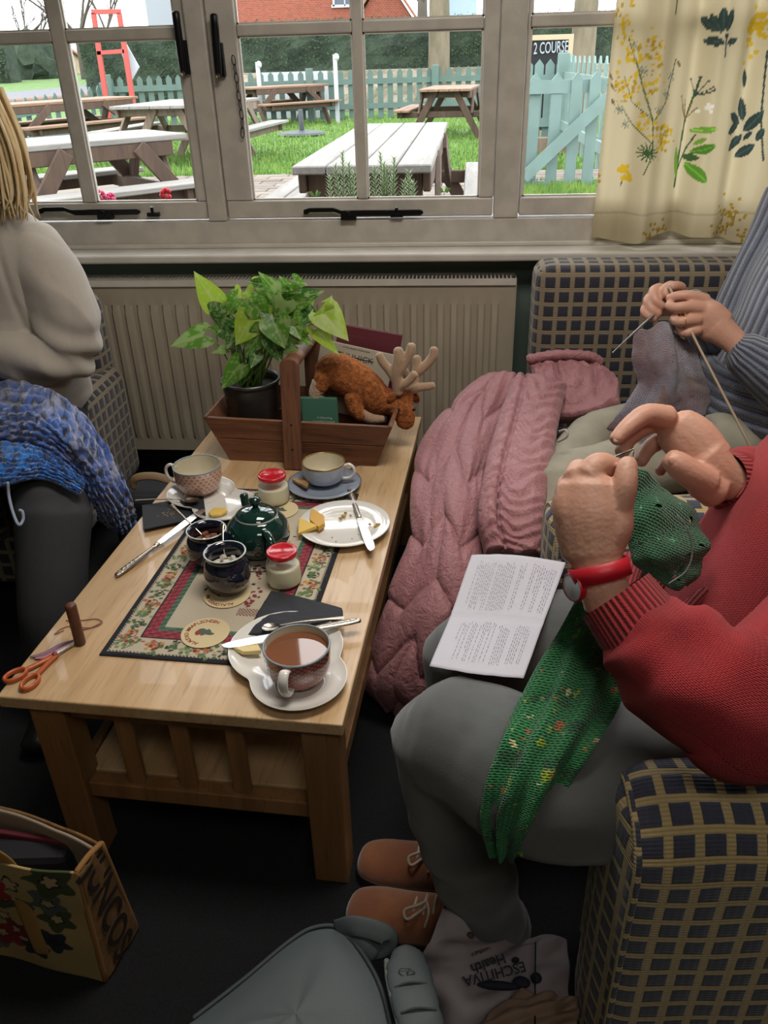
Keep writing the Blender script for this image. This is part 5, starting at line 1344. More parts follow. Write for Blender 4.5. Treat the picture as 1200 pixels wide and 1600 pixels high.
MM = Matrix.Translation(Vector((mo.x, mo.y, TZ))) @ Matrix.Rotation(tr, 4, 'Z')
o = mv.build('woven_face', mat('tapestry_weave', '#ffffff', .95, attr=True, bp=.0008, bs=700), tmat, smooth=True, weld=False, local=True)
paint(o, tapestry)
mb_ = MB(); mb_.box((MWd / 2, MLn / 2, .0016), (MWd + .006, MLn + .006, .003)); mb_.build('backing', mat('mat_backing', '#15171d', .9), tmat, bevel=.001, local=True)
MATH = .0045   # height of the mat's face

# beer mats
cst = mat('coaster_card', '#cdbb92', .8, bp=.0003, bs=200); cst_t = mat('coaster_red', '#8a3a30', .8); cst_g = mat('coaster_green', '#4f5a50', .8)
def arc_text(s, c, R0, a0, a1, size, z, mt, par, flip=False):
    n = len(s)
    for i, ch in enumerate(s):
        if ch == ' ': continue
        a = a0 + (a1 - a0) * i / (n - 1); me = text_mesh(ch, size, .0002, 'CENTER', .0002)
        p = Vector((c.x + R0 * math.cos(a), c.y + R0 * math.sin(a), z)); rad = Vector((math.cos(a), math.sin(a), 0)); up_ = rad if not flip else -rad
        xd = Vector((up_.y, -up_.x, 0)); me.transform(frame_matrix(p, xd, (0, 0, 1))); o = link('letter', me, mt, par)
def coaster(label, px, py, R0, dz, words):
    c = TP(px, py, dz); z = TZ + dz; t = thing('coaster', label, 'coaster', (c.x, c.y, z), group='round beer mats')
    c = Vector((c.x, c.y, z)); m = MB(); m.lathe([(0, 0), (R0, 0), (R0, .0014), (0, .0014)], c, 48); m.build('card_disc', cst, t)
    for (w_, r_, a0, a1, fl) in words: arc_text(w_, c, r_, a0, a1, .0115, z + .0016, cst_t, t, fl)
    m = MB(); m.box((0, 0, 0), (.022, .012, .0003), Matrix.Rotation(.6, 3, 'Z')); m.ball((-.008, .006, 0), (.008, .006, .0003)); m.ball((.010, -.004, 0), (.009, .004, .0003)); m.v = [tuple(Vector(v) + c + Vector((0, 0, .0017))) for v in m.v]; m.build('printed_emblem', cst_g, t)
    m = MB(); m.ball((-.014, -.002, 0), (.006, .008, .0003)); m.v = [tuple(Vector(v) + c + Vector((0, 0, .0018))) for v in m.v]; m.build('printed_emblem', cst_t, t)
    return t
coaster('round cream beer mat with red lettering lying bare on the tapestry near the knife', 321, 989, .047, MATH + .0005, [('ALAUOIO MAAPLZCHZEN', .0355, PI * 1.42, PI * .36, False), ])
coaster('round cream beer mat under the navy pot of white sugar', 355, 929, .0485, MATH + .0005, [('ALALOWIO MA', .0385, PI * 1.66, PI * 1.06, False)])
coaster('pale round beer mat half hidden behind the green teapot under the far milk jar', 437, 797, .046, MATH + .0005, [])

# cups ---------------------------------------------------------
def dotty(name, base='#c8b2a2', dot='#9c5a4a', diag=False):
    m, nt, b = base_mat(name, .15, **{'Coat Weight': .4}); t = nt.nodes.new('ShaderNodeUVMap'); t.uv_map = 'UVMap'; sp = nt.nodes.new('ShaderNodeSeparateXYZ'); nt.links.new(t.outputs[0], sp.inputs[0])
    if diag:
        U = N(nt, sp.outputs[0]) * 30; V = N(nt, sp.outputs[1]) * 110; a = (U + V).fr(); c = (U - V).fr(); k = (a - .5).abs().step(.30, .36).mx((c - .5).abs().step(.30, .36))
    else:
        U = N(nt, sp.outputs[0]) * 27; V = N(nt, sp.outputs[1]) * 120; row = ((V * .5).fr()).gt(.5) * .5; a = ((U + row).fr() - .5).abs(); c = (V.fr() - .5).abs(); k = (a * a + c * c).step(.075, .05)
    nt.links.new(mixc(nt, k, lin(base), lin(dot)), b.inputs['Base Color']); return m
dots = dotty('dotty_glaze', '#c9a999', '#a4604e'); lattice = dotty('lattice_glaze', '#a87468', '#7c3a34', True)
cream_gl = mat('cream_glaze', '#cfc6ae', .15, **{'Coat Weight': .5}); blue_rim = mat('grey_blue_rim', '#7d8c92', .2); gold = mat('gold_rim', '#9c8350', .3, .8)
tea = mat('milky_tea', '#7a4c34', .04, **{'Coat Weight': .6})
def cup(name, label, c, R0, h, body, rim, hdir, fill=None, foot=.5, hsz=1.0, hmat=None, flat_handle=False):
    t = thing(name, label, 'cup', tuple(c)); w_ = .003
    rf_ = R0 * foot
    out = [(0, .002), (rf_ - .004, .002), (rf_ - .003, 0), (rf_, 0), (rf_ + .001, .004), (R0 * .80, h * .18), (R0 * .94, h * .42), (R0 * .985, h * .7), (R0, h)]
    oc = cr([(a, b_, 0) for a, b_ in out[4:]], 16)[:, :2]
    m = MB(); m.lathe([tuple(p) for p in out[:4]] + [tuple(p) for p in oc], c, 56); m.build('bowl', body, t, smooth=True)
    m = MB(); inn = [(a - w_, b_ + (.003 if i == 0 else 0)) for i, (a, b_) in enumerate(oc)][::-1]; m.lathe([tuple(p) for p in inn] + [(0, h * .10)], c, 56); m.build('inside_glaze', cream_gl, t, smooth=True)
    m = MB(); m.lathe([(R0 + .0004, h - .0022), (R0 + .0006, h), (R0 - w_ / 2, h + .0012), (R0 - w_ - .0003, h), (R0 - w_, h - .002)], c, 56); m.build('rim', rim, t, smooth=True)
    if fill: m = MB(); m.lathe([(0, h * fill), (R0 * .985 - w_, h * fill)], c, 56); m.build('tea', tea, t, smooth=True)
    hd = Vector(hdir).normalized(); c = Vector(c); q = lambda r_, z_: c + hd * r_ + Vector((0, 0, z_))
    m = MB(); pts = [q(R0 * .96, h * .86), q(R0 * 1.22, h * .93), q(R0 * 1.42, h * .78), q(R0 * 1.42, h * .52), q(R0 * 1.2, h * .30), q(R0 * .86, h * .26)]
    if hsz != 1: pts = [q(R0 * .96, h * .86)] + [q(R0 + (p - c).dot(hd) * 0 + ((p - c).dot(hd) - R0) * hsz, (p - c).z) for p in pts[1:5]] + [pts[5]]
    side_ = hd.cross(Vector((0, 0, 1)))
    rad = [(.0045, .004)] * 6 if not flat_handle else [(.009, .004)] * 6
    m.tube(pts, rad, n=12, seg=26, up=tuple(hd.cross(side_))) if False else m.tube(pts, rad, n=12, seg=26)
    m.build('handle', hmat or china, t, smooth=True); return t
def figure8(name, label, c1, R1, c2, R2, z):
    """joined plate and saucer: a plate lobe and a saucer lobe with a pinched waist"""
    t = thing(name, label, 'plate', (c1.x, c1.y, z)); c1 = Vector((c1.x, c1.y, z)); c2 = Vector((c2.x, c2.y, z)); m = MB(); n = 96; V = []
    mid = c1.lerp(c2, .5); prof = [(0, .004, 0), (.5, .004, 0), (.68, .005, 0), (.72, .007, 0), (.86, .013, 0), (.985, .019, 0), (1.0, .0205, 0), (1.0, .018, 1), (.85, .009, 1), (.7, .0, 1), (0, 0, 1)]
    out = []
    for i in range(n):
        a = 2 * PI * i / n; d = Vector((math.cos(a), math.sin(a), 0)); best = 0
        for cc, rr in ((c1, R1), (c2, R2)):
            f = mid - cc; b_ = f.dot(d); disc = b_ * b_ - (f.dot(f) - rr * rr)
            if disc > 0: best = max(best, -b_ + math.sqrt(disc))
        out.append(best)
    out = np.array(out)
    for _ in range(2): out = (np.roll(out, 1) + out * 2 + np.roll(out, -1)) / 4
    for (s_, z_, _) in prof:
        for i in range(n): a = 2 * PI * i / n; V.append(mid + Vector((math.cos(a) * out[i] * s_, math.sin(a) * out[i] * s_, z_)))
    F = [(k * n + i, k * n + (i + 1) % n, (k + 1) * n + (i + 1) % n, (k + 1) * n + i) for k in range(len(prof) - 1) for i in range(n)]
    m.add(V, F); m.build('plate_body', china, t, smooth=True)
    m = MB(); m.lathe([(R2 * .48, .0048), (R2 * .5, .0062), (R2 * .53, .0048)], c2, 48); m.build('cup_ring', china, t, smooth=True); return t
def plate(name, label, c, R0, mt, rimm=None, h=.018, cat_='plate'):
    t = thing(name, label, cat_, tuple(c)); m = MB(); m.lathe([(0, .001), (R0 * .55, 0), (R0 * .6, .002), (R0 * .97, h - .003), (R0, h), (R0 * .985, h + .0015), (R0 * .66, .0065), (R0 * .60, .0045), (0, .004)], c, 64); m.build('dish', mt, t, smooth=True)
    if rimm: m = MB(); m.lathe([(R0 * .999, h - .0005), (R0 * 1.003, h + .0008), (R0 * .97, h + .0014)], c, 64); m.build('rim_band', rimm, t, smooth=True)
    return t
# near pair
n1, n2 = TP(447, 1012, .015), TP(467, 1060, .015)
s_near = .0
R_pl = (TP(533, 1012, .015) - TP(358, 1005, .015)).length / 2; R_sc = (TP(543, 1060, .015) - TP(392, 1060, .015)).length / 2
figure8('tennis_plate', 'white joined plate and saucer under the nearest cup of tea', n1, R_pl, n2 + Vector((0, -.0, 0)), R_sc, TZ + .0005)
c_cup = TP(465, 1062, .006); c_cup = Vector((c_cup.x, c_cup.y, TZ + .006))
hcup = .076; rimc = PZ(463, 1007, TZ + .006 + hcup); c_cup = Vector((rimc.x, rimc.y, TZ + .0055))
Rc = (PZ(516.5, 1005, c_cup.z + hcup) - PZ(410, 1009, c_cup.z + hcup)).length / 2
print('near cup R', Rc, 'plate', R_pl, R_sc)
cup('teacup', 'red latticed cup full of milky tea at the near end of the table', c_cup, Rc, hcup, lattice, blue_rim, PZ(440, 1075, TZ + .06) - c_cup - Vector((0, 0, (PZ(440, 1075, TZ + .06) - c_cup).z)), fill=.80, foot=.58, hsz=.85, flat_handle=True)
# far left pair
f1, f2 = TP(352, 793, .015), TP(315, 772, .015)
R2_ = (TP(365, 765, .015) - TP(262, 765, .015)).length / 2
figure8('tennis_plate', 'white joined plate and saucer under the empty pink dotted cup', f1, R2_ * .92, f2, R2_, TZ + .005)
c2_ = PZ(307, 726, TZ + .011 + hcup); c2_ = Vector((c2_.x, c2_.y, TZ + .011)); Rc2 = (PZ(345, 722, c2_.z + hcup) - PZ(269, 730, c2_.z + hcup)).length / 2
print('cup2', Rc2)
cup('teacup', 'empty pink cup with red dots at the left edge of the table', c2_, Rc2, hcup, dots, blue_rim, (-1, .12, 0), foot=.55, hmat=china)
# blue and white cup
bl = mat('pale_blue_glaze', '#a9b4c4', .12, **{'Coat Weight': .5})
c3_ = PZ(505, 713, TZ + .014 + .062); c3_ = Vector((c3_.x, c3_.y, TZ + .012)); Rc3 = (PZ(539, 713, c3_.z + .062) - PZ(472, 713, c3_.z + .062)).length / 2
sc_c = PZ(507, 755, TZ + .014); Rs3 = (PZ(564, 752, TZ + .014) - PZ(450, 752, TZ + .014)).length / 2
plate('saucer', 'pale blue saucer with a dark gilt rim below the blue teacup', Vector((sc_c.x, sc_c.y, TZ + .003)), Rs3, mat('saucer_blue', '#8d98a8', .15, **{'Coat Weight': .4}), mat('dark_gilt', '#4a3c2a', .3, .6), .014, 'saucer')
cup('teacup', 'pale blue and white gilt-edged teacup in front of the trug', Vector((sc_c.x, sc_c.y, TZ + .009)) * .5 + Vector((c3_.x, c3_.y, TZ + .009)) * .5, Rc3, .060, bl, gold, (1, -.1, 0), foot=.42)
m = MB(); bc = PZ(471, 757, TZ + .018); P = []
ux = (PZ(490, 765, TZ + .018) - PZ(458, 748, TZ + .018)).normalized(); uy = Vector((-ux.y, ux.x, 0)); 
for k in range(16):
    a = PI * k / 15; P.append(bc + ux * .030 * math.cos(a) + uy * .022 * math.sin(a) - uy * .008)
m.prism(P, (0, 0, .009)); solo(m, 'biscuit', mat('biscuit', '#b39468', .85, col2='#8f7048', vs=60, bp=.0015, bs=120), 'half round brown biscuit on the pale blue saucer', 'biscuit', bevel=.0025)
# white plate with butter and crumbs
pl_c = TP(538, 822, .01); Rpl = (TP(610, 820, .015) - TP(466, 820, .015)).length / 2; print('plate R', Rpl)
pl_c = Vector((pl_c.x, pl_c.y, TZ + .003)); plate('side_plate', 'white round plate with butter, crumbs and a knife at the right of the table', pl_c, Rpl, china, None, .017)
butter = mat('butter', '#d9b552', .4, **{'Subsurface Weight': .15, 'Subsurface Scale': .01}); butter2 = mat('butter_pale', '#dcc687', .4)
def wedge(label, pts, z, h, mt, group='butter pats'):
    m = MB(); m.prism([PZ(px, py, z) for px, py in pts], (0, 0, h)); solo(m, 'butter_pat', mt, label, 'butter', group, bevel=.0015)
zz = TZ + .018
wedge('triangular pale butter pat hanging over the left rim of the round plate', [(466, 838), (468, 813), (497, 826)], zz, .009, butter)
wedge('golden butter pat behind the triangular one on the round plate', [(484, 818), (487, 800), (507, 812), (508, 824), (498, 830)], zz - .002, .012, mat('butter_gold', '#cc9c38', .4))
wedge('curved pale butter pat on the near white plate beside the knife', [(365, 1017), (372, 1008), (404, 1012), (409, 1022), (380, 1024)], TZ + .014, .009, butter2)
wedge('lumpy yellow butter pat on the far left white plate', [(326, 804), (334, 797), (352, 796), (356, 801), (344, 808), (330, 808)], TZ + .014, .007, butter)
r = random.Random(6)
crumb = mat('crumb', '#b58f4e', .9, bp=.001, bs=200); cmsh = []
for i, (px, py, s) in enumerate([(537, 808, .006), (540, 802, .004), (532, 811, .005), (591, 822, .007), (587, 824, .005), (578, 820, .004), (548, 806, .003), (525, 847, .0025), (560, 835, .002), (550, 842, .002), (566, 812, .003), (519, 840, .002)]):
    p = PZ(px, py, TZ + .0095); m = MB(); m.ball(p + Vector((0, 0, s * .5)), (s, s * .8, s * .6), 7, 5)
    for k, v in enumerate(m.v): v = Vector(v); m.v[k] = tuple(v + Vector((mnoise.noise(v * 300), mnoise.noise(v * 310 + Vector((5, 0, 0))), 0)) * s * .3)
    solo(m, 'crumb', crumb, 'golden crumb ' + ['among the clump near the top of the round plate', 'topmost of the clump on the round plate', 'leftmost of the clump on the round plate', 'largest, at the right of the knife on the round plate', 'tucked under the largest one by the knife', 'touching the knife blade on the round plate', 'at the right of the clump on the round plate', 'at the left of the lower plate rim', 'speck left of the knife tip', 'speck at the middle of the round plate', 'speck beside the knife bolster', 'lowest at the left of the round plate'][i], 'crumb', 'crumbs on the round plate')

# teapot
tg = mat('teapot_green', '#12332e', .08, **{'Coat Weight': 1.0, 'Coat Roughness': .03}); edge_w = mat('glaze_edge', '#b9c2bc', .2)
tc = PZ(403, 855, TZ + MATH); Rt = .0
tcz = TZ + .0055; body_c = PC(404, 820, 1); d_ = PZ(404, 833, tcz + .048)
tcx, tcy = d_.x, d_.y; Rt = (PZ(453, 825, tcz + .05) - PZ(356, 825, tcz + .05)).length / 2; print('teapot R', Rt)
C0 = Vector((tcx, tcy, tcz)); tp = thing('teapot', 'round dark green teapot with a knobbed lid in the middle of the mat', 'teapot', tuple(C0)); k = Rt / .07
KZ = 1.12
prof = cr([(a * k, b_ * k, 0) for a, b_ in ((.036, .004), (.050, .010), (.066, .032), (.0700, .052), (.064, .074), (.050, .090), (.0445, .094))], 24)[:, :2]
m = MB(); m.lathe([(0, .003), (.034 * k, .003), (.034 * k, 0), (.038 * k, 0)] + [tuple(p) for p in prof] + [(.043 * k, .092 * k)], C0, 56); m.build('pot_body', tg, tp, smooth=True)
m = MB(); m.lathe([(.046 * k, .0935 * k), (.0468 * k, .0955 * k), (.0455 * k, .0975 * k)], C0, 48); m.build('rim_line', edge_w, tp, smooth=True)
lp = cr([(a * k, b_ * k, 0) for a, b_ in ((.0455, .096), (.040, .103), (.028, .110), (.014, .1135), (.008, .1155))], 14)[:, :2]
m = MB(); m.lathe([tuple(p) for p in lp] + [(0, .1155 * k)], C0, 48); ld_ = m.build('lid', tg, tp, smooth=True)
m = MB(); m.lathe([(.007 * k, .114 * k), (.0065 * k, .119 * k), (.011 * k, .1225 * k), (.0135 * k, .129 * k), (.012 * k, .135 * k), (.006 * k, .139 * k), (0, .1395 * k)], C0, 28); m.build('knob', tg, ld_, smooth=True)
sd = (PZ(365, 752, tcz + .08) - PZ(425, 845, tcz + .08)); sd.z = 0; sd.normalize(); q = lambda r_, z_: C0 + sd * r_ * k + Vector((0, 0, z_ * k))
m = MB(); m.tube([q(.055, .040), q(.078, .052), q(.092, .074), q(.100, .092)], [(.017 * k, .020 * k), (.013 * k, .015 * k), (.010 * k, .012 * k), (.0095 * k, .011 * k)], n=16, seg=20, cap=False); m.build('spout', tg, tp, smooth=True)
m = MB(); m.tube([q(.098, .090), q(.101, .095)], [(.0099 * k, .0114 * k)] * 2, n=16, seg=3); m.build('spout_tip', tg, tp, smooth=True)
m = MB(); m.tube([q(-.052, .078), q(-.080, .088), (q(-.103, .078)), q(-.106, .055), q(-.090, .033), q(-.062, .030)], [(.0085 * k, .008 * k)] * 6, n=14, seg=34); m.build('handle', tg, tp, smooth=True)

# milk jars
milk = mat('milk', '#f0ead0', .3, **{'Subsurface Weight': .2, 'Subsurface Scale': .01}); redlid = mat('red_lid', '#c01828', .22, **{'Coat Weight': .5})
def jar(label, lidpx, lidw, hgt, fill):
    z1 = TZ + .006 + hgt; p = PZ(lidpx[0], lidpx[1], z1); R_ = (PZ(lidpx[0] + lidw / 2, lidpx[1], z1) - PZ(lidpx[0] - lidw / 2, lidpx[1], z1)).length / 2
    c = Vector((p.x, p.y, TZ + .006)); t = thing('milk_jar', label, 'jar', tuple(c), group='small milk jars'); s_ = R_ / .0235
    pr = cr([(a * s_, b_, 0) for a, b_ in ((.021, .001), (.0262, .006), (.0275, .020), (.0270, .036), (.0262, .048), (.0225, hgt - .014), (.0212, hgt - .008))], 20)[:, :2]
    m = MB(); m.lathe([(0, .001)] + [tuple(x) for x in pr], c, 36); m.build('glass_body', clear_glass, t, smooth=True)
    m = MB(); fz = hgt * fill; m.lathe([(0, .004)] + [(a - .0018, b_) for a, b_ in pr if .004 < b_ < fz] + [(pr[-1][0] + .002 if fill > .6 else .0235 * s_, fz), (0, fz)], c, 32); m.build('milk', milk, t, smooth=True)
    m = MB(); m.lathe([(R_ - .001, hgt - .010), (R_, hgt - .009), (R_ + .0003, hgt - .001), (R_ - .0012, hgt + .0008), (R_ * .80, hgt + .0006), (R_ * .76, hgt - .0008), (0, hgt - .0008)], c, 36); m.build('lid', redlid, t, smooth=True); return t
jar('near milk jar with a red lid in front of the teapot handle', (440, 860), 48, .080, .60)
jar('far milk jar with a red lid standing behind the teapot', (424.5, 741), 43, .076, .60)

# navy sugar pots
navy = mat('navy_glaze', '#141a2c', .10, **{'Coat Weight': .9})
def sugarpot(label, rx, ry_, rw, hgt, lumps, lmat, base_dz):
    z1 = TZ + base_dz + hgt; p = PZ(rx, ry_, z1); R_ = (PZ(rx + rw / 2, ry_, z1) - PZ(rx - rw / 2, ry_, z1)).length / 2; c = Vector((p.x, p.y, TZ + base_dz)); s_ = R_ / .031
    t = thing('sugar_pot', label, 'pot', tuple(c), group='navy sugar pots')
    pr = cr([(a * s_, b_ * hgt, 0) for a, b_ in ((.020, .0), (.0225, .03), (.0315, .25), (.0345, .48), (.0318, .74), (.0272, .86), (.0290, .95), (.0312, 1.0))], 26)[:, :2]
    m = MB(); m.lathe([(0, .001)] + [tuple(x) for x in pr] + [(.0285 * s_, hgt), (.0255 * s_, hgt * .92), (.0250 * s_, hgt * .84), (.030 * s_, hgt * .6), (.028 * s_, hgt * .3), (0, hgt * .2)], c, 44); m.build('pot_body', navy, t, smooth=True)
    m = MB(); m.lathe([(.0312 * s_, hgt - .0006), (.0308 * s_, hgt + .0010), (.0290 * s_, hgt + .0006)], c, 44); m.build('rim_line', edge_w, t, smooth=True)
    r = random.Random(int(rx)); G_ = 'sugar lumps in the pots'
    for k in range(lumps):
        a = 2 * PI * k / max(lumps - 1, 1); rr = .014 * s_ if k < lumps - 1 else 0; zc = hgt * .66 + .003 * (k % 3) + (.005 if rr == 0 else 0)
        m = MB(); m.box((0, 0, 0), (.014, .011, .010), Matrix.Rotation(r.uniform(0, 3), 3, Vector((r.random(), r.random(), r.random() + .1)).normalized())); m.v = [tuple(Vector(v) + c + Vector((rr * math.cos(a), rr * math.sin(a), zc))) for v in m.v]
        solo(m, 'sugar_lump', lmat, ('white' if lmat is wsug else 'brown') + ' sugar lump ' + ('on top of the heap' if rr == 0 else 'heaped with others') + ' in the ' + ('nearer' if lmat is wsug else 'farther') + ' navy pot', 'sugar lump', ('white' if lmat is wsug else 'brown') + ' sugar lumps', bevel=.002)
    m = MB(); m.lathe([(0, hgt * .60), (.028 * s_, hgt * .60)], c, 24); m.build('loose_sugar', lmat, t)
    return t, c, hgt, s_
wsug = mat('white_sugar', '#c6c0b2', .7, bp=.0008, bs=300); bsug = mat('brown_sugar', '#7c4a30', .7, bp=.0008, bs=300)
sp1 = sugarpot('nearer navy blue pot of white sugar lumps, on a beer mat', 351, 862, 66, .092, 7, wsug, MATH + .003)
sp2 = sugarpot('farther navy blue pot of brown sugar lumps, beside the teapot', 322, 827, 62, .086, 7, bsug, MATH + .001)

# cutlery
def spoon(name, label, a, b, up=(0, 0, 1), bowl=.021, mt=silver, group=None, cat_='spoon'):
    """a: bowl end, b: handle end"""
    a, b = Vector(a), Vector(b); d = (b - a); L = d.length; d.normalize(); s = d.cross(Vector(up)).normalized(); n_ = s.cross(d)
    t = thing(name, label, cat_, tuple(a), group=group)
    m = MB(); m.tube([a + d * bowl * 1.9, a + d * L * .45 + n_ * .003, a + d * L * .8 + n_ * .002, b], [(.0022, .0013), (.0016, .0013), (.003, .0012), (.0055, .0011)], n=10, seg=24, up=tuple(n_)); m.build('handle', mt, t, smooth=True)
    m = MB(); V = []; nr, na = 6, 20; c = a + d * bowl
    for q in range(nr + 1):
        for i in range(na):
            w = 2 * PI * i / na; f = q / nr; V.append(c + d * math.cos(w) * bowl * f + s * math.sin(w) * bowl * .66 * f * (1 - .12 * math.cos(w)) - n_ * (.005 * (1 - f * f)))
    F = [(q * na + i, q * na + (i + 1) % na, (q + 1) * na + (i + 1) % na, (q + 1) * na + i) for q in range(nr) for i in range(na)]
    V2 = [v - n_ * .0008 for v in V]; m.add(V, F); m.add(V2, F); m.build('bowl', mt, t, smooth=True, weld=False); return t
def knife(name, label, tip, end, ratio=.55, up=(0, 0, 1), hw=.0085, bw=.0115):
    tip, end = Vector(tip), Vector(end); d = end - tip; L = d.length; d.normalize(); s = d.cross(Vector(up)).normalized(); n_ = s.cross(d); t = thing(name, label, 'knife', tuple(tip)); j = L * ratio
    out = [(0, -.3), (.004, .35), (.012, .8), (.03, 1.0), (j * .5, 1.0), (j * .93, .8), (j, .45), (j, -.35), (j * .93, -.75), (j * .4, -.85), (.03, -.8), (.01, -.65)]
    m = MB(); m.prism([tip + d * x + s * bw * y - n_ * .0008 for x, y in out], n_ * .0016); m.build('blade', steel, t, bevel=.0004, seg=1)
    m = MB(); m.tube([tip + d * (j - .002), tip + d * (j + .006), tip + d * (j + .012)], [(.005, .004), (.0065, .005), (.0045, .004)], n=12, seg=9); m.build('bolster', silver, t, smooth=True)
    m = MB(); m.tube([tip + d * (j + .010), tip + d * (j + (L - j) * .4), tip + d * (j + (L - j) * .8), end], [(hw * .62, .0038), (hw * .8, .0042), (hw * 1.0, .0045), (hw * .75, .004)], n=14, seg=26, up=tuple(n_)); h_ = m.build('handle', silver, t, smooth=True)
    m = MB()
    for q in range(9):
        c = end - d * (.006 + q * .006); m.ball(c + n_ * .0042 + s * (.002 if q % 2 else -.002), (.0022, .0022, .0009), 8, 5)
    m.build('embossed_pattern', silver, h_, smooth=True); return t
knife('table_knife', 'long silver dinner knife lying by the left edge of the table', TP(320, 795, .022), TP(182, 899, .006), .56)
knife('table_knife', 'buttery knife lying across the round white plate', PZ(581, 861, TZ + .024), PZ(546, 766, TZ + .012), .52)
z_np = TZ + .026
knife('table_knife', 'knife with its tip over the bare beer mat, lying under the near cup', PZ(346, 1010, TZ + .022), PZ(562, 969, TZ + .030), .50)
spoon('teaspoon', 'teaspoon lying behind the near cup on the black napkin', PZ(409, 981, z_np), PZ(538, 965, z_np + .004), bowl=.018)
spoon('teaspoon', 'teaspoon lying upside down by the far left saucer', PZ(311, 781, TZ + .026), PZ(211, 782, TZ + .016), bowl=.020)
spoon('teaspoon', 'teaspoon standing in the brown sugar with its handle to the left', sp2[1] + Vector((.004, .0, .052)), PZ(267, 789, TZ + .118), up=(.3, -.6, .6), bowl=.014)
spoon('teaspoon', 'teaspoon standing upright in the white sugar', sp1[1] + Vector((-.004, .004, .048)), PZ(347, 818, TZ + .118), up=(0, -1, .2), bowl=.014)
# black napkins
blk = mat('black_napkin', '#25272e', .75, bp=.0003, bs=300); goldp = mat('gold_print', '#a07a3c', .4, .6)
t = thing('napkin_card', 'black folded card with scattered gold print under the left spoon', 'napkin', tuple(TP(270, 805)))
m = MB(); P = [PZ(px, py, TZ + .009) for px, py in ((222, 791), (224, 829), (322, 808), (318, 776))]; m.prism(P, (0, 0, .0035)); m.build('card', blk, t, bevel=.001)
r = random.Random(9)
for k in range(26):
    a = r.uniform(0, 2 * PI); rr = r.uniform(.004, .03); c = PZ(262, 803, TZ + .013) + Vector((rr * math.cos(a), rr * math.sin(a), 0)); m = MB(); m.box(c, (r.uniform(.001, .005), r.uniform(.0008, .0018), .0003), Matrix.Rotation(r.uniform(0, 3), 3, 'Z')); m.build('gold_fleck', goldp, t)
def crump(u, v): return .0012 * mnoise.noise(Vector((u * 7, v * 9, 1))) + .002 * abs(mnoise.noise(Vector((u * 4 + v * 3, v * 2, 4))))
m = MB(); sheet(m, [[PZ(384, 992, TZ + .014), PZ(404, 955, TZ + .018), PZ(424, 923, TZ + .014)], [PZ(440, 985, TZ + .020), PZ(452, 960, TZ + .021), PZ(466, 932, TZ + .012)], [PZ(533, 965, TZ + .024), PZ(536, 958, TZ + .022), PZ(534, 950, TZ + .016)]], 30, 24, .003, crump)
solo(m, 'paper_napkin', blk, 'folded black paper napkin on the near white plate behind the cup', 'napkin', smooth=True)
# needle case, scissors, threads
nc = TP(126, 1006); m = MB(); nt_ = thing('needle_case', 'dark brown turned wooden needle case standing on the near left of the table', 'needle case', (nc.x, nc.y, TZ))
nh = .0; tpz = [z for z in np.linspace(TZ + .02, TZ + .14, 100)]
best = min(tpz, key=lambda z: (PZ(111, 943, z) - Vector((nc.x, nc.y, z))).length); hN = best - TZ; print('needle case h', hN)
Rn = .0105; nwood = mat('dark_turned_wood', '#6a3e2c', .45, col2='#4e2c20', vs=30, bp=.0002, bs=150, stretch=(1, 1, .2)); cN = Vector((nc.x, nc.y, TZ))
m = MB(); m.lathe([(0, 0), (Rn * .8, 0), (Rn, .003), (Rn, hN * .52)], cN, 28); m.build('lower_half', nwood, nt_, smooth=True)
m = MB(); m.lathe([(Rn * .97, hN * .52), (Rn * 1.0, hN * .53), (Rn, hN - .006), (Rn * .85, hN - .002), (Rn * .5, hN), (0, hN)], cN, 28); m.build('cap', nwood, nt_, smooth=True)
orange = mat('scissor_orange', '#b0562a', .35); scs = thing('scissors', 'orange handled craft scissors at the near left corner of the table', 'scissors', tuple(TP(60, 1045)))
pv = TP(86, 1024, .005); tipS = TP(121, 1004, .005); da = (tipS - pv).normalized(); sa = Vector((-da.y, da.x, 0))
for s_, z_ in ((-1, .003), (1, .0055)):
    m = MB(); P = [pv - da * .02 + sa * .005 * s_, pv + sa * s_ * .004, tipS + sa * s_ * .0008, tipS + sa * s_ * -.001, pv - sa * s_ * .004]; m.prism([p + Vector((0, 0, z_ - .004)) for p in P], (0, 0, .0018)); m.build('blade', steel, scs)
for (lx, ly), sgn in (((24, 1055), 1), ((47, 1066), -1)):
    c = TP(lx, ly, .006); ax = (c - pv); La = ax.length; ax.normalize(); sx = Vector((-ax.y, ax.x, 0)); m = MB()
    rx_, ry2 = .020, .0125
    m.tube([c + ax * rx_ * math.cos(a) + sx * ry2 * math.sin(a) for a in [2 * PI * k / 24 for k in range(25)]], [(.0036, .0052)] * 25, n=10, seg=49, cap=False, up=(0, 0, 1)); m.tube([c - ax * rx_, c - ax * (rx_ + (La - rx_) * .5), pv + sa * .002 * sgn], [(.005, .0045), (.0055, .004), (.006, .0035)], n=10, seg=14)
    m.build('handle_loop', orange, scs, smooth=True)
m = MB(); m.lathe([(.005, 0), (.005, .003), (0, .0035)], pv + Vector((0, 0, .002)), 16); m.build('pivot_screw', mat('pivot_red', '#8f3a34', .4), scs, smooth=True)
thr = mat('rose_thread', '#8a5650', .8)
m = MB(); m.tube([TP(*p, .0018) for p in ((85, 991), (95, 983), (112, 978), (135, 981), (152, 978), (160, 972), (150, 967), (130, 969), (108, 970), (103, 969))], .0009, n=6, seg=70); solo(m, 'thread_loop', thr, 'loop of thin rose thread lying behind the needle case', 'thread', smooth=True)
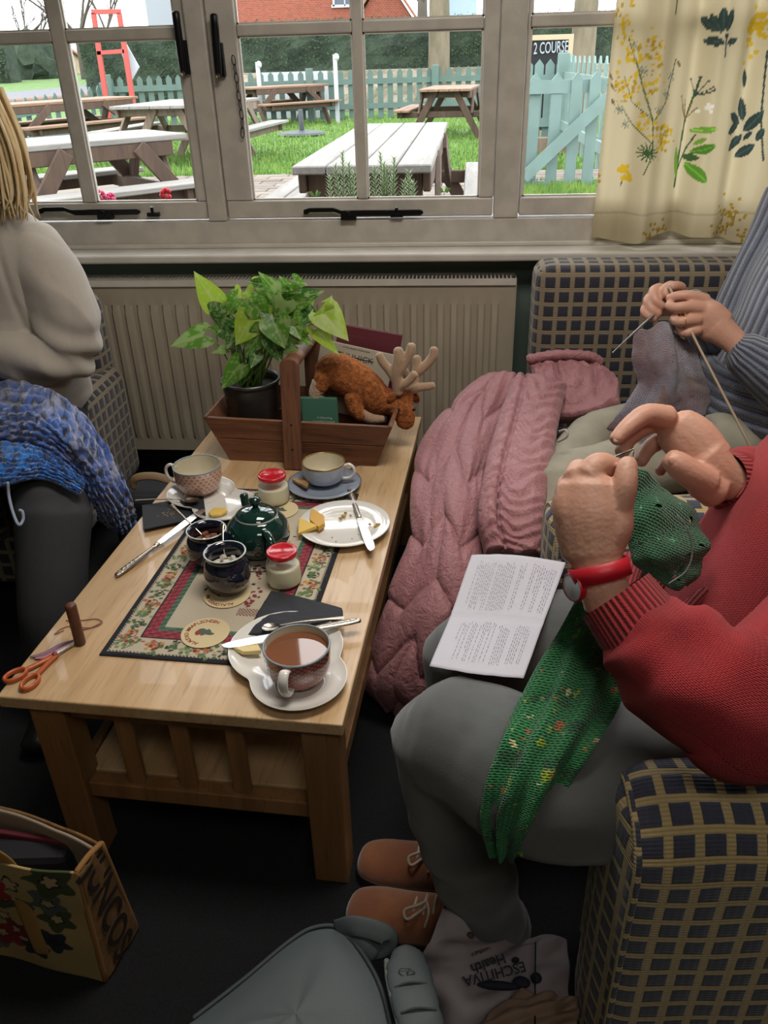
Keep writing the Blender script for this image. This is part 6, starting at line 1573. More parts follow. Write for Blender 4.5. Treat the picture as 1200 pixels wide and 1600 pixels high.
m = MB(); m.tube([TP(*p, .0018) for p in ((85, 991), (93, 988), (100, 985))], .0009, n=6, seg=20); m.tube([TP(*p, .0015) for p in ((118, 983), (135, 983), (154, 975), (158, 970))], .0009, n=6, seg=30); solo(m, 'thread_end', thr, 'short ends of rose thread beside the needle case', 'thread', smooth=True)
yarn_p = knit('mauve_scrap', '#8a5a70', '#5c3a50', .004)
m = MB(); m.tube([TP(*p, .004) for p in ((47, 1026), (62, 1024), (78, 1018), (95, 1008), (116, 1000))], [(.002, .001), (.007, .0018), (.008, .002), (.006, .0018), (.002, .001)], n=8, seg=30, up=(0, 0, 1)); solo(m, 'ribbon_scrap', yarn_p, 'dark mauve twist of ribbon alongside the scissor blades', 'ribbon', smooth=True)
m = MB(); m.tube([TP(*p, .004) for p in ((55, 1029), (72, 1026), (88, 1018), (104, 1010), (117, 1005))], [(.002, .001), (.005, .0018), (.004, .002), (.005, .0018), (.002, .001)], n=8, seg=30, up=(0, 0, 1)); solo(m, 'ribbon_scrap', mat('pink_ribbon', '#b07a84', .5), 'paler pink twist of ribbon next to the scissor blades', 'ribbon', smooth=True)
m = MB(); m.tube([TP(*p, .006) for p in ((545, 735), (556, 727), (567, 722), (575, 722))], [(.002, .001), (.0018, .001), (.002, .001), (.0035, .001)], n=8, seg=20, up=(0, 0, 1)); solo(m, 'cake_fork', silver, 'small silver handle lying on the table beside the trug', 'cutlery', smooth=True)
# ---------------------------------------------------------------- people
def px3(l): return [PC(*p) for p in l]
camv = lambda p: (Vector((0, 0, CAMZ)) - Vector(p)).normalized()
def hand_mesh(name, palm, fingers, wrist_to, vox=.0019, extra=()):
    """palm: list of (pts, radii) lofts; fingers: list of (pts, radii); one fused surface"""
    m = MB()
    for pts, rad in list(palm) + list(fingers) + list(extra):
        rad = [(q[0] * 1.03, q[1] * 1.03) if isinstance(q, tuple) else q * 1.07 for q in rad]
        m.tube(pts, rad, n=16, seg=max(10, len(pts) * 7), up=(tuple(camv(pts[1])) if isinstance(rad[0], tuple) else None)) if len(pts) > 1 else m.ball(pts[0], rad)
    return remesh(m, name, vox, 14, .5, lambda c: .00035 * mnoise.noise(c * 260))
def head(c, yaw, hair_m, name='hair', long_hair=False, pitch=.25, R=.092):
    """head with face looking along yaw; returns mesh parts in world space"""
    Mh = Matrix.Translation(Vector(c)) @ Matrix.Rotation(yaw, 4, 'Z') @ Matrix.Rotation(pitch, 4, 'Y')   # local +x forward
    m = MB(); B = lambda p, r, M=None: m.ball(p, r, 16, 11, M)
    B((0, 0, .02), (R * 1.0, R * .80, R * 1.12)); B((.025, 0, -.045), (.062, .055, .062)); B((.045, 0, -.075), (.028, .026, .022))
    B((.088, 0, -.012), (.012, .010, .022)); B((.096, 0, -.024), (.012, .013, .010)); B((.072, 0, .02), (.022, .05, .012))
    B((.083, 0, -.047), (.011, .021, .006)); B((.082, 0, -.056), (.011, .018, .006))
    for s in (-1, 1):
        B((.058, s * .038, -.022), (.026, .022, .024)); B((0, s * .076, -.005), (.018, .008, .028)); B((.006, s * .082, .004), (.012, .006, .018))
    m.v = [tuple(Mh @ Vector(v)) for v in m.v]
    eyes = []
    for s in (-1, 1):
        e = MB(); e.ball((.074, s * .030, .004), .0125, 14, 9); e.v = [tuple(Mh @ Vector(v)) for v in e.v]; i_ = MB(); i_.ball((.0835, s * .030, .003), (.0035, .006, .006), 12, 7); i_.v = [tuple(Mh @ Vector(v)) for v in i_.v]; eyes.append((e, i_))
    h = MB(); h.ball((-.012, 0, .045), (R * 1.08, R * .95, R * 1.0), 22, 14); h.ball((-.04, 0, .0), (R * .85, R * .93, R * 1.1), 18, 12)
    if long_hair:
        for s in (-1, 1): h.tube([(-.005, s * .07, .05), (.0, s * .088, -.03), (.005, s * .092, -.11), (.012, s * .085, -.175)], [(.035, .05), (.022, .05), (.020, .045), (.006, .012)], n=14, seg=18)
        h.tube([(-.05, 0, .04), (-.075, 0, -.05), (-.07, 0, -.15)], [(.08, .05), (.085, .03), (.07, .015)], n=16, seg=14)
    h.v = [tuple(Mh @ Vector(v)) for v in h.v]
    return m, eyes, h
eye_w = mat('eye_white', '#d8d0c8', .2); iris = mat('iris', '#3a4a40', .15)
def cloth(seed, a=.006, s=6): 
    def f(c): return a * (mnoise.noise(c * s + Vector((seed, 0, 0))) + .5 * mnoise.noise(c * s * 2.3))
    return f

# ---- the knitter in red (facing -x) ---------------------------------------------
P3 = thing('person', 'person in a red cardigan and grey jeans knitting in the near armchair', 'person', (.3, 1.05, 0))
hipN, hipF = Vector((.56, .97, .49)), Vector((.56, 1.19, .49))
K1 = PC(692, 1148, 1.235); K2 = PC(735, 1012, 1.44)
th1 = PC(905, 1225, 1.13)
print('K1', K1, 'K2', K2, 'th1', th1)
A1 = PC(748, 1395, 1.50); A2 = Vector((-.02 + .06, 1.10, .12)); A1 = PZ(748, 1436, .07); A1.z = .13
print('A1', A1)
m = MB()
m.tube([hipN, th1, K1.lerp(th1, .35), K1], [.115, .108, .10, .094], n=22, seg=26)
m.tube([K1 + Vector((.01, 0, .01)), K1.lerp(A1, .45) + Vector((-.005, 0, 0)), A1], [(.092, .092), (.080, .078), (.062, .060)], n=20, seg=20)
for A_ in (A1, A2): m.tube([A_ + Vector((-.005, 0, .06)), A_, A_ + Vector((.02, 0, -.07))], [(.066, .064), (.064, .062), (.068, .064)], n=20, seg=10)
m.tube([hipF, hipF.lerp(K2, .55), K2], [.112, .10, .088], n=22, seg=22)
m.tube([K2, K2.lerp(A2, .5), A2], [(.088, .088), (.074, .074), (.060, .060)], n=20, seg=18)
m.ball((.60, 1.08, .52), (.15, .20, .12), 20, 12)
def jean_f(c):
    f = .004 * mnoise.noise(c * 7) + .0022 * mnoise.noise(c * 18)
    if c.z < .40: f += .0035 * math.sin(c.z * 60 + 8 * mnoise.noise(c * 4)) * min(1, (.40 - c.z) * 6)
    return f
jeans = mat('grey_denim', '#565959', .85, col2='#4c4f50', vs=10, bp=.0005, bs=600, **{'Sheen Weight': .25})
me = remesh(m, 'jeans', .007, 8, .5, jean_f); link('jeans', me, jeans, P3, smooth=True)
for (A_, sg) in ((A1, 0), (A2, 1)):
    m = MB(); m.tube([A_ + Vector((.022, 0, -.085)), A_ + Vector((.018, 0, -.062))], [(.072, .068), (.070, .066)], n=24, seg=4); m.build('trouser_hem', jeans, P3, smooth=True)
# body under the clothes: trunk, neck, head, forearms and hands
hd, eyes, hr = head((.70, 1.08, 1.24), PI, None)
m = hd
m.tube([(.62, 1.08, .52), (.60, 1.08, .75), (.65, 1.08, .96), (.69, 1.08, 1.06)], [(.15, .10), (.14, .10), (.17, .095), (.07, .06)], n=20, seg=20, up=(1, 0, 0))
m.tube([(.69, 1.08, 1.02), (.70, 1.08, 1.16)], .052, n=14, seg=4)
for h_, k_ in ((hipN, K1), (hipF, K2)): m.tube([h_, k_], [.08, .055], n=14, seg=6)
for k_, a_ in ((K1, A1), (K2, A2)): m.tube([k_, a_, a_ + Vector((.02, 0, -.07))], [.05, .035, .04], n=12, seg=8)
Sl, El, Wl = Vector((.66, .92, .98)), PC(1195, 1085, .97), PC(938, 893, 1.0)
Sr, Er, Wr = Vector((.66, 1.24, .98)), Vector((.62, 1.30, .74)), PC(1122, 738, 1.205)
print('El', El, 'Wl', Wl, 'Wr', Wr)
m.tube([Sl, El], [.045, .038], n=12, seg=6); m.tube([El, El.lerp(Wl, .75)], [.038, .026], n=12, seg=6)
m.tube([Sr, Er], [.045, .038], n=12, seg=6); m.tube([Er, Er.lerp(Wr, .75)], [.038, .026], n=12, seg=6)
trunk = remesh(m, 'trunk', .007, 3)
c_ = -.10
L = lambda *p: PC(p[0], p[1], p[2] - .1)
# left fist: back of the hand towards the lens
palm = [([L(952, 945, 1.10), L(936, 893, 1.10), L(926, 850, 1.10)], [(.030, .024), (.030, .023), (.036, .025)]),
        ([L(926, 868, 1.10), L(920, 805, 1.10), L(922, 760, 1.102)], [(.037, .024), (.043, .028), (.036, .026)]),
        ([L(905, 850, 1.105), L(890, 800, 1.105), L(893, 762, 1.11)], [(.018, .020), (.021, .022), (.019, .020)]),
        ([L(945, 860, 1.10), L(962, 822, 1.095), L(970, 780, 1.092)], [(.020, .022), (.021, .022), (.0145, .016)])]
fing = [([L(918, 745, 1.100), L(934, 727, 1.103), L(956, 730, 1.115), L(972, 752, 1.13)], [.0175, .0150, .0130, .0110]),
        ([L(902, 750, 1.105), L(906, 735, 1.125), L(930, 745, 1.15), L(950, 765, 1.16)], [.0175, .0140, .0120, .010]),
        ([L(890, 768, 1.108), L(888, 758, 1.13), L(902, 760, 1.155), L(925, 778, 1.165)], [.0165, .0135, .0115, .010]),
        ([L(882, 795, 1.112), L(877, 790, 1.135), L(888, 792, 1.155), L(905, 805, 1.165)], [.0155, .0125, .0105, .009]),
        ([L(966, 800, 1.09), L(976, 760, 1.082), L(979, 735, 1.085), L(982, 722, 1.09)], [.0150, .0145, .0128, .0105])]
handL = hand_mesh('hl', palm, fing, None)
Q = lambda *p: PC(p[0], p[1], p[2])
palmR = [([Q(1148, 760, 1.21), Q(1120, 737, 1.205), Q(1098, 715, 1.205)], [(.029, .024), (.032, .026), (.038, .027)]),
         ([Q(1108, 724, 1.205), Q(1080, 690, 1.21), Q(1054, 668, 1.215)], [(.037, .024), (.039, .024), (.034, .020)]),
         ([Q(1118, 768, 1.20), Q(1092, 752, 1.19)], [(.026, .025), (.023, .022)])]
fingR = [([Q(1045, 652, 1.205), Q(1010, 648, 1.195), Q(982, 667, 1.185), Q(961, 688, 1.18)], [.0170, .0150, .0130, .0100]),
         ([Q(1055, 662, 1.22), Q(1018, 662, 1.225), Q(985, 682, 1.21), Q(971, 708, 1.195)], [.0165, .0145, .0128, .0105]),
         ([Q(1070, 680, 1.235), Q(1040, 685, 1.25), Q(1014, 700, 1.245), Q(1000, 722, 1.235)], [.0155, .0135, .012, .010]),
         ([Q(1085, 705, 1.24), Q(1062, 712, 1.255), Q(1042, 722, 1.255), Q(1030, 738, 1.25)], [.0125, .0102, .0092, .008]),
         ([Q(1105, 755, 1.19), Q(1082, 742, 1.18), Q(1060, 726, 1.175), Q(1047, 716, 1.175)], [.022, .0205, .0185, .0145])]
handR = hand_mesh('hr', palmR, fingR, None)
body = join_meshes('body', [trunk, handL, handR]); link('body', body, skin, P3, smooth=True)
for e, i_ in eyes: eo = e.build('eye', eye_w, P3, smooth=True); i_.build('iris', iris, eo, smooth=True)
hr.build('hair', mat('grey_brown_hair', '#5c5048', .7, bp=.004, bs=120, stretch=(1, 1, .2)), P3, smooth=True)
def nail(c, d, nrm, s, par):
    """fingernail at c, along d, facing nrm"""
    d = Vector(d).normalized(); nrm = Vector(nrm).normalized(); sx = d.cross(nrm).normalized(); nrm = sx.cross(d); m = MB()
    Mx = Matrix((sx, d, nrm)).transposed(); m.ball(c, (s * .72, s, s * .22), 14, 8, Mx); m.build('fingernail', nail_mat, par, smooth=True)
camv = lambda p: (Vector((0, 0, CAMZ)) - Vector(p)).normalized()
p = L(983, 727, 1.09); nail(p + camv(p) * .0118, L(984, 715, 1.09) - L(980, 740, 1.09), camv(p) + Vector((.2, 0, 0)), .0078, P3)
p = Q(1052, 720, 1.175); nail(p + camv(p) * .0158, Q(1044, 714, 1.175) - Q(1062, 727, 1.175), camv(p) + Vector((-.1, 0, .15)), .0085, P3)
p = Q(964, 686, 1.18); nail(p + camv(p) * .0078, Q(955, 694, 1.18) - Q(975, 676, 1.18), camv(p), .006, P3)
# cardigan
RED = lin('#a41f28'); red_k = knit('red_cardigan', RED, lin('#7a1219'), .0044, dist=.0012, sheen=.08); red_rib = knit('red_rib', RED, lin('#4c0c12'), .0036, ribbed=True, dist=.003, sheen=.08)
def sleeve(name, pts, rad, mt, par, n=40, seg=60, folds=.05, seed=0, fz=22, up=None):
    m = MB()
    def fo(t, a): return 1 + folds * (mnoise.noise(Vector((t * fz * .35, math.cos(a) * 1.1 + seed, math.sin(a) * 1.1))) * 1.2 + .5 * math.sin(t * fz + 2.5 * math.sin(a + seed)) * max(0, min(1, t * 1.6)))
    m.tube(pts, rad, n=n, seg=seg, fold=fo, up=up); return m.build(name, mt, par, smooth=True)
cuffL = PC(963, 932, .985)
dL = (PC(1035, 1030, .965) - cuffL).normalized()
sleeve('sleeve', [cuffL + dL * .045, PC(1035, 1020, .965), PC(1110, 1075, .955), El + Vector((.0, .0, .0)), El.lerp(Sl, .5) + Vector((.03, 0, .02)), Sl + Vector((.01, .0, .01))], [.055, .070, .081, .084, .084, .085], red_k, P3, seed=2, folds=.13)
m = MB(); m.tube([cuffL - dL * .002, cuffL + dL * .02, cuffL + dL * .052], [(.049, .047), (.051, .049), (.054, .052)], n=36, seg=12, cap=False); m.tube([cuffL + dL * .03, cuffL - dL * .0, ], [(.046, .044), (.046, .044)], n=36, seg=3, cap=False); m.build('cuff', red_rib, P3, smooth=True)
cuffR = PC(1128, 747, 1.205); dR = (Vector((.50, 1.20, .78)) - cuffR).normalized()
sleeve('sleeve', [cuffR + dR * .03, cuffR + dR * .09, Er + Vector((-.02, 0, 0)), Er.lerp(Sr, .5), Sr], [.047, .058, .075, .080, .085], red_k, P3, seed=5, folds=.08)
m = MB(); m.tube([cuffR - dR * .004, cuffR + dR * .02, cuffR + dR * .045], [(.040, .038), (.043, .041), (.049, .047)], n=32, seg=10, cap=False); m.build('cuff', red_rib, P3, smooth=True)
m = MB()
def tf(t, a): return 1 + .035 * mnoise.noise(Vector((t * 5, math.cos(a) * 2, math.sin(a) * 2))) + .02 * math.sin(t * 24 + 3 * math.sin(a))
m.tube([(.52, 1.07, .555), (.51, 1.07, .64), (.54, 1.07, .76), (.61, 1.08, .90), (.66, 1.08, 1.01), (.69, 1.08, 1.06)], [(.20, .19), (.205, .17), (.19, .14), (.19, .125), (.17, .105), (.075, .07)], n=64, seg=70, fold=tf, up=(1, 0, 0)); m.build('cardigan_body', red_k, P3, smooth=True)
# open front edges as ribbed bands
for oy, sd in ((-.035, 0), (.045, 1)):
    m = MB(); m.tube([(.60, 1.07 + oy * 1.4, 1.03), (.495, 1.07 + oy, .88), (.415, 1.065 + oy, .76), (.345, 1.06 + oy * 1.3, .655), (.318, 1.05 + oy * 1.6, .585)], [(.022, .010)] * 5, n=14, seg=40, up=(1, 0, .3)); m.build('button_band', red_rib, P3, smooth=True)
m = MB(); m.tube([(.33, 1.30, .57), (.285, 1.16, .585), (.275, 1.02, .59), (.30, .90, .57), (.36, .83, .54)], [(.026, .02)] * 5, n=14, seg=40); m.build('hem_band', red_rib, P3, smooth=True)
# wristwatch
wa = (L(926, 850, 1.10) - L(950, 940, 1.10)).normalized(); wc = PC(937, 893, .998); side = wa.cross(camv(wc)).normalized(); fr_n = side.cross(wa).normalized()
wr = mat('watch_red', '#b01828', .4)
m = MB(); ring = []
for k in range(37): a = 2 * PI * k / 36; ring.append((side * math.cos(a) * .0355, fr_n * math.sin(a) * .0275))
nr = len(ring) - 1; V = []
for (w_, r_) in ((-.0115, 1.0), (-.011, 1.06), (.011, 1.06), (.0115, 1.0)):
    for a, b_ in ring[:-1]: V.append(wc + (a + b_) * r_ + wa * w_)
m.add(V, [(q * nr + i, q * nr + (i + 1) % nr, ((q + 1) % 4) * nr + (i + 1) % nr, ((q + 1) % 4) * nr + i) for q in range(4) for i in range(nr)])
watch = m.build('watch_strap', wr, P3, smooth=True)
fc = PC(897, 917, 1.0); fnr = (fc - wc); fnr = (fnr - wa * fnr.dot(wa)).normalized(); fnr = (fnr * .8 + camv(fc) * .5).normalized()
Mx = frame_matrix(fc + fnr * .0, wa, fnr).to_3x3()
m = MB(); m.lathe([(0, -.006), (.0175, -.006), (.0185, -.003), (.0185, .003), (.0172, .0045)], fc, 36, Mx); m.build('watch_case', wr, watch, smooth=True)
m = MB(); m.lathe([(0, .0040), (.0165, .0040), (.0172, .0035)], fc, 36, Mx); m.build('watch_face', mat('watch_dial', '#b9c0c8', .15), watch, smooth=True)
# shoes with laces
suede = mat('tan_suede', '#7c4a28', .9, col2='#6a3c20', vs=14, bp=.0006, bs=200, **{'Sheen Weight': .4}); sole_m = mat('shoe_sole', '#2a1a12', .8); lace_m = mat('cream_lace', '#9c8f80', .8)
def shoe(toe, heel, lab):
    toe, heel = Vector(toe), Vector(heel); toe.z = heel.z = 0; d = (heel - toe); Ls = d.length; d.normalize(); s = Vector((-d.y, d.x, 0)); m = MB(); V = []; nS = 26; nA = 20
    prof = [(0.0, .010, .026), (.02, .028, .040), (.07, .040, .050), (.18, .048, .058), (.35, .047, .070), (.5, .042, .090), (.62, .039, .102), (.75, .037, .100), (.9, .034, .092), (.97, .026, .085), (1.0, .012, .07)]
    pr = cr([(a * 1.0, b_, c_) for a, b_, c_ in prof], nS)
    for q in pr:
        for k in range(nA + 1):
            a = PI * k / nA; V.append(toe + d * q[0] * Ls + s * q[1] * math.cos(a) * (1 if abs(math.cos(a)) < .99 else 1) + Vector((0, 0, .022 + (q[2] - .022) * math.sin(a) ** .8 if math.sin(a) > 0 else .022)))
    F = [(i * (nA + 1) + k, (i + 1) * (nA + 1) + k, (i + 1) * (nA + 1) + k + 1, i * (nA + 1) + k + 1) for i in range(nS - 1) for k in range(nA)]
    m.add(V, F); m.add(V[:nA + 1], [tuple(range(nA + 1))]); m.add(V[-nA - 1:], [tuple(range(nA + 1))]); sh = m.build('shoe', suede, P3, smooth=True)
    m = MB(); P = [toe + d * q[0] * Ls + s * (q[1] + .003) for q in pr] + [toe + d * q[0] * Ls - s * (q[1] + .003) for q in pr[::-1]]; m.prism([Vector((p.x, p.y, .001)) for p in P], (0, 0, .024)); m.build('sole', sole_m, sh)
    m = MB(); t0 = toe + d * Ls * .42
    for k in range(4): q = t0 + d * k * .018; z = .073 + k * .009; m.tube([q + s * .020 + Vector((0, 0, z - .003)), q + Vector((0, 0, z + .007)), q - s * .020 + Vector((0, 0, z - .003))], (.0035 if False else .0028), n=8, seg=8)
    q = t0 + d * .02 + Vector((0, 0, .088))
    m.tube([q, q - d * .012 - s * .018 + Vector((0, 0, .010)), q - d * .034 - s * .026, q - d * .026 - s * .036 - Vector((0, 0, .008)), q - s * .012], .0028, n=8, seg=26)
    m.tube([q, q + d * .008 - s * .02, q + d * .004 - s * .036 - Vector((0, 0, .02))], .0026, n=8, seg=12); m.build('lace', lace_m, sh, smooth=True)
shoe(PZ(543, 1412, .03), PZ(805, 1466, .04), ''); shoe(PZ(560, 1338, .03), PZ(790, 1372, .04), '')

# ---- pattern sheet on the knees
pp = thing('knitting_pattern', 'creased white printed pattern sheet lying across the grey jeans', 'paper', tuple(PZ(780, 960, .55)))
pz = .575
ctrl = [[PZ(737, 867, pz + .005), PZ(805, 868, pz + .012), PZ(884, 879, pz + .01)], [PZ(705, 958, pz - .004), PZ(775, 962, pz - .002), PZ(850, 972, pz + .004)], [PZ(671, 1041, pz + .012), PZ(742, 1052, pz + .016), PZ(818, 1059, pz + .014)]]
m = MB(); sheet(m, ctrl, 40, 40, .0006, lambda u, v: .0012 * math.sin(u * 9 + v * 3) + .0015 * abs(mnoise.noise(Vector((u * 5, v * 5, 2)))) - .003 * math.exp(-((v - .5) / .02) ** 2) * 0 - .002 * math.exp(-((u - .52) / .02) ** 2))
m.build('sheet', mat('white_paper', '#b9b8c2', .8, bp=.0002, bs=100), pp, smooth=True)
G = bspl(ctrl, 60, 60); m = MB(); r = random.Random(2)
ink = mat('grey_ink', '#7c7c86', .8)
pdisp = lambda u, v: .0012 * math.sin(u * 9 + v * 3) + .0015 * abs(mnoise.noise(Vector((u * 5, v * 5, 2)))) - .002 * math.exp(-((u - .52) / .02) ** 2)
def gpt(u, v, h=.0007):
    h += pdisp(u, v)
    i = min(59, max(0, u * 59)); j = min(59, max(0, v * 59)); i0, j0 = int(i), int(j); i1, j1 = min(59, i0 + 1), min(59, j0 + 1); fu, fv = i - i0, j - j0
    p = G[i0, j0] * (1 - fu) * (1 - fv) + G[i1, j0] * fu * (1 - fv) + G[i0, j1] * (1 - fu) * fv + G[i1, j1] * fu * fv
    return Vector(p) + Vector((0, 0, h))
for blk_, (u0, u1, v0, v1) in enumerate(((.06, .46, .12, .32), (.06, .46, .36, .54), (.06, .44, .60, .66), (.05, .44, .72, .95), (.56, .92, .16, .34), (.56, .92, .38, .55), (.58, .92, .58, .70), (.56, .9, .76, .9))):
    v = v0
    while v < v1:
        u = u0 + r.uniform(0, .05)
        while u < u1:
            l_ = r.uniform(.008, .03); a, b_, c_, d_ = gpt(u, v), gpt(min(u + l_, u1), v), gpt(min(u + l_, u1), v + .006), gpt(u, v + .006); m.add([a, b_, c_, d_], [(0, 1, 2, 3)]); u += l_ + .012
            if r.random() < .04: break
        v += .022
o = m.build('printed_text', ink, pp, weld=False); o['kind'] = 'stuff'

# ---- green knitting
gsp = [(42, .62, '#8fae1c'), (50, .645, '#b8642c'), (58, .66, '#c8c890'), (20, .56, '#0a5a30')]
green_k = knit('green_knitting', '#0f8444', '#042a14', .0075, dist=.004, spots=gsp, sheen=.2); green_h = knit('green_knitting_open', '#0c5a34', '#021a0c', .0075, dist=.003, spots=[(60, .64, '#3f9a68'), (44, .70, '#b0907c')], sheen=.2, holes=True)
gk = thing('green_knitting', 'dark green speckled knitting hanging from the hands of the person in red over the jeans', 'knitting', tuple(PC(900, 1100, 1.05)))
m = MB(); Z3 = [[(905, 928, .79), (925, 930, .80), (950, 935, .80), (975, 945, .78)], [(862, 1005, .68), (900, 998, .70), (940, 1005, .70), (985, 1020, .68)], [(815, 1085, .635), (865, 1078, .655), (915, 1085, .66), (968, 1100, .65)],
      [(775, 1160, .60), (820, 1160, .625), (870, 1165, .63), (925, 1170, .62)], [(755, 1240, .545), (790, 1242, .57), (835, 1245, .58), (880, 1235, .575)], [(752, 1295, .49), (778, 1300, .51), (810, 1302, .52), (838, 1295, .52)], [(768, 1335, .45), (780, 1345, .46), (796, 1345, .465), (812, 1335, .47)]]
gd = lambda u, v: .006 * math.sin(v * 20 + 2 * mnoise.noise(Vector((u * 3, v * 2, 0)))) * min(1, u * 3) + .004 * mnoise.noise(Vector((u * 9, v * 6, 3)))
sheet(m, [[PZ(*p) for p in r_] for r_ in Z3], 110, 60, .006, gd); m.build('hanging_piece', green_k, gk, smooth=True)
m = MB(); C3 = [[(985, 728, 1.135), (1015, 742, 1.15), (1050, 768, 1.165), (1085, 800, 1.17)], [(980, 790, 1.13), (1020, 800, 1.12), (1065, 825, 1.13), (1106, 845, 1.16)], [(980, 850, 1.12), (1020, 862, 1.105), (1062, 880, 1.115), (1098, 885, 1.15)], [(998, 890, 1.13), (1025, 905, 1.12), (1055, 922, 1.13), (1078, 918, 1.15)]]
sheet(m, [[PC(*p) for p in r_] for r_ in C3], 80, 80, .004, lambda u, v: .004 * math.sin(u * 16 + v * 8) + .003 * mnoise.noise(Vector((u * 6, v * 6, 0)))); m.build('lace_panel', green_h, gk, smooth=True)
m = MB(); m.tube([PC(*p) for p in ((1058, 805, 1.09), (1075, 828, 1.09), (1082, 862, 1.095), (1072, 892, 1.10), (1045, 912, 1.105))], .0012, n=8, seg=30); m.build('needle_cable', mat('grey_cable', '#6f7a78', .3), gk, smooth=True)
m = MB(); m.tube([PC(958, 715, 1.165), PC(990, 702, 1.145)], [.0018, .0014], n=8, seg=3); m.tube([PC(985, 735, 1.10), PC(990, 705, 1.10)], [.0018, .0012], n=8, seg=3); m.build('needle', steel, gk, smooth=True)

# ---- person in the blue-grey jumper (right, by the window) ------------------------------
P2 = thing('person', 'person in a ribbed blue-grey jumper and pale trousers knitting on the sofa', 'person', (.8, 2.1, 0))
beige = mat('stone_trousers', '#9c9888', .85, col2='#8c8878', vs=8, bp=.0006, bs=300)
kN, kF = PC(868, 745, 2.02), PC(905, 655, 2.30)
print('P2 knees', kN, kF)
kN = Vector((.26, 1.77, .49)); kF = Vector((.37, 2.04, .49))
m = MB(); m.tube([(.90, 2.02, .52), (.58, 1.90, .505), tuple(kN)], [.11, .088, .076], n=22, seg=22); m.tube([(.90, 2.2, .52), (.6, 2.12, .50), tuple(kF)], [.105, .086, .072], n=22, seg=22)
m.tube([tuple(kN), (.26, 1.60, .35), (.30, 1.50, .12)], [.082, .068, .058], n=18, seg=16); m.tube([tuple(kF), (.28, 1.86, .47), (.21, 1.64, .40), (.21, 1.50, .12)], [.072, .066, .062, .055], n=18, seg=20); m.ball((.92, 2.12, .56), (.14, .17, .12))
me = remesh(m, 'trousers', .008, 6, .5, lambda c: .004 * mnoise.noise(c * 9) + .003 * math.sin(c.x * 50 + 5 * mnoise.noise(c * 4)) * max(0, mnoise.noise(c * 3))); link('trousers', me, beige, P2, smooth=True)
hd, eyes, hr = head((.93, 2.15, 1.34), PI + .35, None); m = hd
m.tube([(.93, 2.13, .58), (.92, 2.14, .85), (.93, 2.15, 1.06), (.93, 2.15, 1.16)], [(.15, .1), (.14, .1), (.17, .09), (.07, .06)], n=20, seg=18, up=(1, 0, 0)); m.tube([(.93, 2.15, 1.1), (.93, 2.15, 1.25)], .052, n=14, seg=4)
W2 = PC(1146, 532, 1.90); E2 = Vector((.86, 1.84, .66)); S2 = Vector((.86, 1.98, 1.05)); W2r = PC(1052, 482, 1.99); E2r = Vector((.74, 2.25, .70)); S2r = Vector((.88, 2.30, 1.05))
print('W2', W2, W2r)
m.tube([S2, E2], [.045, .038], n=12, seg=6); m.tube([E2, E2.lerp(W2, .8)], [.038, .026], n=12, seg=6); m.tube([S2r, E2r], [.045, .038], n=12, seg=6); m.tube([E2r, E2r.lerp(W2r, .85)], [.038, .026], n=12, seg=6)
for k_ in (kN, kF): m.tube([(.9, k_.y + .2, .51), k_], [.05, .045], n=12, seg=5)
m.tube([kN, (.26, 1.60, .35), (.30, 1.50, .06)], [.045, .038, .035], n=10, seg=8)
trunk = remesh(m, 'trunk2', .008, 3)
Q = PC
palm = [([Q(1158, 545, 1.89), Q(1140, 527, 1.895), Q(1118, 510, 1.90)], [(.028, .022), (.030, .022), (.038, .022)]), ([Q(1122, 512, 1.90), Q(1104, 495, 1.90), Q(1096, 486, 1.90)], [(.042, .021), (.042, .020), (.036, .018)])]
fing = [([Q(1103, 470, 1.90), Q(1080, 463, 1.895), Q(1060, 463, 1.90), Q(1044, 467, 1.91)], [.0155, .0130, .0118, .0100]), ([Q(1097, 483, 1.895), Q(1072, 480, 1.885), Q(1055, 481, 1.89), Q(1043, 477, 1.905)], [.0155, .0132, .0118, .0100]),
        ([Q(1090, 500, 1.895), Q(1070, 502, 1.885), Q(1060, 503, 1.89), Q(1052, 497, 1.91)], [.0150, .0125, .0112, .0098]), ([Q(1090, 516, 1.90), Q(1075, 520, 1.895), Q(1066, 519, 1.905), Q(1060, 512, 1.92)], [.0135, .0112, .0100, .0088]),
        ([Q(1120, 490, 1.93), Q(1090, 478, 1.945), Q(1066, 474, 1.94), Q(1050, 474, 1.93)], [.017, .015, .0125, .010])]
hL = hand_mesh('h2l', palm, fing, None, .0024)
palm = [([Q(1070, 470, 2.03), Q(1050, 472, 2.01), Q(1036, 470, 2.0)], [(.028, .022), (.034, .024), (.034, .024)]), ([Q(1040, 465, 2.0), Q(1028, 462, 1.99)], [(.034, .026), (.028, .022)])]
fing = [([Q(1056, 452, 1.985), Q(1048, 447, 1.965), Q(1040, 452, 1.95), Q(1040, 463, 1.945)], [.0145, .0125, .0115, .010]), ([Q(1030, 452, 1.99), Q(1022, 456, 1.965), Q(1024, 470, 1.95), Q(1036, 480, 1.95)], [.0150, .0130, .0118, .0102]),
        ([Q(1022, 462, 1.99), Q(1013, 470, 1.965), Q(1018, 483, 1.955), Q(1030, 492, 1.955)], [.0145, .0125, .0112, .0100]), ([Q(1020, 474, 1.99), Q(1008, 483, 1.97), Q(1012, 493, 1.96), Q(1024, 499, 1.96)], [.0135, .0115, .0105, .009]),
        ([Q(1054, 462, 1.98), Q(1064, 452, 1.96), Q(1058, 447, 1.945), Q(1048, 449, 1.94)], [.014, .013, .0115, .010])]
hR2 = hand_mesh('h2r', palm, fing, None, .0024)
link('body', join_meshes('body', [trunk, hL, hR2]), skin, P2, smooth=True)
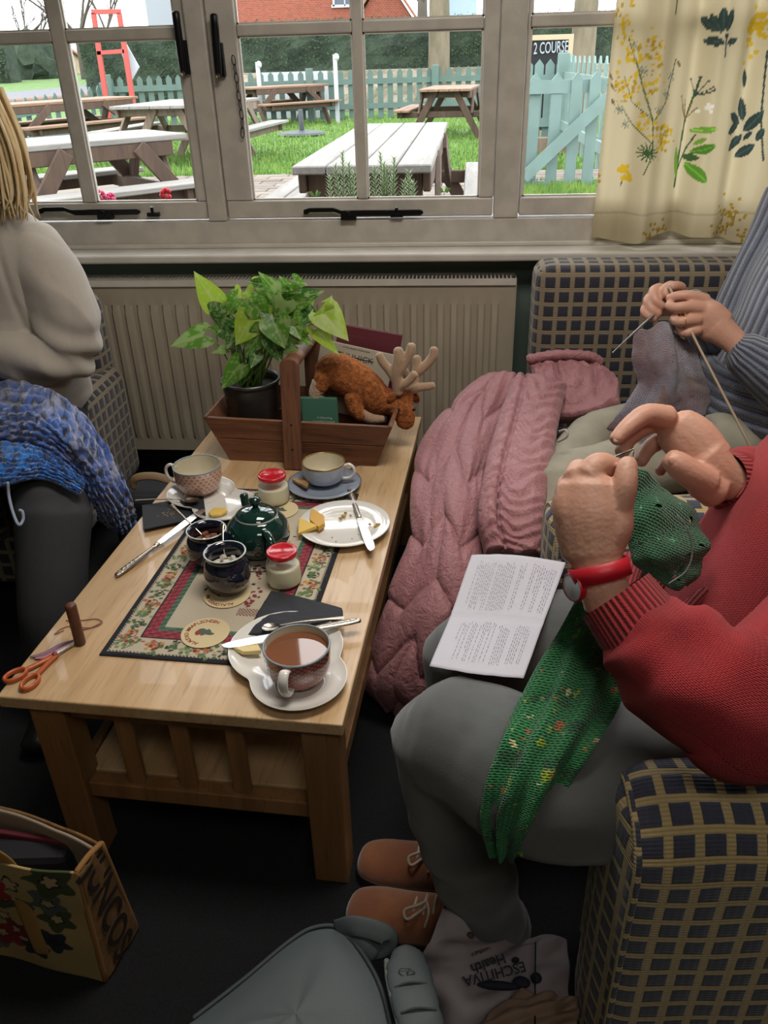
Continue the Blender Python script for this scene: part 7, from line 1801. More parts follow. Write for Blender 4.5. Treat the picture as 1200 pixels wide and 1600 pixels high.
for e, i_ in eyes: eo = e.build('eye', eye_w, P2, smooth=True); i_.build('iris', iris, eo, smooth=True)
hr.build('hair', mat('dark_grey_hair', '#4c4844', .7, bp=.004, bs=120, stretch=(1, 1, .2)), P2, smooth=True)
goldr = mat('gold_ring', '#c9a050', .2, 1.0); c = Q(1068, 502, 1.886); ax = (Q(1060, 503, 1.89) - Q(1080, 500, 1.89)).normalized(); s1 = ax.cross(Vector((0, 0, 1))).normalized(); s2 = ax.cross(s1)
m = MB(); m.tube([c + s1 * .0128 * math.cos(a) + s2 * .0128 * math.sin(a) for a in [2 * PI * k / 20 for k in range(21)]], [(.0022, .0012)] * 21, n=8, seg=41, cap=False, up=tuple(ax)); m.build('ring', goldr, P2, smooth=True)
blue_rib = knit('blue_rib_jumper', '#6c7488', '#2e3446', .0100, ribbed=True, dist=.006, sheen=.4)
cf = PC(1158, 548, 1.89); d2 = (E2 - cf).normalized()
sleeve('sleeve', [cf + d2 * .0, cf + d2 * .06, cf + d2 * .14, E2 + Vector((.0, -.01, .02)), E2.lerp(S2, .5), S2], [.048, .062, .075, .088, .085, .095], blue_rib, P2, seed=1, folds=.04, n=60)
sleeve('sleeve', [PC(1075, 476, 2.04), PC(1100, 500, 2.08), E2r, E2r.lerp(S2r, .5), S2r], [.044, .055, .075, .08, .09], blue_rib, P2, seed=3, folds=.04)
m = MB(); m.tube([(.88, 2.12, .54), (.86, 2.12, .64), (.88, 2.13, .80), (.91, 2.14, .98), (.93, 2.15, 1.09), (.93, 2.15, 1.17)], [(.22, .19), (.225, .19), (.21, .155), (.205, .13), (.17, .11), (.07, .07)], n=90, seg=60, fold=tf, up=(1, 0, 0)); m.build('jumper_body', blue_rib, P2, smooth=True)
m = MB()
for k in range(4):
    z = .585 + .03 * k; m.tube([(.78 - .01 * k, 1.86 + .01 * k, z), (.68, 1.98, z), (.665, 2.12, z), (.72, 2.26, z)], [.024] * 4, n=14, seg=24)
m.build('jumper_folds', blue_rib, P2, smooth=True)
# its mauve knitting with straight needles
mauve = knit('mauve_knitting', '#785860', '#3a282e', .0065, dist=.004, stripe=('#847e90', (1, .7, 1), 9), sheen=.4, spots=[(18, .60, '#7c5a50'), (26, .66, '#4a3a48')])
mk = thing('mauve_knitting', 'mauve and brown knitted piece hanging from needles in the far hands', 'knitting', tuple(PC(1040, 600, 1.95)))
m = MB(); C2 = [[(992, 520, 1.94), (1012, 512, 1.93), (1035, 505, 1.93), (1062, 520, 1.93), (1082, 545, 1.95)], [(990, 560, 1.93), (1015, 560, 1.90), (1042, 560, 1.89), (1070, 570, 1.90), (1095, 590, 1.95)],
      [(1000, 600, 1.94), (1022, 600, 1.90), (1045, 602, 1.885), (1075, 605, 1.90), (1105, 620, 1.95)], [(975, 640, 1.94), (1010, 640, 1.90), (1045, 640, 1.89), (1075, 640, 1.90), (1100, 645, 1.94)], [(950, 672, 1.95), (985, 668, 1.91), (1030, 672, 1.90), (1062, 672, 1.90), (1085, 670, 1.93)]]
sheet(m, [[PC(*p) for p in r_] for r_ in C2], 80, 80, .008, lambda u, v: .010 * math.sin(v * 13 + 1 + u) + .004 * mnoise.noise(Vector((u * 9, v * 9, 0)))); m.build('knitted_piece', mauve, mk, smooth=True)
m = MB(); m.tube([PC(957, 551, 1.90), PC(1010, 502, 1.94), PC(1050, 468, 1.97)], [.0012, .0028, .0028], n=10, seg=12); m.build('needle', mat('grey_needle', '#9a9a98', .3, .6), mk, smooth=True)
m = MB(); m.tube([PC(1045, 447, 1.93), PC(1095, 548, 1.87), PC(1180, 712, 1.80)], [.003, .0032, .0032], n=10, seg=12); m.build('needle', mat('bamboo_needle', '#a08c78', .5), mk, smooth=True)

# ---- woman in the beige sweatshirt (left) ----------------------------------------------
P1 = thing('person', 'blonde person in a beige sweatshirt seated at the left edge', 'person', (-1.2, 1.9, 0))
blackt = mat('charcoal_trousers', '#35363a', .8, var=.1, vs=8, bp=.0005, bs=300)
m = MB(); m.tube([(-1.18, 2.10, .49), (-1.03, 1.80, .50), (-.935, 1.56, .50)], [.10, .095, .085], n=22, seg=20); m.tube([(-.925, 1.56, .505), (-.93, 1.46, .30), (-.96, 1.44, .10)], [.088, .075, .062], n=18, seg=16)
m.tube([(-1.38, 2.10, .50), (-1.32, 1.8, .51), (-1.27, 1.52, .505)], [.115, .10, .088], n=22, seg=20); m.tube([(-1.27, 1.52, .505), (-1.27, 1.42, .30), (-1.28, 1.40, .10)], [.088, .075, .062], n=18, seg=16); m.ball((-1.27, 2.15, .51), (.18, .14, .12))
me = remesh(m, 'trousers', .008, 6, .5, lambda c: .004 * mnoise.noise(c * 8)); link('trousers', me, blackt, P1, smooth=True)
for x, y in ((-.96, 1.44), (-1.28, 1.40)):
    m = MB(); m.tube([(x, y + .06, .045), (x, y, .05), (x + .01, y - .16, .035)], [(.036, .04), (.042, .045), (.036, .028)], n=16, seg=14, up=(0, 0, 1)); m.build('shoe', mat('black_leather', '#101012', .4), P1, smooth=True)
hd, eyes, hr = head((-1.215, 2.06, 1.28), -PI / 2 - .25, None, long_hair=True, pitch=.3); m = hd
m.tube([(-1.27, 2.14, .54), (-1.25, 2.12, .8), (-1.23, 2.10, 1.0), (-1.22, 2.09, 1.08)], [(.15, .1), (.14, .1), (.17, .09), (.07, .06)], n=20, seg=18, up=(0, 1, 0)); m.tube([(-1.22, 2.09, 1.05), (-1.215, 2.08, 1.2)], .05, n=14, seg=4)
S1, E1, W1 = Vector((-1.12, 2.10, .96)), Vector((-1.035, 2.05, .73)), PC(14, 556, 2.12)
W1 = Vector((-1.255, 1.95, .755)); S1r, E1r, W1r = Vector((-1.38, 2.10, .98)), Vector((-1.47, 2.0, .73)), Vector((-1.36, 1.86, .76))
for a, b_, c in ((S1, E1, W1), (S1r, E1r, W1r)): m.tube([a, b_], [.045, .038], n=12, seg=6); m.tube([b_, c], [.038, .026], n=12, seg=6)
trunk = remesh(m, 'trunk1', .008, 3)
def rest_hand(w, d, s=1):
    w, d = Vector(w), Vector(d).normalized(); sx = Vector((-d.y, d.x, 0)).normalized() * s; dn = Vector((0, 0, -1))
    palm = [([w, w + d * .05, w + d * .085], [(.028, .02), (.038, .018), (.038, .017)])]; fg = []
    for k, (o, l_) in enumerate(((.027, .085), (.010, .092), (-.009, .088), (-.026, .070))): b_ = w + d * .085 + sx * o; fg.append(([b_, b_ + d * l_ * .45 + dn * .006, b_ + d * l_ * .75 + dn * .022, b_ + d * l_ * .85 + dn * .038], [.0115, .0105, .0095, .008]))
    fg.append(([w + d * .02 + sx * .025, w + d * .05 + sx * .045 + dn * .01, w + d * .085 + sx * .045 + dn * .02], [.015, .0125, .010])); return hand_mesh('rh', palm, fg, None, .0026)
h1 = rest_hand(W1, (-.9, -.35, 0), 1); h2 = rest_hand(W1r, (.8, -.5, 0), -1)
link('body', join_meshes('body', [trunk, h1, h2]), skin, P1, smooth=True)
for e, i_ in eyes: eo = e.build('eye', eye_w, P1, smooth=True); i_.build('iris', iris, eo, smooth=True)
hm = mat('blonde_hair', '#d8c298', .55, col2='#bfa374', vs=60, bp=.004, bs=90, stretch=(1, 1, .12)); hr.build('hair', hm, P1, smooth=True)
m = MB()
r = random.Random(5)
for k in range(130):
    t = r.random(); x0 = -1.14 + .045 * math.sin(t * 5) + r.uniform(-.02, .02); y0 = 2.065 + r.uniform(-.04, .05)
    m.tube([(x0 - .02, y0, 1.36), (x0 + .012, y0 - .01, 1.24), (x0 + .014 + r.uniform(-.01, .01), y0 - .02, 1.14), (x0 + r.uniform(-.012, .028), y0 - .03, 1.06 + r.uniform(0, .06))], [.005, .0055, .004, .001], n=5, seg=14)
m.build('hair_strands', hm, P1, smooth=True)
sweat = mat('beige_sweatshirt', '#aaa297', .95, var=.06, vs=10, bp=.0008, bs=420, **{'Sheen Weight': .3})
m = MB()
def sw(c):
    f = .006 * mnoise.noise(c * 5) + .003 * mnoise.noise(c * 11 + Vector((3, 1, 0)))
    q = Vector((c.x * 9 + c.z * 6, c.y * 5, c.z * 3 - c.x * 4)); f += .019 * (.5 - abs(mnoise.noise(q))) * min(1, max(.15, (c.x + 1.3) * 4)) - .006 * math.exp(-((c.x + 1.155 + .1 * (c.z - 1)) / .008) ** 2) * (c.z > .8)
    f += .010 * math.sin(c.z * 55 + c.x * 34 + 5 * mnoise.noise(c * 4)) * max(0, min(1, (.86 - c.z) * 5)) * max(0, min(1, (c.x + 1.24) * 9)) + .008 * abs(mnoise.noise(c * 9)) 
    return f
m.tube([(-1.28, 2.13, .58), (-1.27, 2.12, .70), (-1.25, 2.11, .88), (-1.235, 2.10, 1.0), (-1.225, 2.09, 1.08), (-1.22, 2.085, 1.12)], [(.20, .155), (.205, .16), (.20, .14), (.185, .12), (.10, .085), (.068, .065)], n=40, seg=40, up=(0, 1, 0))
m.tube([(-1.14, 2.10, .995), (-1.085, 2.08, .92), (-1.045, 2.06, .82), (-1.05, 2.04, .74)], [.078, .082, .084, .074], n=24, seg=26); m.tube([(-1.045, 2.05, .735), (-1.12, 2.00, .715), (-1.21, 1.965, .745), (-1.24, 1.955, .752)], [.074, .070, .052, .044], n=24, seg=22)
m.tube([(-1.36, 2.10, .99), (-1.44, 2.06, .84), (-1.47, 2.0, .73)], [.085, .085, .075], n=22, seg=18); m.tube([(-1.47, 2.0, .73), (-1.42, 1.92, .74), (-1.375, 1.875, .755)], [.07, .06, .042], n=22, seg=14)
me = remesh(m, 'sweatshirt', .006, 6, .5, sw); link('sweatshirt', me, sweat, P1, smooth=True)
m = MB(); m.tube([(-1.27, 2.12, .565), (-1.27, 2.12, .615)], [(.21, .165), (.207, .162)], n=60, seg=5, up=(0, 1, 0), fold=lambda t, a: 1 + .008 * math.sin(a * 90)); m.build('waist_rib', sweat, P1, smooth=True)
m = MB(); m.tube([(-1.20, 1.97, .742), (-1.255, 1.95, .756)], [(.045, .045), (.038, .038)], n=24, seg=5); m.build('cuff', sweat, P1, smooth=True)

# ---- blue crochet blanket
def crochet(name, c1, c2, dark, c3=None, sc=3.0):
    m_, nt, b = base_mat(name, .95); b.inputs['Sheen Weight'].default_value = .5
    v = tex(nt, 'UV'); vo = nt.nodes.new('ShaderNodeTexVoronoi'); vo.inputs['Scale'].default_value = 62; nt.links.new(v, vo.inputs['Vector']); vd = N(nt, vo.outputs['Distance'])
    wv = noise(nt, v, 55, 3, .6, 1.5); col = mixc(nt, noise(nt, tex(nt, 'UV', (1, 2.5, 1)), sc, 2).step(.42, .58), lin(c1), lin(c2))
    if c3: col = mixc(nt, noise(nt, tex(nt, 'UV', (1, 2.2, 1), (.4, 0, 0)), sc * 1.3, 2).step(.5, .62), col, lin(c3))
    h = vd * -1.6 + 1 + wv * .5; col = mixc(nt, h.step(.5, .05), col, lin(dark)); nt.links.new(col, b.inputs['Base Color']); bump(nt, b, h + noise(nt, v, 300, 2) * .3, .007); return m_
bk_ = thing('crochet_blanket', 'blue, lilac-grey and navy crochet blanket over the lap of the blonde person', 'blanket', (-1.0, 1.8, .5))
def puff(u, v): return .007 * abs(math.sin(u * 26 + 2 * mnoise.noise(Vector((u * 4, v * 9, 0))))) * 1.0 + .006 * mnoise.noise(Vector((u * 14, v * 40, 0)))
m = MB(); R3 = [[(-70, 598, .66), (30, 598, .685), (88, 614, .68), (135, 655, .64), (178, 720, .56), (205, 775, .48), (214, 815, .40)], [(-70, 640, .67), (22, 640, .69), (78, 655, .68), (125, 700, .63), (160, 750, .55), (185, 800, .45), (196, 832, .38)], [(-70, 672, .66), (15, 672, .67), (66, 684, .655), (110, 712, .61), (142, 752, .55), (165, 795, .47), (176, 828, .39)], [(-70, 705, .62), (8, 700, .63), (55, 710, .62), (98, 730, .59), (128, 758, .54), (148, 790, .48), (156, 815, .43)]]
sheet(m, [[PZ(*p) for p in r_] for r_ in R3], 60, 170, .014, puff); m.build('main_panel', crochet('crochet_mixed', '#2e62b4', '#8488a4', '#16284c', '#2a4c94', 3.6), bk_, smooth=True)
m = MB(); R4 = [[(-70, 700, .635), (15, 692, .645), (75, 708, .63), (128, 748, .58)], [(-70, 730, .63), (12, 724, .635), (74, 728, .615), (132, 760, .57)], [(-70, 768, .60), (5, 757, .605), (66, 748, .595), (124, 772, .56)]]
sheet(m, [[PZ(*p) for p in r_] for r_ in R4], 50, 90, .012, puff); m.build('lower_panel', crochet('crochet_bright', '#1f74c4', '#1c66b8', '#0e3468'), bk_, smooth=True)
m = MB(); R5 = [[(75, 665, .635), (112, 700, .60), (138, 745, .55), (156, 795, .46)], [(60, 700, .61), (96, 722, .585), (124, 760, .54), (142, 805, .45)]]
m = MB(); m.tube([PZ(*p) for p in ((12, 754, .61), (14, 775, .58), (20, 800, .555), (29, 820, .54), (36, 812, .545), (35, 800, .56), (30, 797, .565))], .0035, n=8, seg=40); m.build('loose_yarn', mat('pale_yarn', '#8f9cb0', .9), bk_, smooth=True)

# ---- pink padded coat
pk_m, nt, b = base_mat('pink_nylon', .5); b.inputs['Sheen Weight'].default_value = .15; v = tex(nt, 'Object'); nt.links.new(mixc(nt, noise(nt, v, 5, 2), lin('#a87478'), lin('#96656a')), b.inputs['Base Color']); bump(nt, b, noise(nt, tex(nt, 'Object', (1, 1, 1)), 38, 4, .55, 1.2) + noise(nt, tex(nt, 'Object', (1, 1, .4)), 90, 3, .5, 2.0) * .4, .006)
coat = thing('padded_coat', 'dusky pink quilted padded coat draped over the sofa and down to the floor', 'coat', (.1, 1.7, .1))
def quilt(nr, nc, amp=.019, zig=.45):
    def f(u, v):
        z_ = zig * (abs(((v * nc) % 1) - .5) * 2) ; uu = u * nr + z_ + .25 * math.sin(v * 4); a = abs(((uu) % 1) - .5) * 2
        vv = v * nc * .5 + .5 * (int(uu) % 2); b_ = abs((vv % 1) - .5) * 2
        h = (1 - a ** 7) * (1 - b_ ** 12)
        return amp * h ** .5 * (1 - .35 * a * a) + .007 * mnoise.noise(Vector((u * 5, v * 4, 4))) + .004 * mnoise.noise(Vector((u * 10, v * 10, 0))) + .0025 * math.sin((v * 40 + 6 * mnoise.noise(Vector((u * 5, v * 5, 1)))) ) * a
    return f
rows = [(2.30, [(748, 604), (765, 592), (785, 588), (805, 588), (828, 588)]), (2.12, [(694, 648), (722, 640), (750, 645), (778, 650), (802, 655)]), (1.88, [(653, 720), (690, 715), (725, 715), (755, 720), (785, 725)]), (1.70, [(643, 790), (680, 785), (715, 785), (748, 790), (775, 795)]),
        (1.58, [(640, 860), (672, 855), (708, 855), (742, 862), (775, 870)]), (1.50, [(610, 930), (652, 925), (700, 925), (738, 930), (770, 930)]), (1.45, [(588, 990), (630, 985), (675, 985), (712, 985), (740, 985)]), (1.42, [(569, 1045), (600, 1060), (640, 1065), (680, 1060), (710, 1050)]), (1.43, [(600, 1098), (615, 1108), (645, 1110), (680, 1108), (705, 1100)])]
ctrl = [[PY(px, py, y + .03 * abs(k - 2) * (1 if y < 2.2 else 0)) for k, (px, py) in enumerate(l)] for y, l in rows]
print('coat z', [round(r_[2].z, 2) for r_ in ctrl])
m = MB(); sheet(m, ctrl, 210, 110, .03, quilt(5.6, 2.6), up=(0, -1, .6)); m.build('coat_body', pk_m, coat, smooth=True)
def band(u, v):
    w_ = 1 - abs(v - .5) * 2; s1 = abs(v - .30); 
    return .026 * min(1, w_ * 3) ** .5 - .013 * math.exp(-(s1 / .035) ** 2) + .0035 * math.sin(u * 95 + 3 * math.sin(v * 7) + 5 * mnoise.noise(Vector((u * 8, v * 3, 0)))) + .003 * mnoise.noise(Vector((u * 20, v * 6, 5)))
rows = [(2.24, [(795, 606), (825, 598), (855, 600), (885, 612)]), (2.02, [(776, 662), (808, 662), (840, 664), (872, 666)]), (1.80, [(758, 730), (790, 730), (825, 730), (862, 728)]), (1.64, [(748, 800), (780, 802), (815, 802), (850, 800)]), (1.56, [(762, 858), (790, 864), (820, 866), (848, 864)])]
m = MB(); sheet(m, [[PY(px, py, y - .02) for px, py in l] for y, l in rows], 150, 60, .035, band, up=(0, -1, .6)); m.build('front_placket', pk_m, coat, smooth=True)
def hood(u, v): return .018 * math.sin(PI * min(1, u * 1.1)) * (1 - (abs(((v * 2.6) % 1) - .5) * 2) ** 5) + .004 * math.sin(v * 46 + 4 * mnoise.noise(Vector((u * 5, v * 5, 0)))) * (1 - u) + .005 * mnoise.noise(Vector((u * 7, v * 9, 0)))
rows = [(2.35, [(824, 562), (850, 557), (880, 556), (915, 557), (936, 562)]), (2.31, [(832, 584), (855, 580), (885, 578), (925, 580), (952, 590)]), (2.24, [(838, 610), (860, 610), (890, 608), (930, 606), (966, 604)]), (2.17, [(842, 640), (866, 645), (895, 645), (930, 636), (962, 618)])]
m = MB(); sheet(m, [[PY(px, py, y - .02) for px, py in l] for y, l in rows], 60, 90, .05, hood, up=(0, -1, .6)); m.build('hood', pk_m, coat, smooth=True)
m = MB(); m.tube([PY(826, 561, 2.315), PY(870, 554, 2.315), PY(920, 556, 2.315), PY(938, 566, 2.32)], [.014] * 4, n=12, seg=26, fold=lambda t, a: 1 + .12 * math.sin(t * 60)); m.build('collar_edge', pk_m, coat, smooth=True)
m = MB(); m.tube([PY(872, 690, 1.78), PY(886, 682, 1.76), PY(884, 672, 1.77), PY(874, 674, 1.79)], .003, n=8, seg=16); m.build('drawcord', mat('cord_white', '#a8a29c', .7), coat, smooth=True)
# dark lining pocket edge and zip line
m = MB(); m.tube([PY(px, py, y - .035) for (px, py, y) in ((812, 605, 2.24), (800, 662, 2.02), (786, 730, 1.80), (776, 800, 1.64), (785, 862, 1.56))], .0018, n=6, seg=40); m.build('seam_cord', mat('seam_dark', '#54343c', .7), coat, smooth=True)
# ---------------------------------------------------------------- bags on the floor
# tote bag, lower left
jute = mat('jute', '#7a5a34', .9, col2='#6a4c2a', vs=60, bp=.001, bs=400); jute_in = mat('jute_lining', '#8f8070', .9)
tote = thing('tote_bag', 'open tan tote bag with a bold flower print and lettered side at the lower left', 'bag', (-.68, .95, 0))
c = {k: v for k, v in dict(nr_b=PZ(165, 1532, .002), fr_b=PZ(214, 1452, .002)).items()}
nr_b, fr_b = c['nr_b'], c['fr_b']; TB = .30
nr_t, fr_t = PZ(120, 1362, .30), PZ(158, 1318, .30)
nl_b, fl_b = nr_b + (nr_b - fr_b).cross(Vector((0, 0, 1))).normalized() * .36, None
dl = Vector((-1, .16, 0)).normalized(); nl_b = nr_b + dl * .36; fl_b = fr_b + dl * .36; nl_t = nr_t + dl * .34; fl_t = fr_t + dl * .34 + Vector((0, 0, .02))
print('tote', nr_b, fr_b, nr_t, fr_t)
def panel(name, quad, mt, th=.004, nu=40, nv=40, sag=.0, wav=.006, par=tote, seedp=0, colfn=None):
    a, b_, c_, d_ = quad; m = MB()
    def P(u, v): return a.lerp(b_, u).lerp(d_.lerp(c_, u), v)
    n_ = (b_ - a).cross(d_ - a).normalized(); V = []
    for i in range(nu + 1):
        for j in range(nv + 1):
            u, v = i / nu, j / nv; p = P(u, v) + n_ * (wav * mnoise.noise(Vector((u * 3 + seedp, v * 3, 0))) + sag * math.sin(PI * u) * v) + Vector((0, 0, .012 * mnoise.noise(Vector((u * 4 + seedp, 9, 0))) * v)); V.append(p)
    m.add(V, [(i * (nv + 1) + j, (i + 1) * (nv + 1) + j, (i + 1) * (nv + 1) + j + 1, i * (nv + 1) + j + 1) for i in range(nu) for j in range(nv)])
    o = m.build(name, mt, par, smooth=True, weld=False)
    if colfn:
        cols = np.array([colfn(i / nu, j / nv) for i in range(nu + 1) for j in range(nv + 1)]); at = o.data.color_attributes.new('Col', 'FLOAT_COLOR', 'POINT'); at.data.foreach_set('color', np.hstack([cols, np.ones((len(cols), 1))]).ravel())
    s_ = o.modifiers.new('solid', 'SOLIDIFY'); s_.thickness = th; return o, P, n_
rf = random.Random(4); FL_ = [(rf.uniform(.05, .95), rf.uniform(.08, .95), rf.uniform(.07, .13), rf.choice(['#7c1c20', '#8c2024', '#3c4426', '#1a2430', '#4c5650', '#9c8a5a', '#6a1a22'])) for _ in range(34)]
def floral(u, v):
    c = lin('#a08a5a')
    for (x, y, r_, h) in FL_:
        d = math.hypot(u - x, (v - y) * .85); an = math.atan2(v - y, u - x); rr = r_ * (1 + .22 * math.sin(an * 5 + x * 20))
        if d < rr: c = lin(h)
        if d < rr * .32: c = lin('#a8946c') if h != '#1a2430' else lin('#0e1620')
        if rr * .32 < d < rr * .42: c = lin('#1c1410')
    return c
face = mat('floral_print', '#ffffff', .9, attr=True, bp=.0008, bs=400)
panel('printed_front', (nl_b, nr_b, nr_t, nl_t), face, nu=160, nv=140, sag=.015, colfn=floral)
sp_, Psd, nsd = panel('side_gusset', (nr_b, fr_b, fr_t, nr_t), jute, seedp=3, wav=.004)
panel('back_panel', (fr_b, fl_b, fl_t, fr_t), jute, seedp=5, sag=.02); panel('side_gusset', (fl_b, nl_b, nl_t, fl_t), jute, seedp=7)
panel('base', (nl_b, nr_b, fr_b, fl_b), jute, wav=.001)
panel('lining', (fr_b + Vector((-.01, -.01, .02)), fl_b + Vector((.01, -.01, .02)), fl_t + Vector((.01, -.012, .01)), fr_t + Vector((-.008, -.012, .008))), jute_in, seedp=5, sag=.02)
m = MB()
for a, b_ in ((nr_b, nr_t), (fr_b, fr_t)): m.tube([a + Vector((0, 0, .003)), a.lerp(b_, .5), b_], .005, n=8, seg=12)
m.tube([nr_t, nr_t.lerp(fr_t, .5) + Vector((0, 0, .004)), fr_t], .005, n=8, seg=10); m.build('piped_edge', mat('jute_piping', '#8a6236', .9), tote, smooth=True)
# handle
h0 = nr_t + dl * .12; m = MB(); hn = Vector((0, -1, 0))
m.tube([h0 + Vector((0, -.008, -.24)), h0 + Vector((0, -.010, -.1)), h0 + Vector((0, -.012, .0)), h0 + dl * .04 + Vector((0, -.03, .05)), h0 + dl * .10 + Vector((0, -.05, .02)), h0 + dl * .15 + Vector((0, -.03, -.02))], [(.016, .003)] * 6, n=10, seg=30, up=(0, 1, 0)); m.build('strap', mat('ochre_webbing', '#94703a', .85), tote, smooth=True)
# lettering running down the side gusset
tm = text_mesh('JUNCOS', .075, .0006, 'CENTER', .0012); xd = (nr_b.lerp(fr_b, .55) - nr_t.lerp(fr_t, .55)).normalized(); tm.transform(frame_matrix(Psd(.50, .52) + nsd * .006 * (1 if nsd.x > 0 else -1), xd, nsd * (1 if nsd.x > 0 else -1))); link('lettering', tm, mat('brown_ink', '#20130c', .8), tote)
pouch = thing('pouch', 'dark zipped pouch with a maroon edge tucked inside the tote bag', 'pouch', tuple(nr_t.lerp(fl_t, .5) + Vector((0, 0, -.2))))
m = MB(); m.box((nl_t.lerp(fr_t, .55)) + Vector((0, 0, -.10)), (.20, .05, .16), Matrix.Rotation(.1, 3, 'Z')); m.build('pouch_body', mat('pouch_dark', '#15161e', .7), pouch, bevel=.015)
m = MB(); q = nl_t.lerp(fr_t, .55) + Vector((0, 0, -.02)); m.bar(q + Vector((-.10, .03, 0)), q + Vector((.10, .01, 0)), .01, .018); m.build('maroon_edge', mat('maroon_trim', '#5c1826', .7), pouch, bevel=.003)

# grey backpack, bottom centre
gb = mat('slate_nylon', '#4c5558', .6, var=.08, vs=5, bp=.0004, bs=500); gb2 = mat('slate_mesh', '#6c7674', .9, bp=.002, bs=500); gb3 = mat('slate_dark', '#363d42', .7)
bp_ = thing('backpack', 'slate grey backpack lying on the floor at the bottom of the picture', 'backpack', (-.15, .72, 0))
# top face corners measured in the picture, bag about 0.16 high
zb = .155
tl, tr_, br2 = PZ(455, 1462, zb), PZ(520, 1446, zb), PZ(606, 1600, zb + .0)
A_ = PZ(262, 1612, zb); m = MB(); edge = [PZ(300, 1590, zb), PZ(380, 1528, zb), PZ(450, 1470, zb), PZ(490, 1447, zb), PZ(530, 1447, zb), PZ(562, 1480, zb), PZ(592, 1530, zb), PZ(610, 1590, zb), PZ(625, 1680, zb), PZ(600, 1780, zb), PZ(420, 1800, zb), PZ(230, 1760, zb), PZ(190, 1690, zb)]
C_ = cr(edge + [edge[0]], 90)[:-1]; cen = C_.mean(axis=0); V = []; lev = [(.90, -zb + .002), (.97, -zb + .015), (1.0, -zb + .04), (1.0, -.03), (.995, -.012), (.975, -.003), (.94, 0), (.6, .006), (.25, .010), (.0, .011)]
for (s_, dz) in lev:
    for p in C_: V.append(cen + (p - cen) * np.array([max(s_, 1e-3), max(s_, 1e-3), 1]) + np.array([0, 0, dz + .004 * mnoise.noise(Vector(p) * 8) * (1 if dz > -.02 else 0)]))
n = len(C_); m.add([tuple(v) for v in V], [(q * n + i, q * n + (i + 1) % n, (q + 1) * n + (i + 1) % n, (q + 1) * n + i) for q in range(len(lev) - 1) for i in range(n)]); m.build('bag_body', gb, bp_, smooth=True)
m = MB(); m.tube([tuple(cen + (p - cen) * np.array([.985, .985, 1]) + np.array([0, 0, -.001])) for p in list(C_[:60])], .0035, n=8, seg=120); m.build('piping', gb3, bp_, smooth=True)
# haul loop and crumpled webbing near the top corner
m = MB(); m.tube([PZ(528, 1452, zb), PZ(552, 1447, zb + .02), PZ(588, 1455, zb + .022), PZ(607, 1466, zb + .015), PZ(600, 1480, zb), PZ(575, 1486, zb - .01)], [(.016, .003)] * 6, n=10, seg=30, up=(.2, -.6, .6)); m.build('grab_handle', gb, bp_, smooth=True)
m = MB(); m.tube([PZ(540, 1470, zb - .01), PZ(565, 1475, zb + .0), PZ(585, 1492, zb - .01)], [(.014, .006)] * 3, n=10, seg=14, up=(.2, -.6, .6)); m.build('webbing', gb3, bp_, smooth=True)
# padded shoulder strap
z2 = .19
P = [PZ(628, 1486, z2), PZ(633, 1500, z2), PZ(640, 1530, z2), PZ(650, 1570, z2), PZ(662, 1620, z2 - .01), PZ(672, 1700, z2 - .05)]
m = MB(); W_ = [.018, .030, .034, .034, .033, .030]; m.tube(P, [(w_, .009) for w_ in W_], n=22, seg=60, up=(.12, -.45, .88), fold=lambda t, a: 1 - .05 * math.exp(-((t * 5.2 % 1 - .5) / .12) ** 2)); st = m.build('shoulder_strap', gb, bp_, smooth=True)
m = MB(); m.tube([p - Vector((w_ * .96, 0, .004)) for p, w_ in zip(P[1:], W_[1:])], .0045, n=8, seg=50); m.build('mesh_edge', gb2, st, smooth=True)
m = MB(); c_ = PZ(635, 1521, z2 + .010); ux, uy = Vector((1, 0, 0)), Vector((0, .8, .5)); lp = [(-.012, .002), (-.009, .006), (-.002, .0065), (.006, .0065), (.013, .001), (.006, -.001), (-.001, -.004), (-.008, -.002), (-.012, .002)]
m.tube([c_ + ux * a + uy * b_ for a, b_ in lp], .0007, n=6, seg=50); m.tube([c_ + ux * .004 + uy * .006, c_ + ux * .0 + uy * .001, c_ + ux * .003 + uy * .001, c_ - ux * .001 - uy * .005], .0006, n=6, seg=20); m.build('stitched_emblem', gb3, st, smooth=True)
for t_ in (1535, 1575):
    m = MB(); k = (t_ - 1486) / 130; cx_ = 628 + (t_ - 1486) * .26; m.tube([PZ(cx_ - 24, t_ + 8, z2 + .004), PZ(cx_, t_, z2 + .012), PZ(cx_ + 30, t_ + 3, z2 + .004)], .0022, n=6, seg=14); m.build('crease_seam', gb3, st, smooth=True)

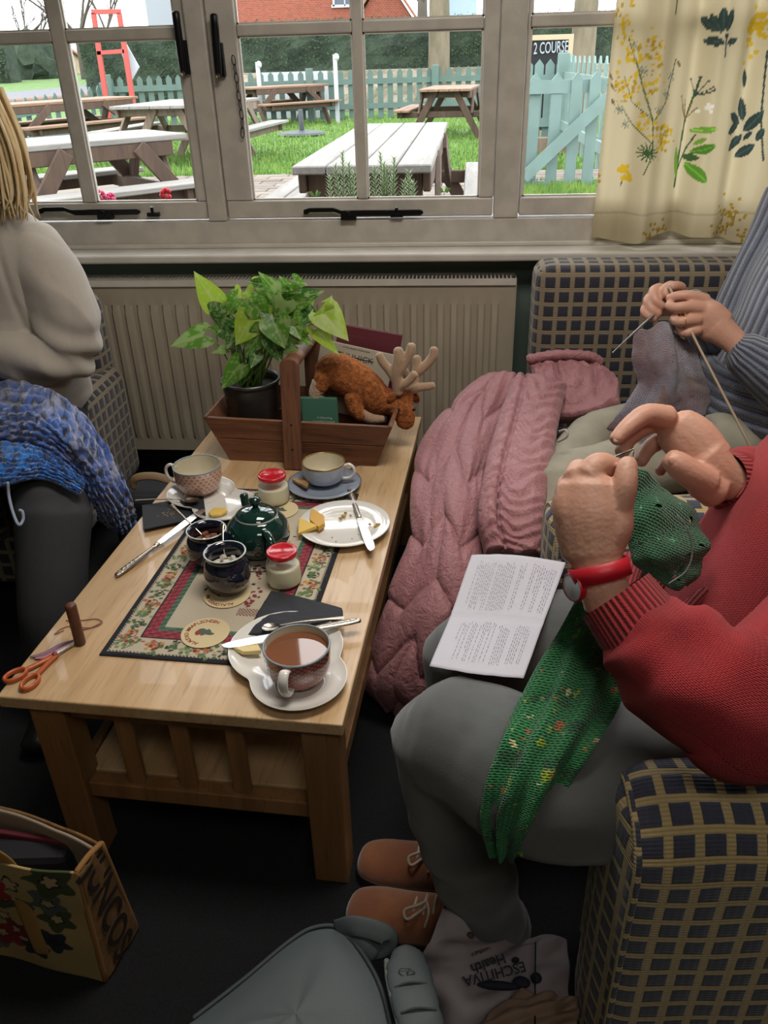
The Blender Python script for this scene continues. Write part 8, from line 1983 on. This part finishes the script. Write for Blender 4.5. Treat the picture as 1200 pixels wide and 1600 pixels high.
# white carrier bag with printing, under the foot
cb_m = mat('carrier_cotton', '#8c8488', .75, var=.08, vs=9, bp=.0012, bs=60); cb2 = mat('carrier_tan', '#7c6656', .8, var=.1, vs=9, bp=.0012, bs=50)
car_ = thing('carrier_bag', 'crumpled white carrier bag with dark lettering on the floor by the armchair', 'bag', (.07, .78, 0))
cr_f = lambda u, v: .010 * mnoise.noise(Vector((u * 4, v * 4, 7))) + .012 * abs(mnoise.noise(Vector((u * 2.5 + v, v * 3, 2)))) + .004 * math.sin(u * 20 + v * 14)
m = MB(); R6 = [[(692, 1418, .14), (720, 1440, .135), (760, 1468, .12), (800, 1470, .07), (845, 1462, .08), (884, 1470, .07)], [(672, 1470, .14), (715, 1480, .14), (760, 1492, .125), (805, 1490, .09), (850, 1488, .09), (888, 1500, .08)], [(655, 1505, .10), (700, 1520, .12), (755, 1530, .12), (805, 1530, .11), (855, 1530, .10), (890, 1540, .08)], [(665, 1560, .07), (705, 1565, .12), (760, 1575, .12), (810, 1572, .11), (855, 1570, .10), (892, 1575, .07)], [(690, 1625, .03), (720, 1630, .08), (765, 1635, .08), (815, 1635, .08), (860, 1630, .07), (900, 1620, .04)]]
sheet(m, [[PZ(*p) for p in r_] for r_ in R6], 70, 90, .012, cr_f); m.build('bag_cloth', cb_m, car_, smooth=True)
m = MB(); R7 = [[(800, 1560, .145), (835, 1548, .15), (870, 1555, .14), (900, 1560, .12)], [(760, 1590, .13), (815, 1585, .16), (860, 1590, .15), (905, 1595, .12)], [(735, 1640, .10), (800, 1640, .13), (860, 1640, .13), (910, 1640, .10)]]
sheet(m, [[PZ(*p) for p in r_] for r_ in R7], 40, 50, .012, cr_f); solo(m, 'cloth_bundle', cb2, 'tan pink folded cloth on top of the carrier bag at the bottom edge', 'cloth', smooth=True)
inkb = mat('navy_ink', '#15182a', .8); inkg = mat('brown_print', '#4c3428', .8)
def carrier_text(s_, size, p0, p1, mt, z0=.128):
    a, b_ = PZ(*p0, z0), PZ(*p1, z0); me = text_mesh(s_, size, .0004, 'CENTER', .0002); xd = (b_ - a).normalized(); nrm = Vector((0, -.25, 1)); mid = (a + b_) / 2
    xs_ = [v.co.x for v in me.vertices]; f_ = (b_ - a).length / (max(xs_) - min(xs_))
    for v in me.vertices: v.co.x *= f_; v.co.y *= f_ 
    me.transform(frame_matrix(mid, xd, nrm)); link('lettering', me, mt, car_)
carrier_text('ESCHITIVA', .02, (820, 1510), (725, 1532), inkb, .142); carrier_text('Health', .02, (788, 1497), (738, 1513), inkb, .14); carrier_text('certified for you', .01, (766, 1482), (718, 1497), inkg, .135)
for (px, py, a, b_, mt) in ((838, 1528, .009, .009, inkb), (806, 1500, .006, .004, inkb), (780, 1540, .034, .007, inkb), (726, 1478, .008, .007, inkg), (735, 1462, .007, .006, inkg), (815, 1535, .014, .010, inkb)):
    m = MB(); m.ball(PZ(px, py, .128 if px < 800 else .124), (a, b_, .006), 14, 6); m.build('printed_motif', mt, car_, smooth=True)
m = MB(); m.tube([PZ(837, 1472, .11), PZ(836, 1530, .13), PZ(836, 1620, .17)], .0012, n=6, seg=14); solo(m, 'dark_cord', black_iron, 'thin dark cord hanging straight down in front of the carrier bag', 'cord', smooth=True)
# handbag with pale handles behind the table
hbm = mat('tan_leather', '#8a7052', .6); hb = thing('handbag', 'dark bag with tan handles on the floor behind the left of the table', 'handbag', (-1.0, 1.9, 0))
hc = PY(245, 790, 2.02); m = MB(); m.box((hc.x, 2.05, .16), (.26, .14, .30)); m.build('bag_body', mat('handbag_dark', '#17181c', .7), hb, bevel=.03, seg=4)
for o_, top in ((0, 744), (.05, 768)):
    m = MB(); m.tube([PY(207, top + 18, 1.99 + o_), PY(212, top + 3, 1.99 + o_), PY(240, top, 1.99 + o_), PY(268, top + 8, 1.99 + o_), PY(292, top + 22, 1.99 + o_)], [(.012, .004)] * 5, n=10, seg=30, up=(0, -.7, .7)); m.build('handle', hbm, hb, smooth=True)
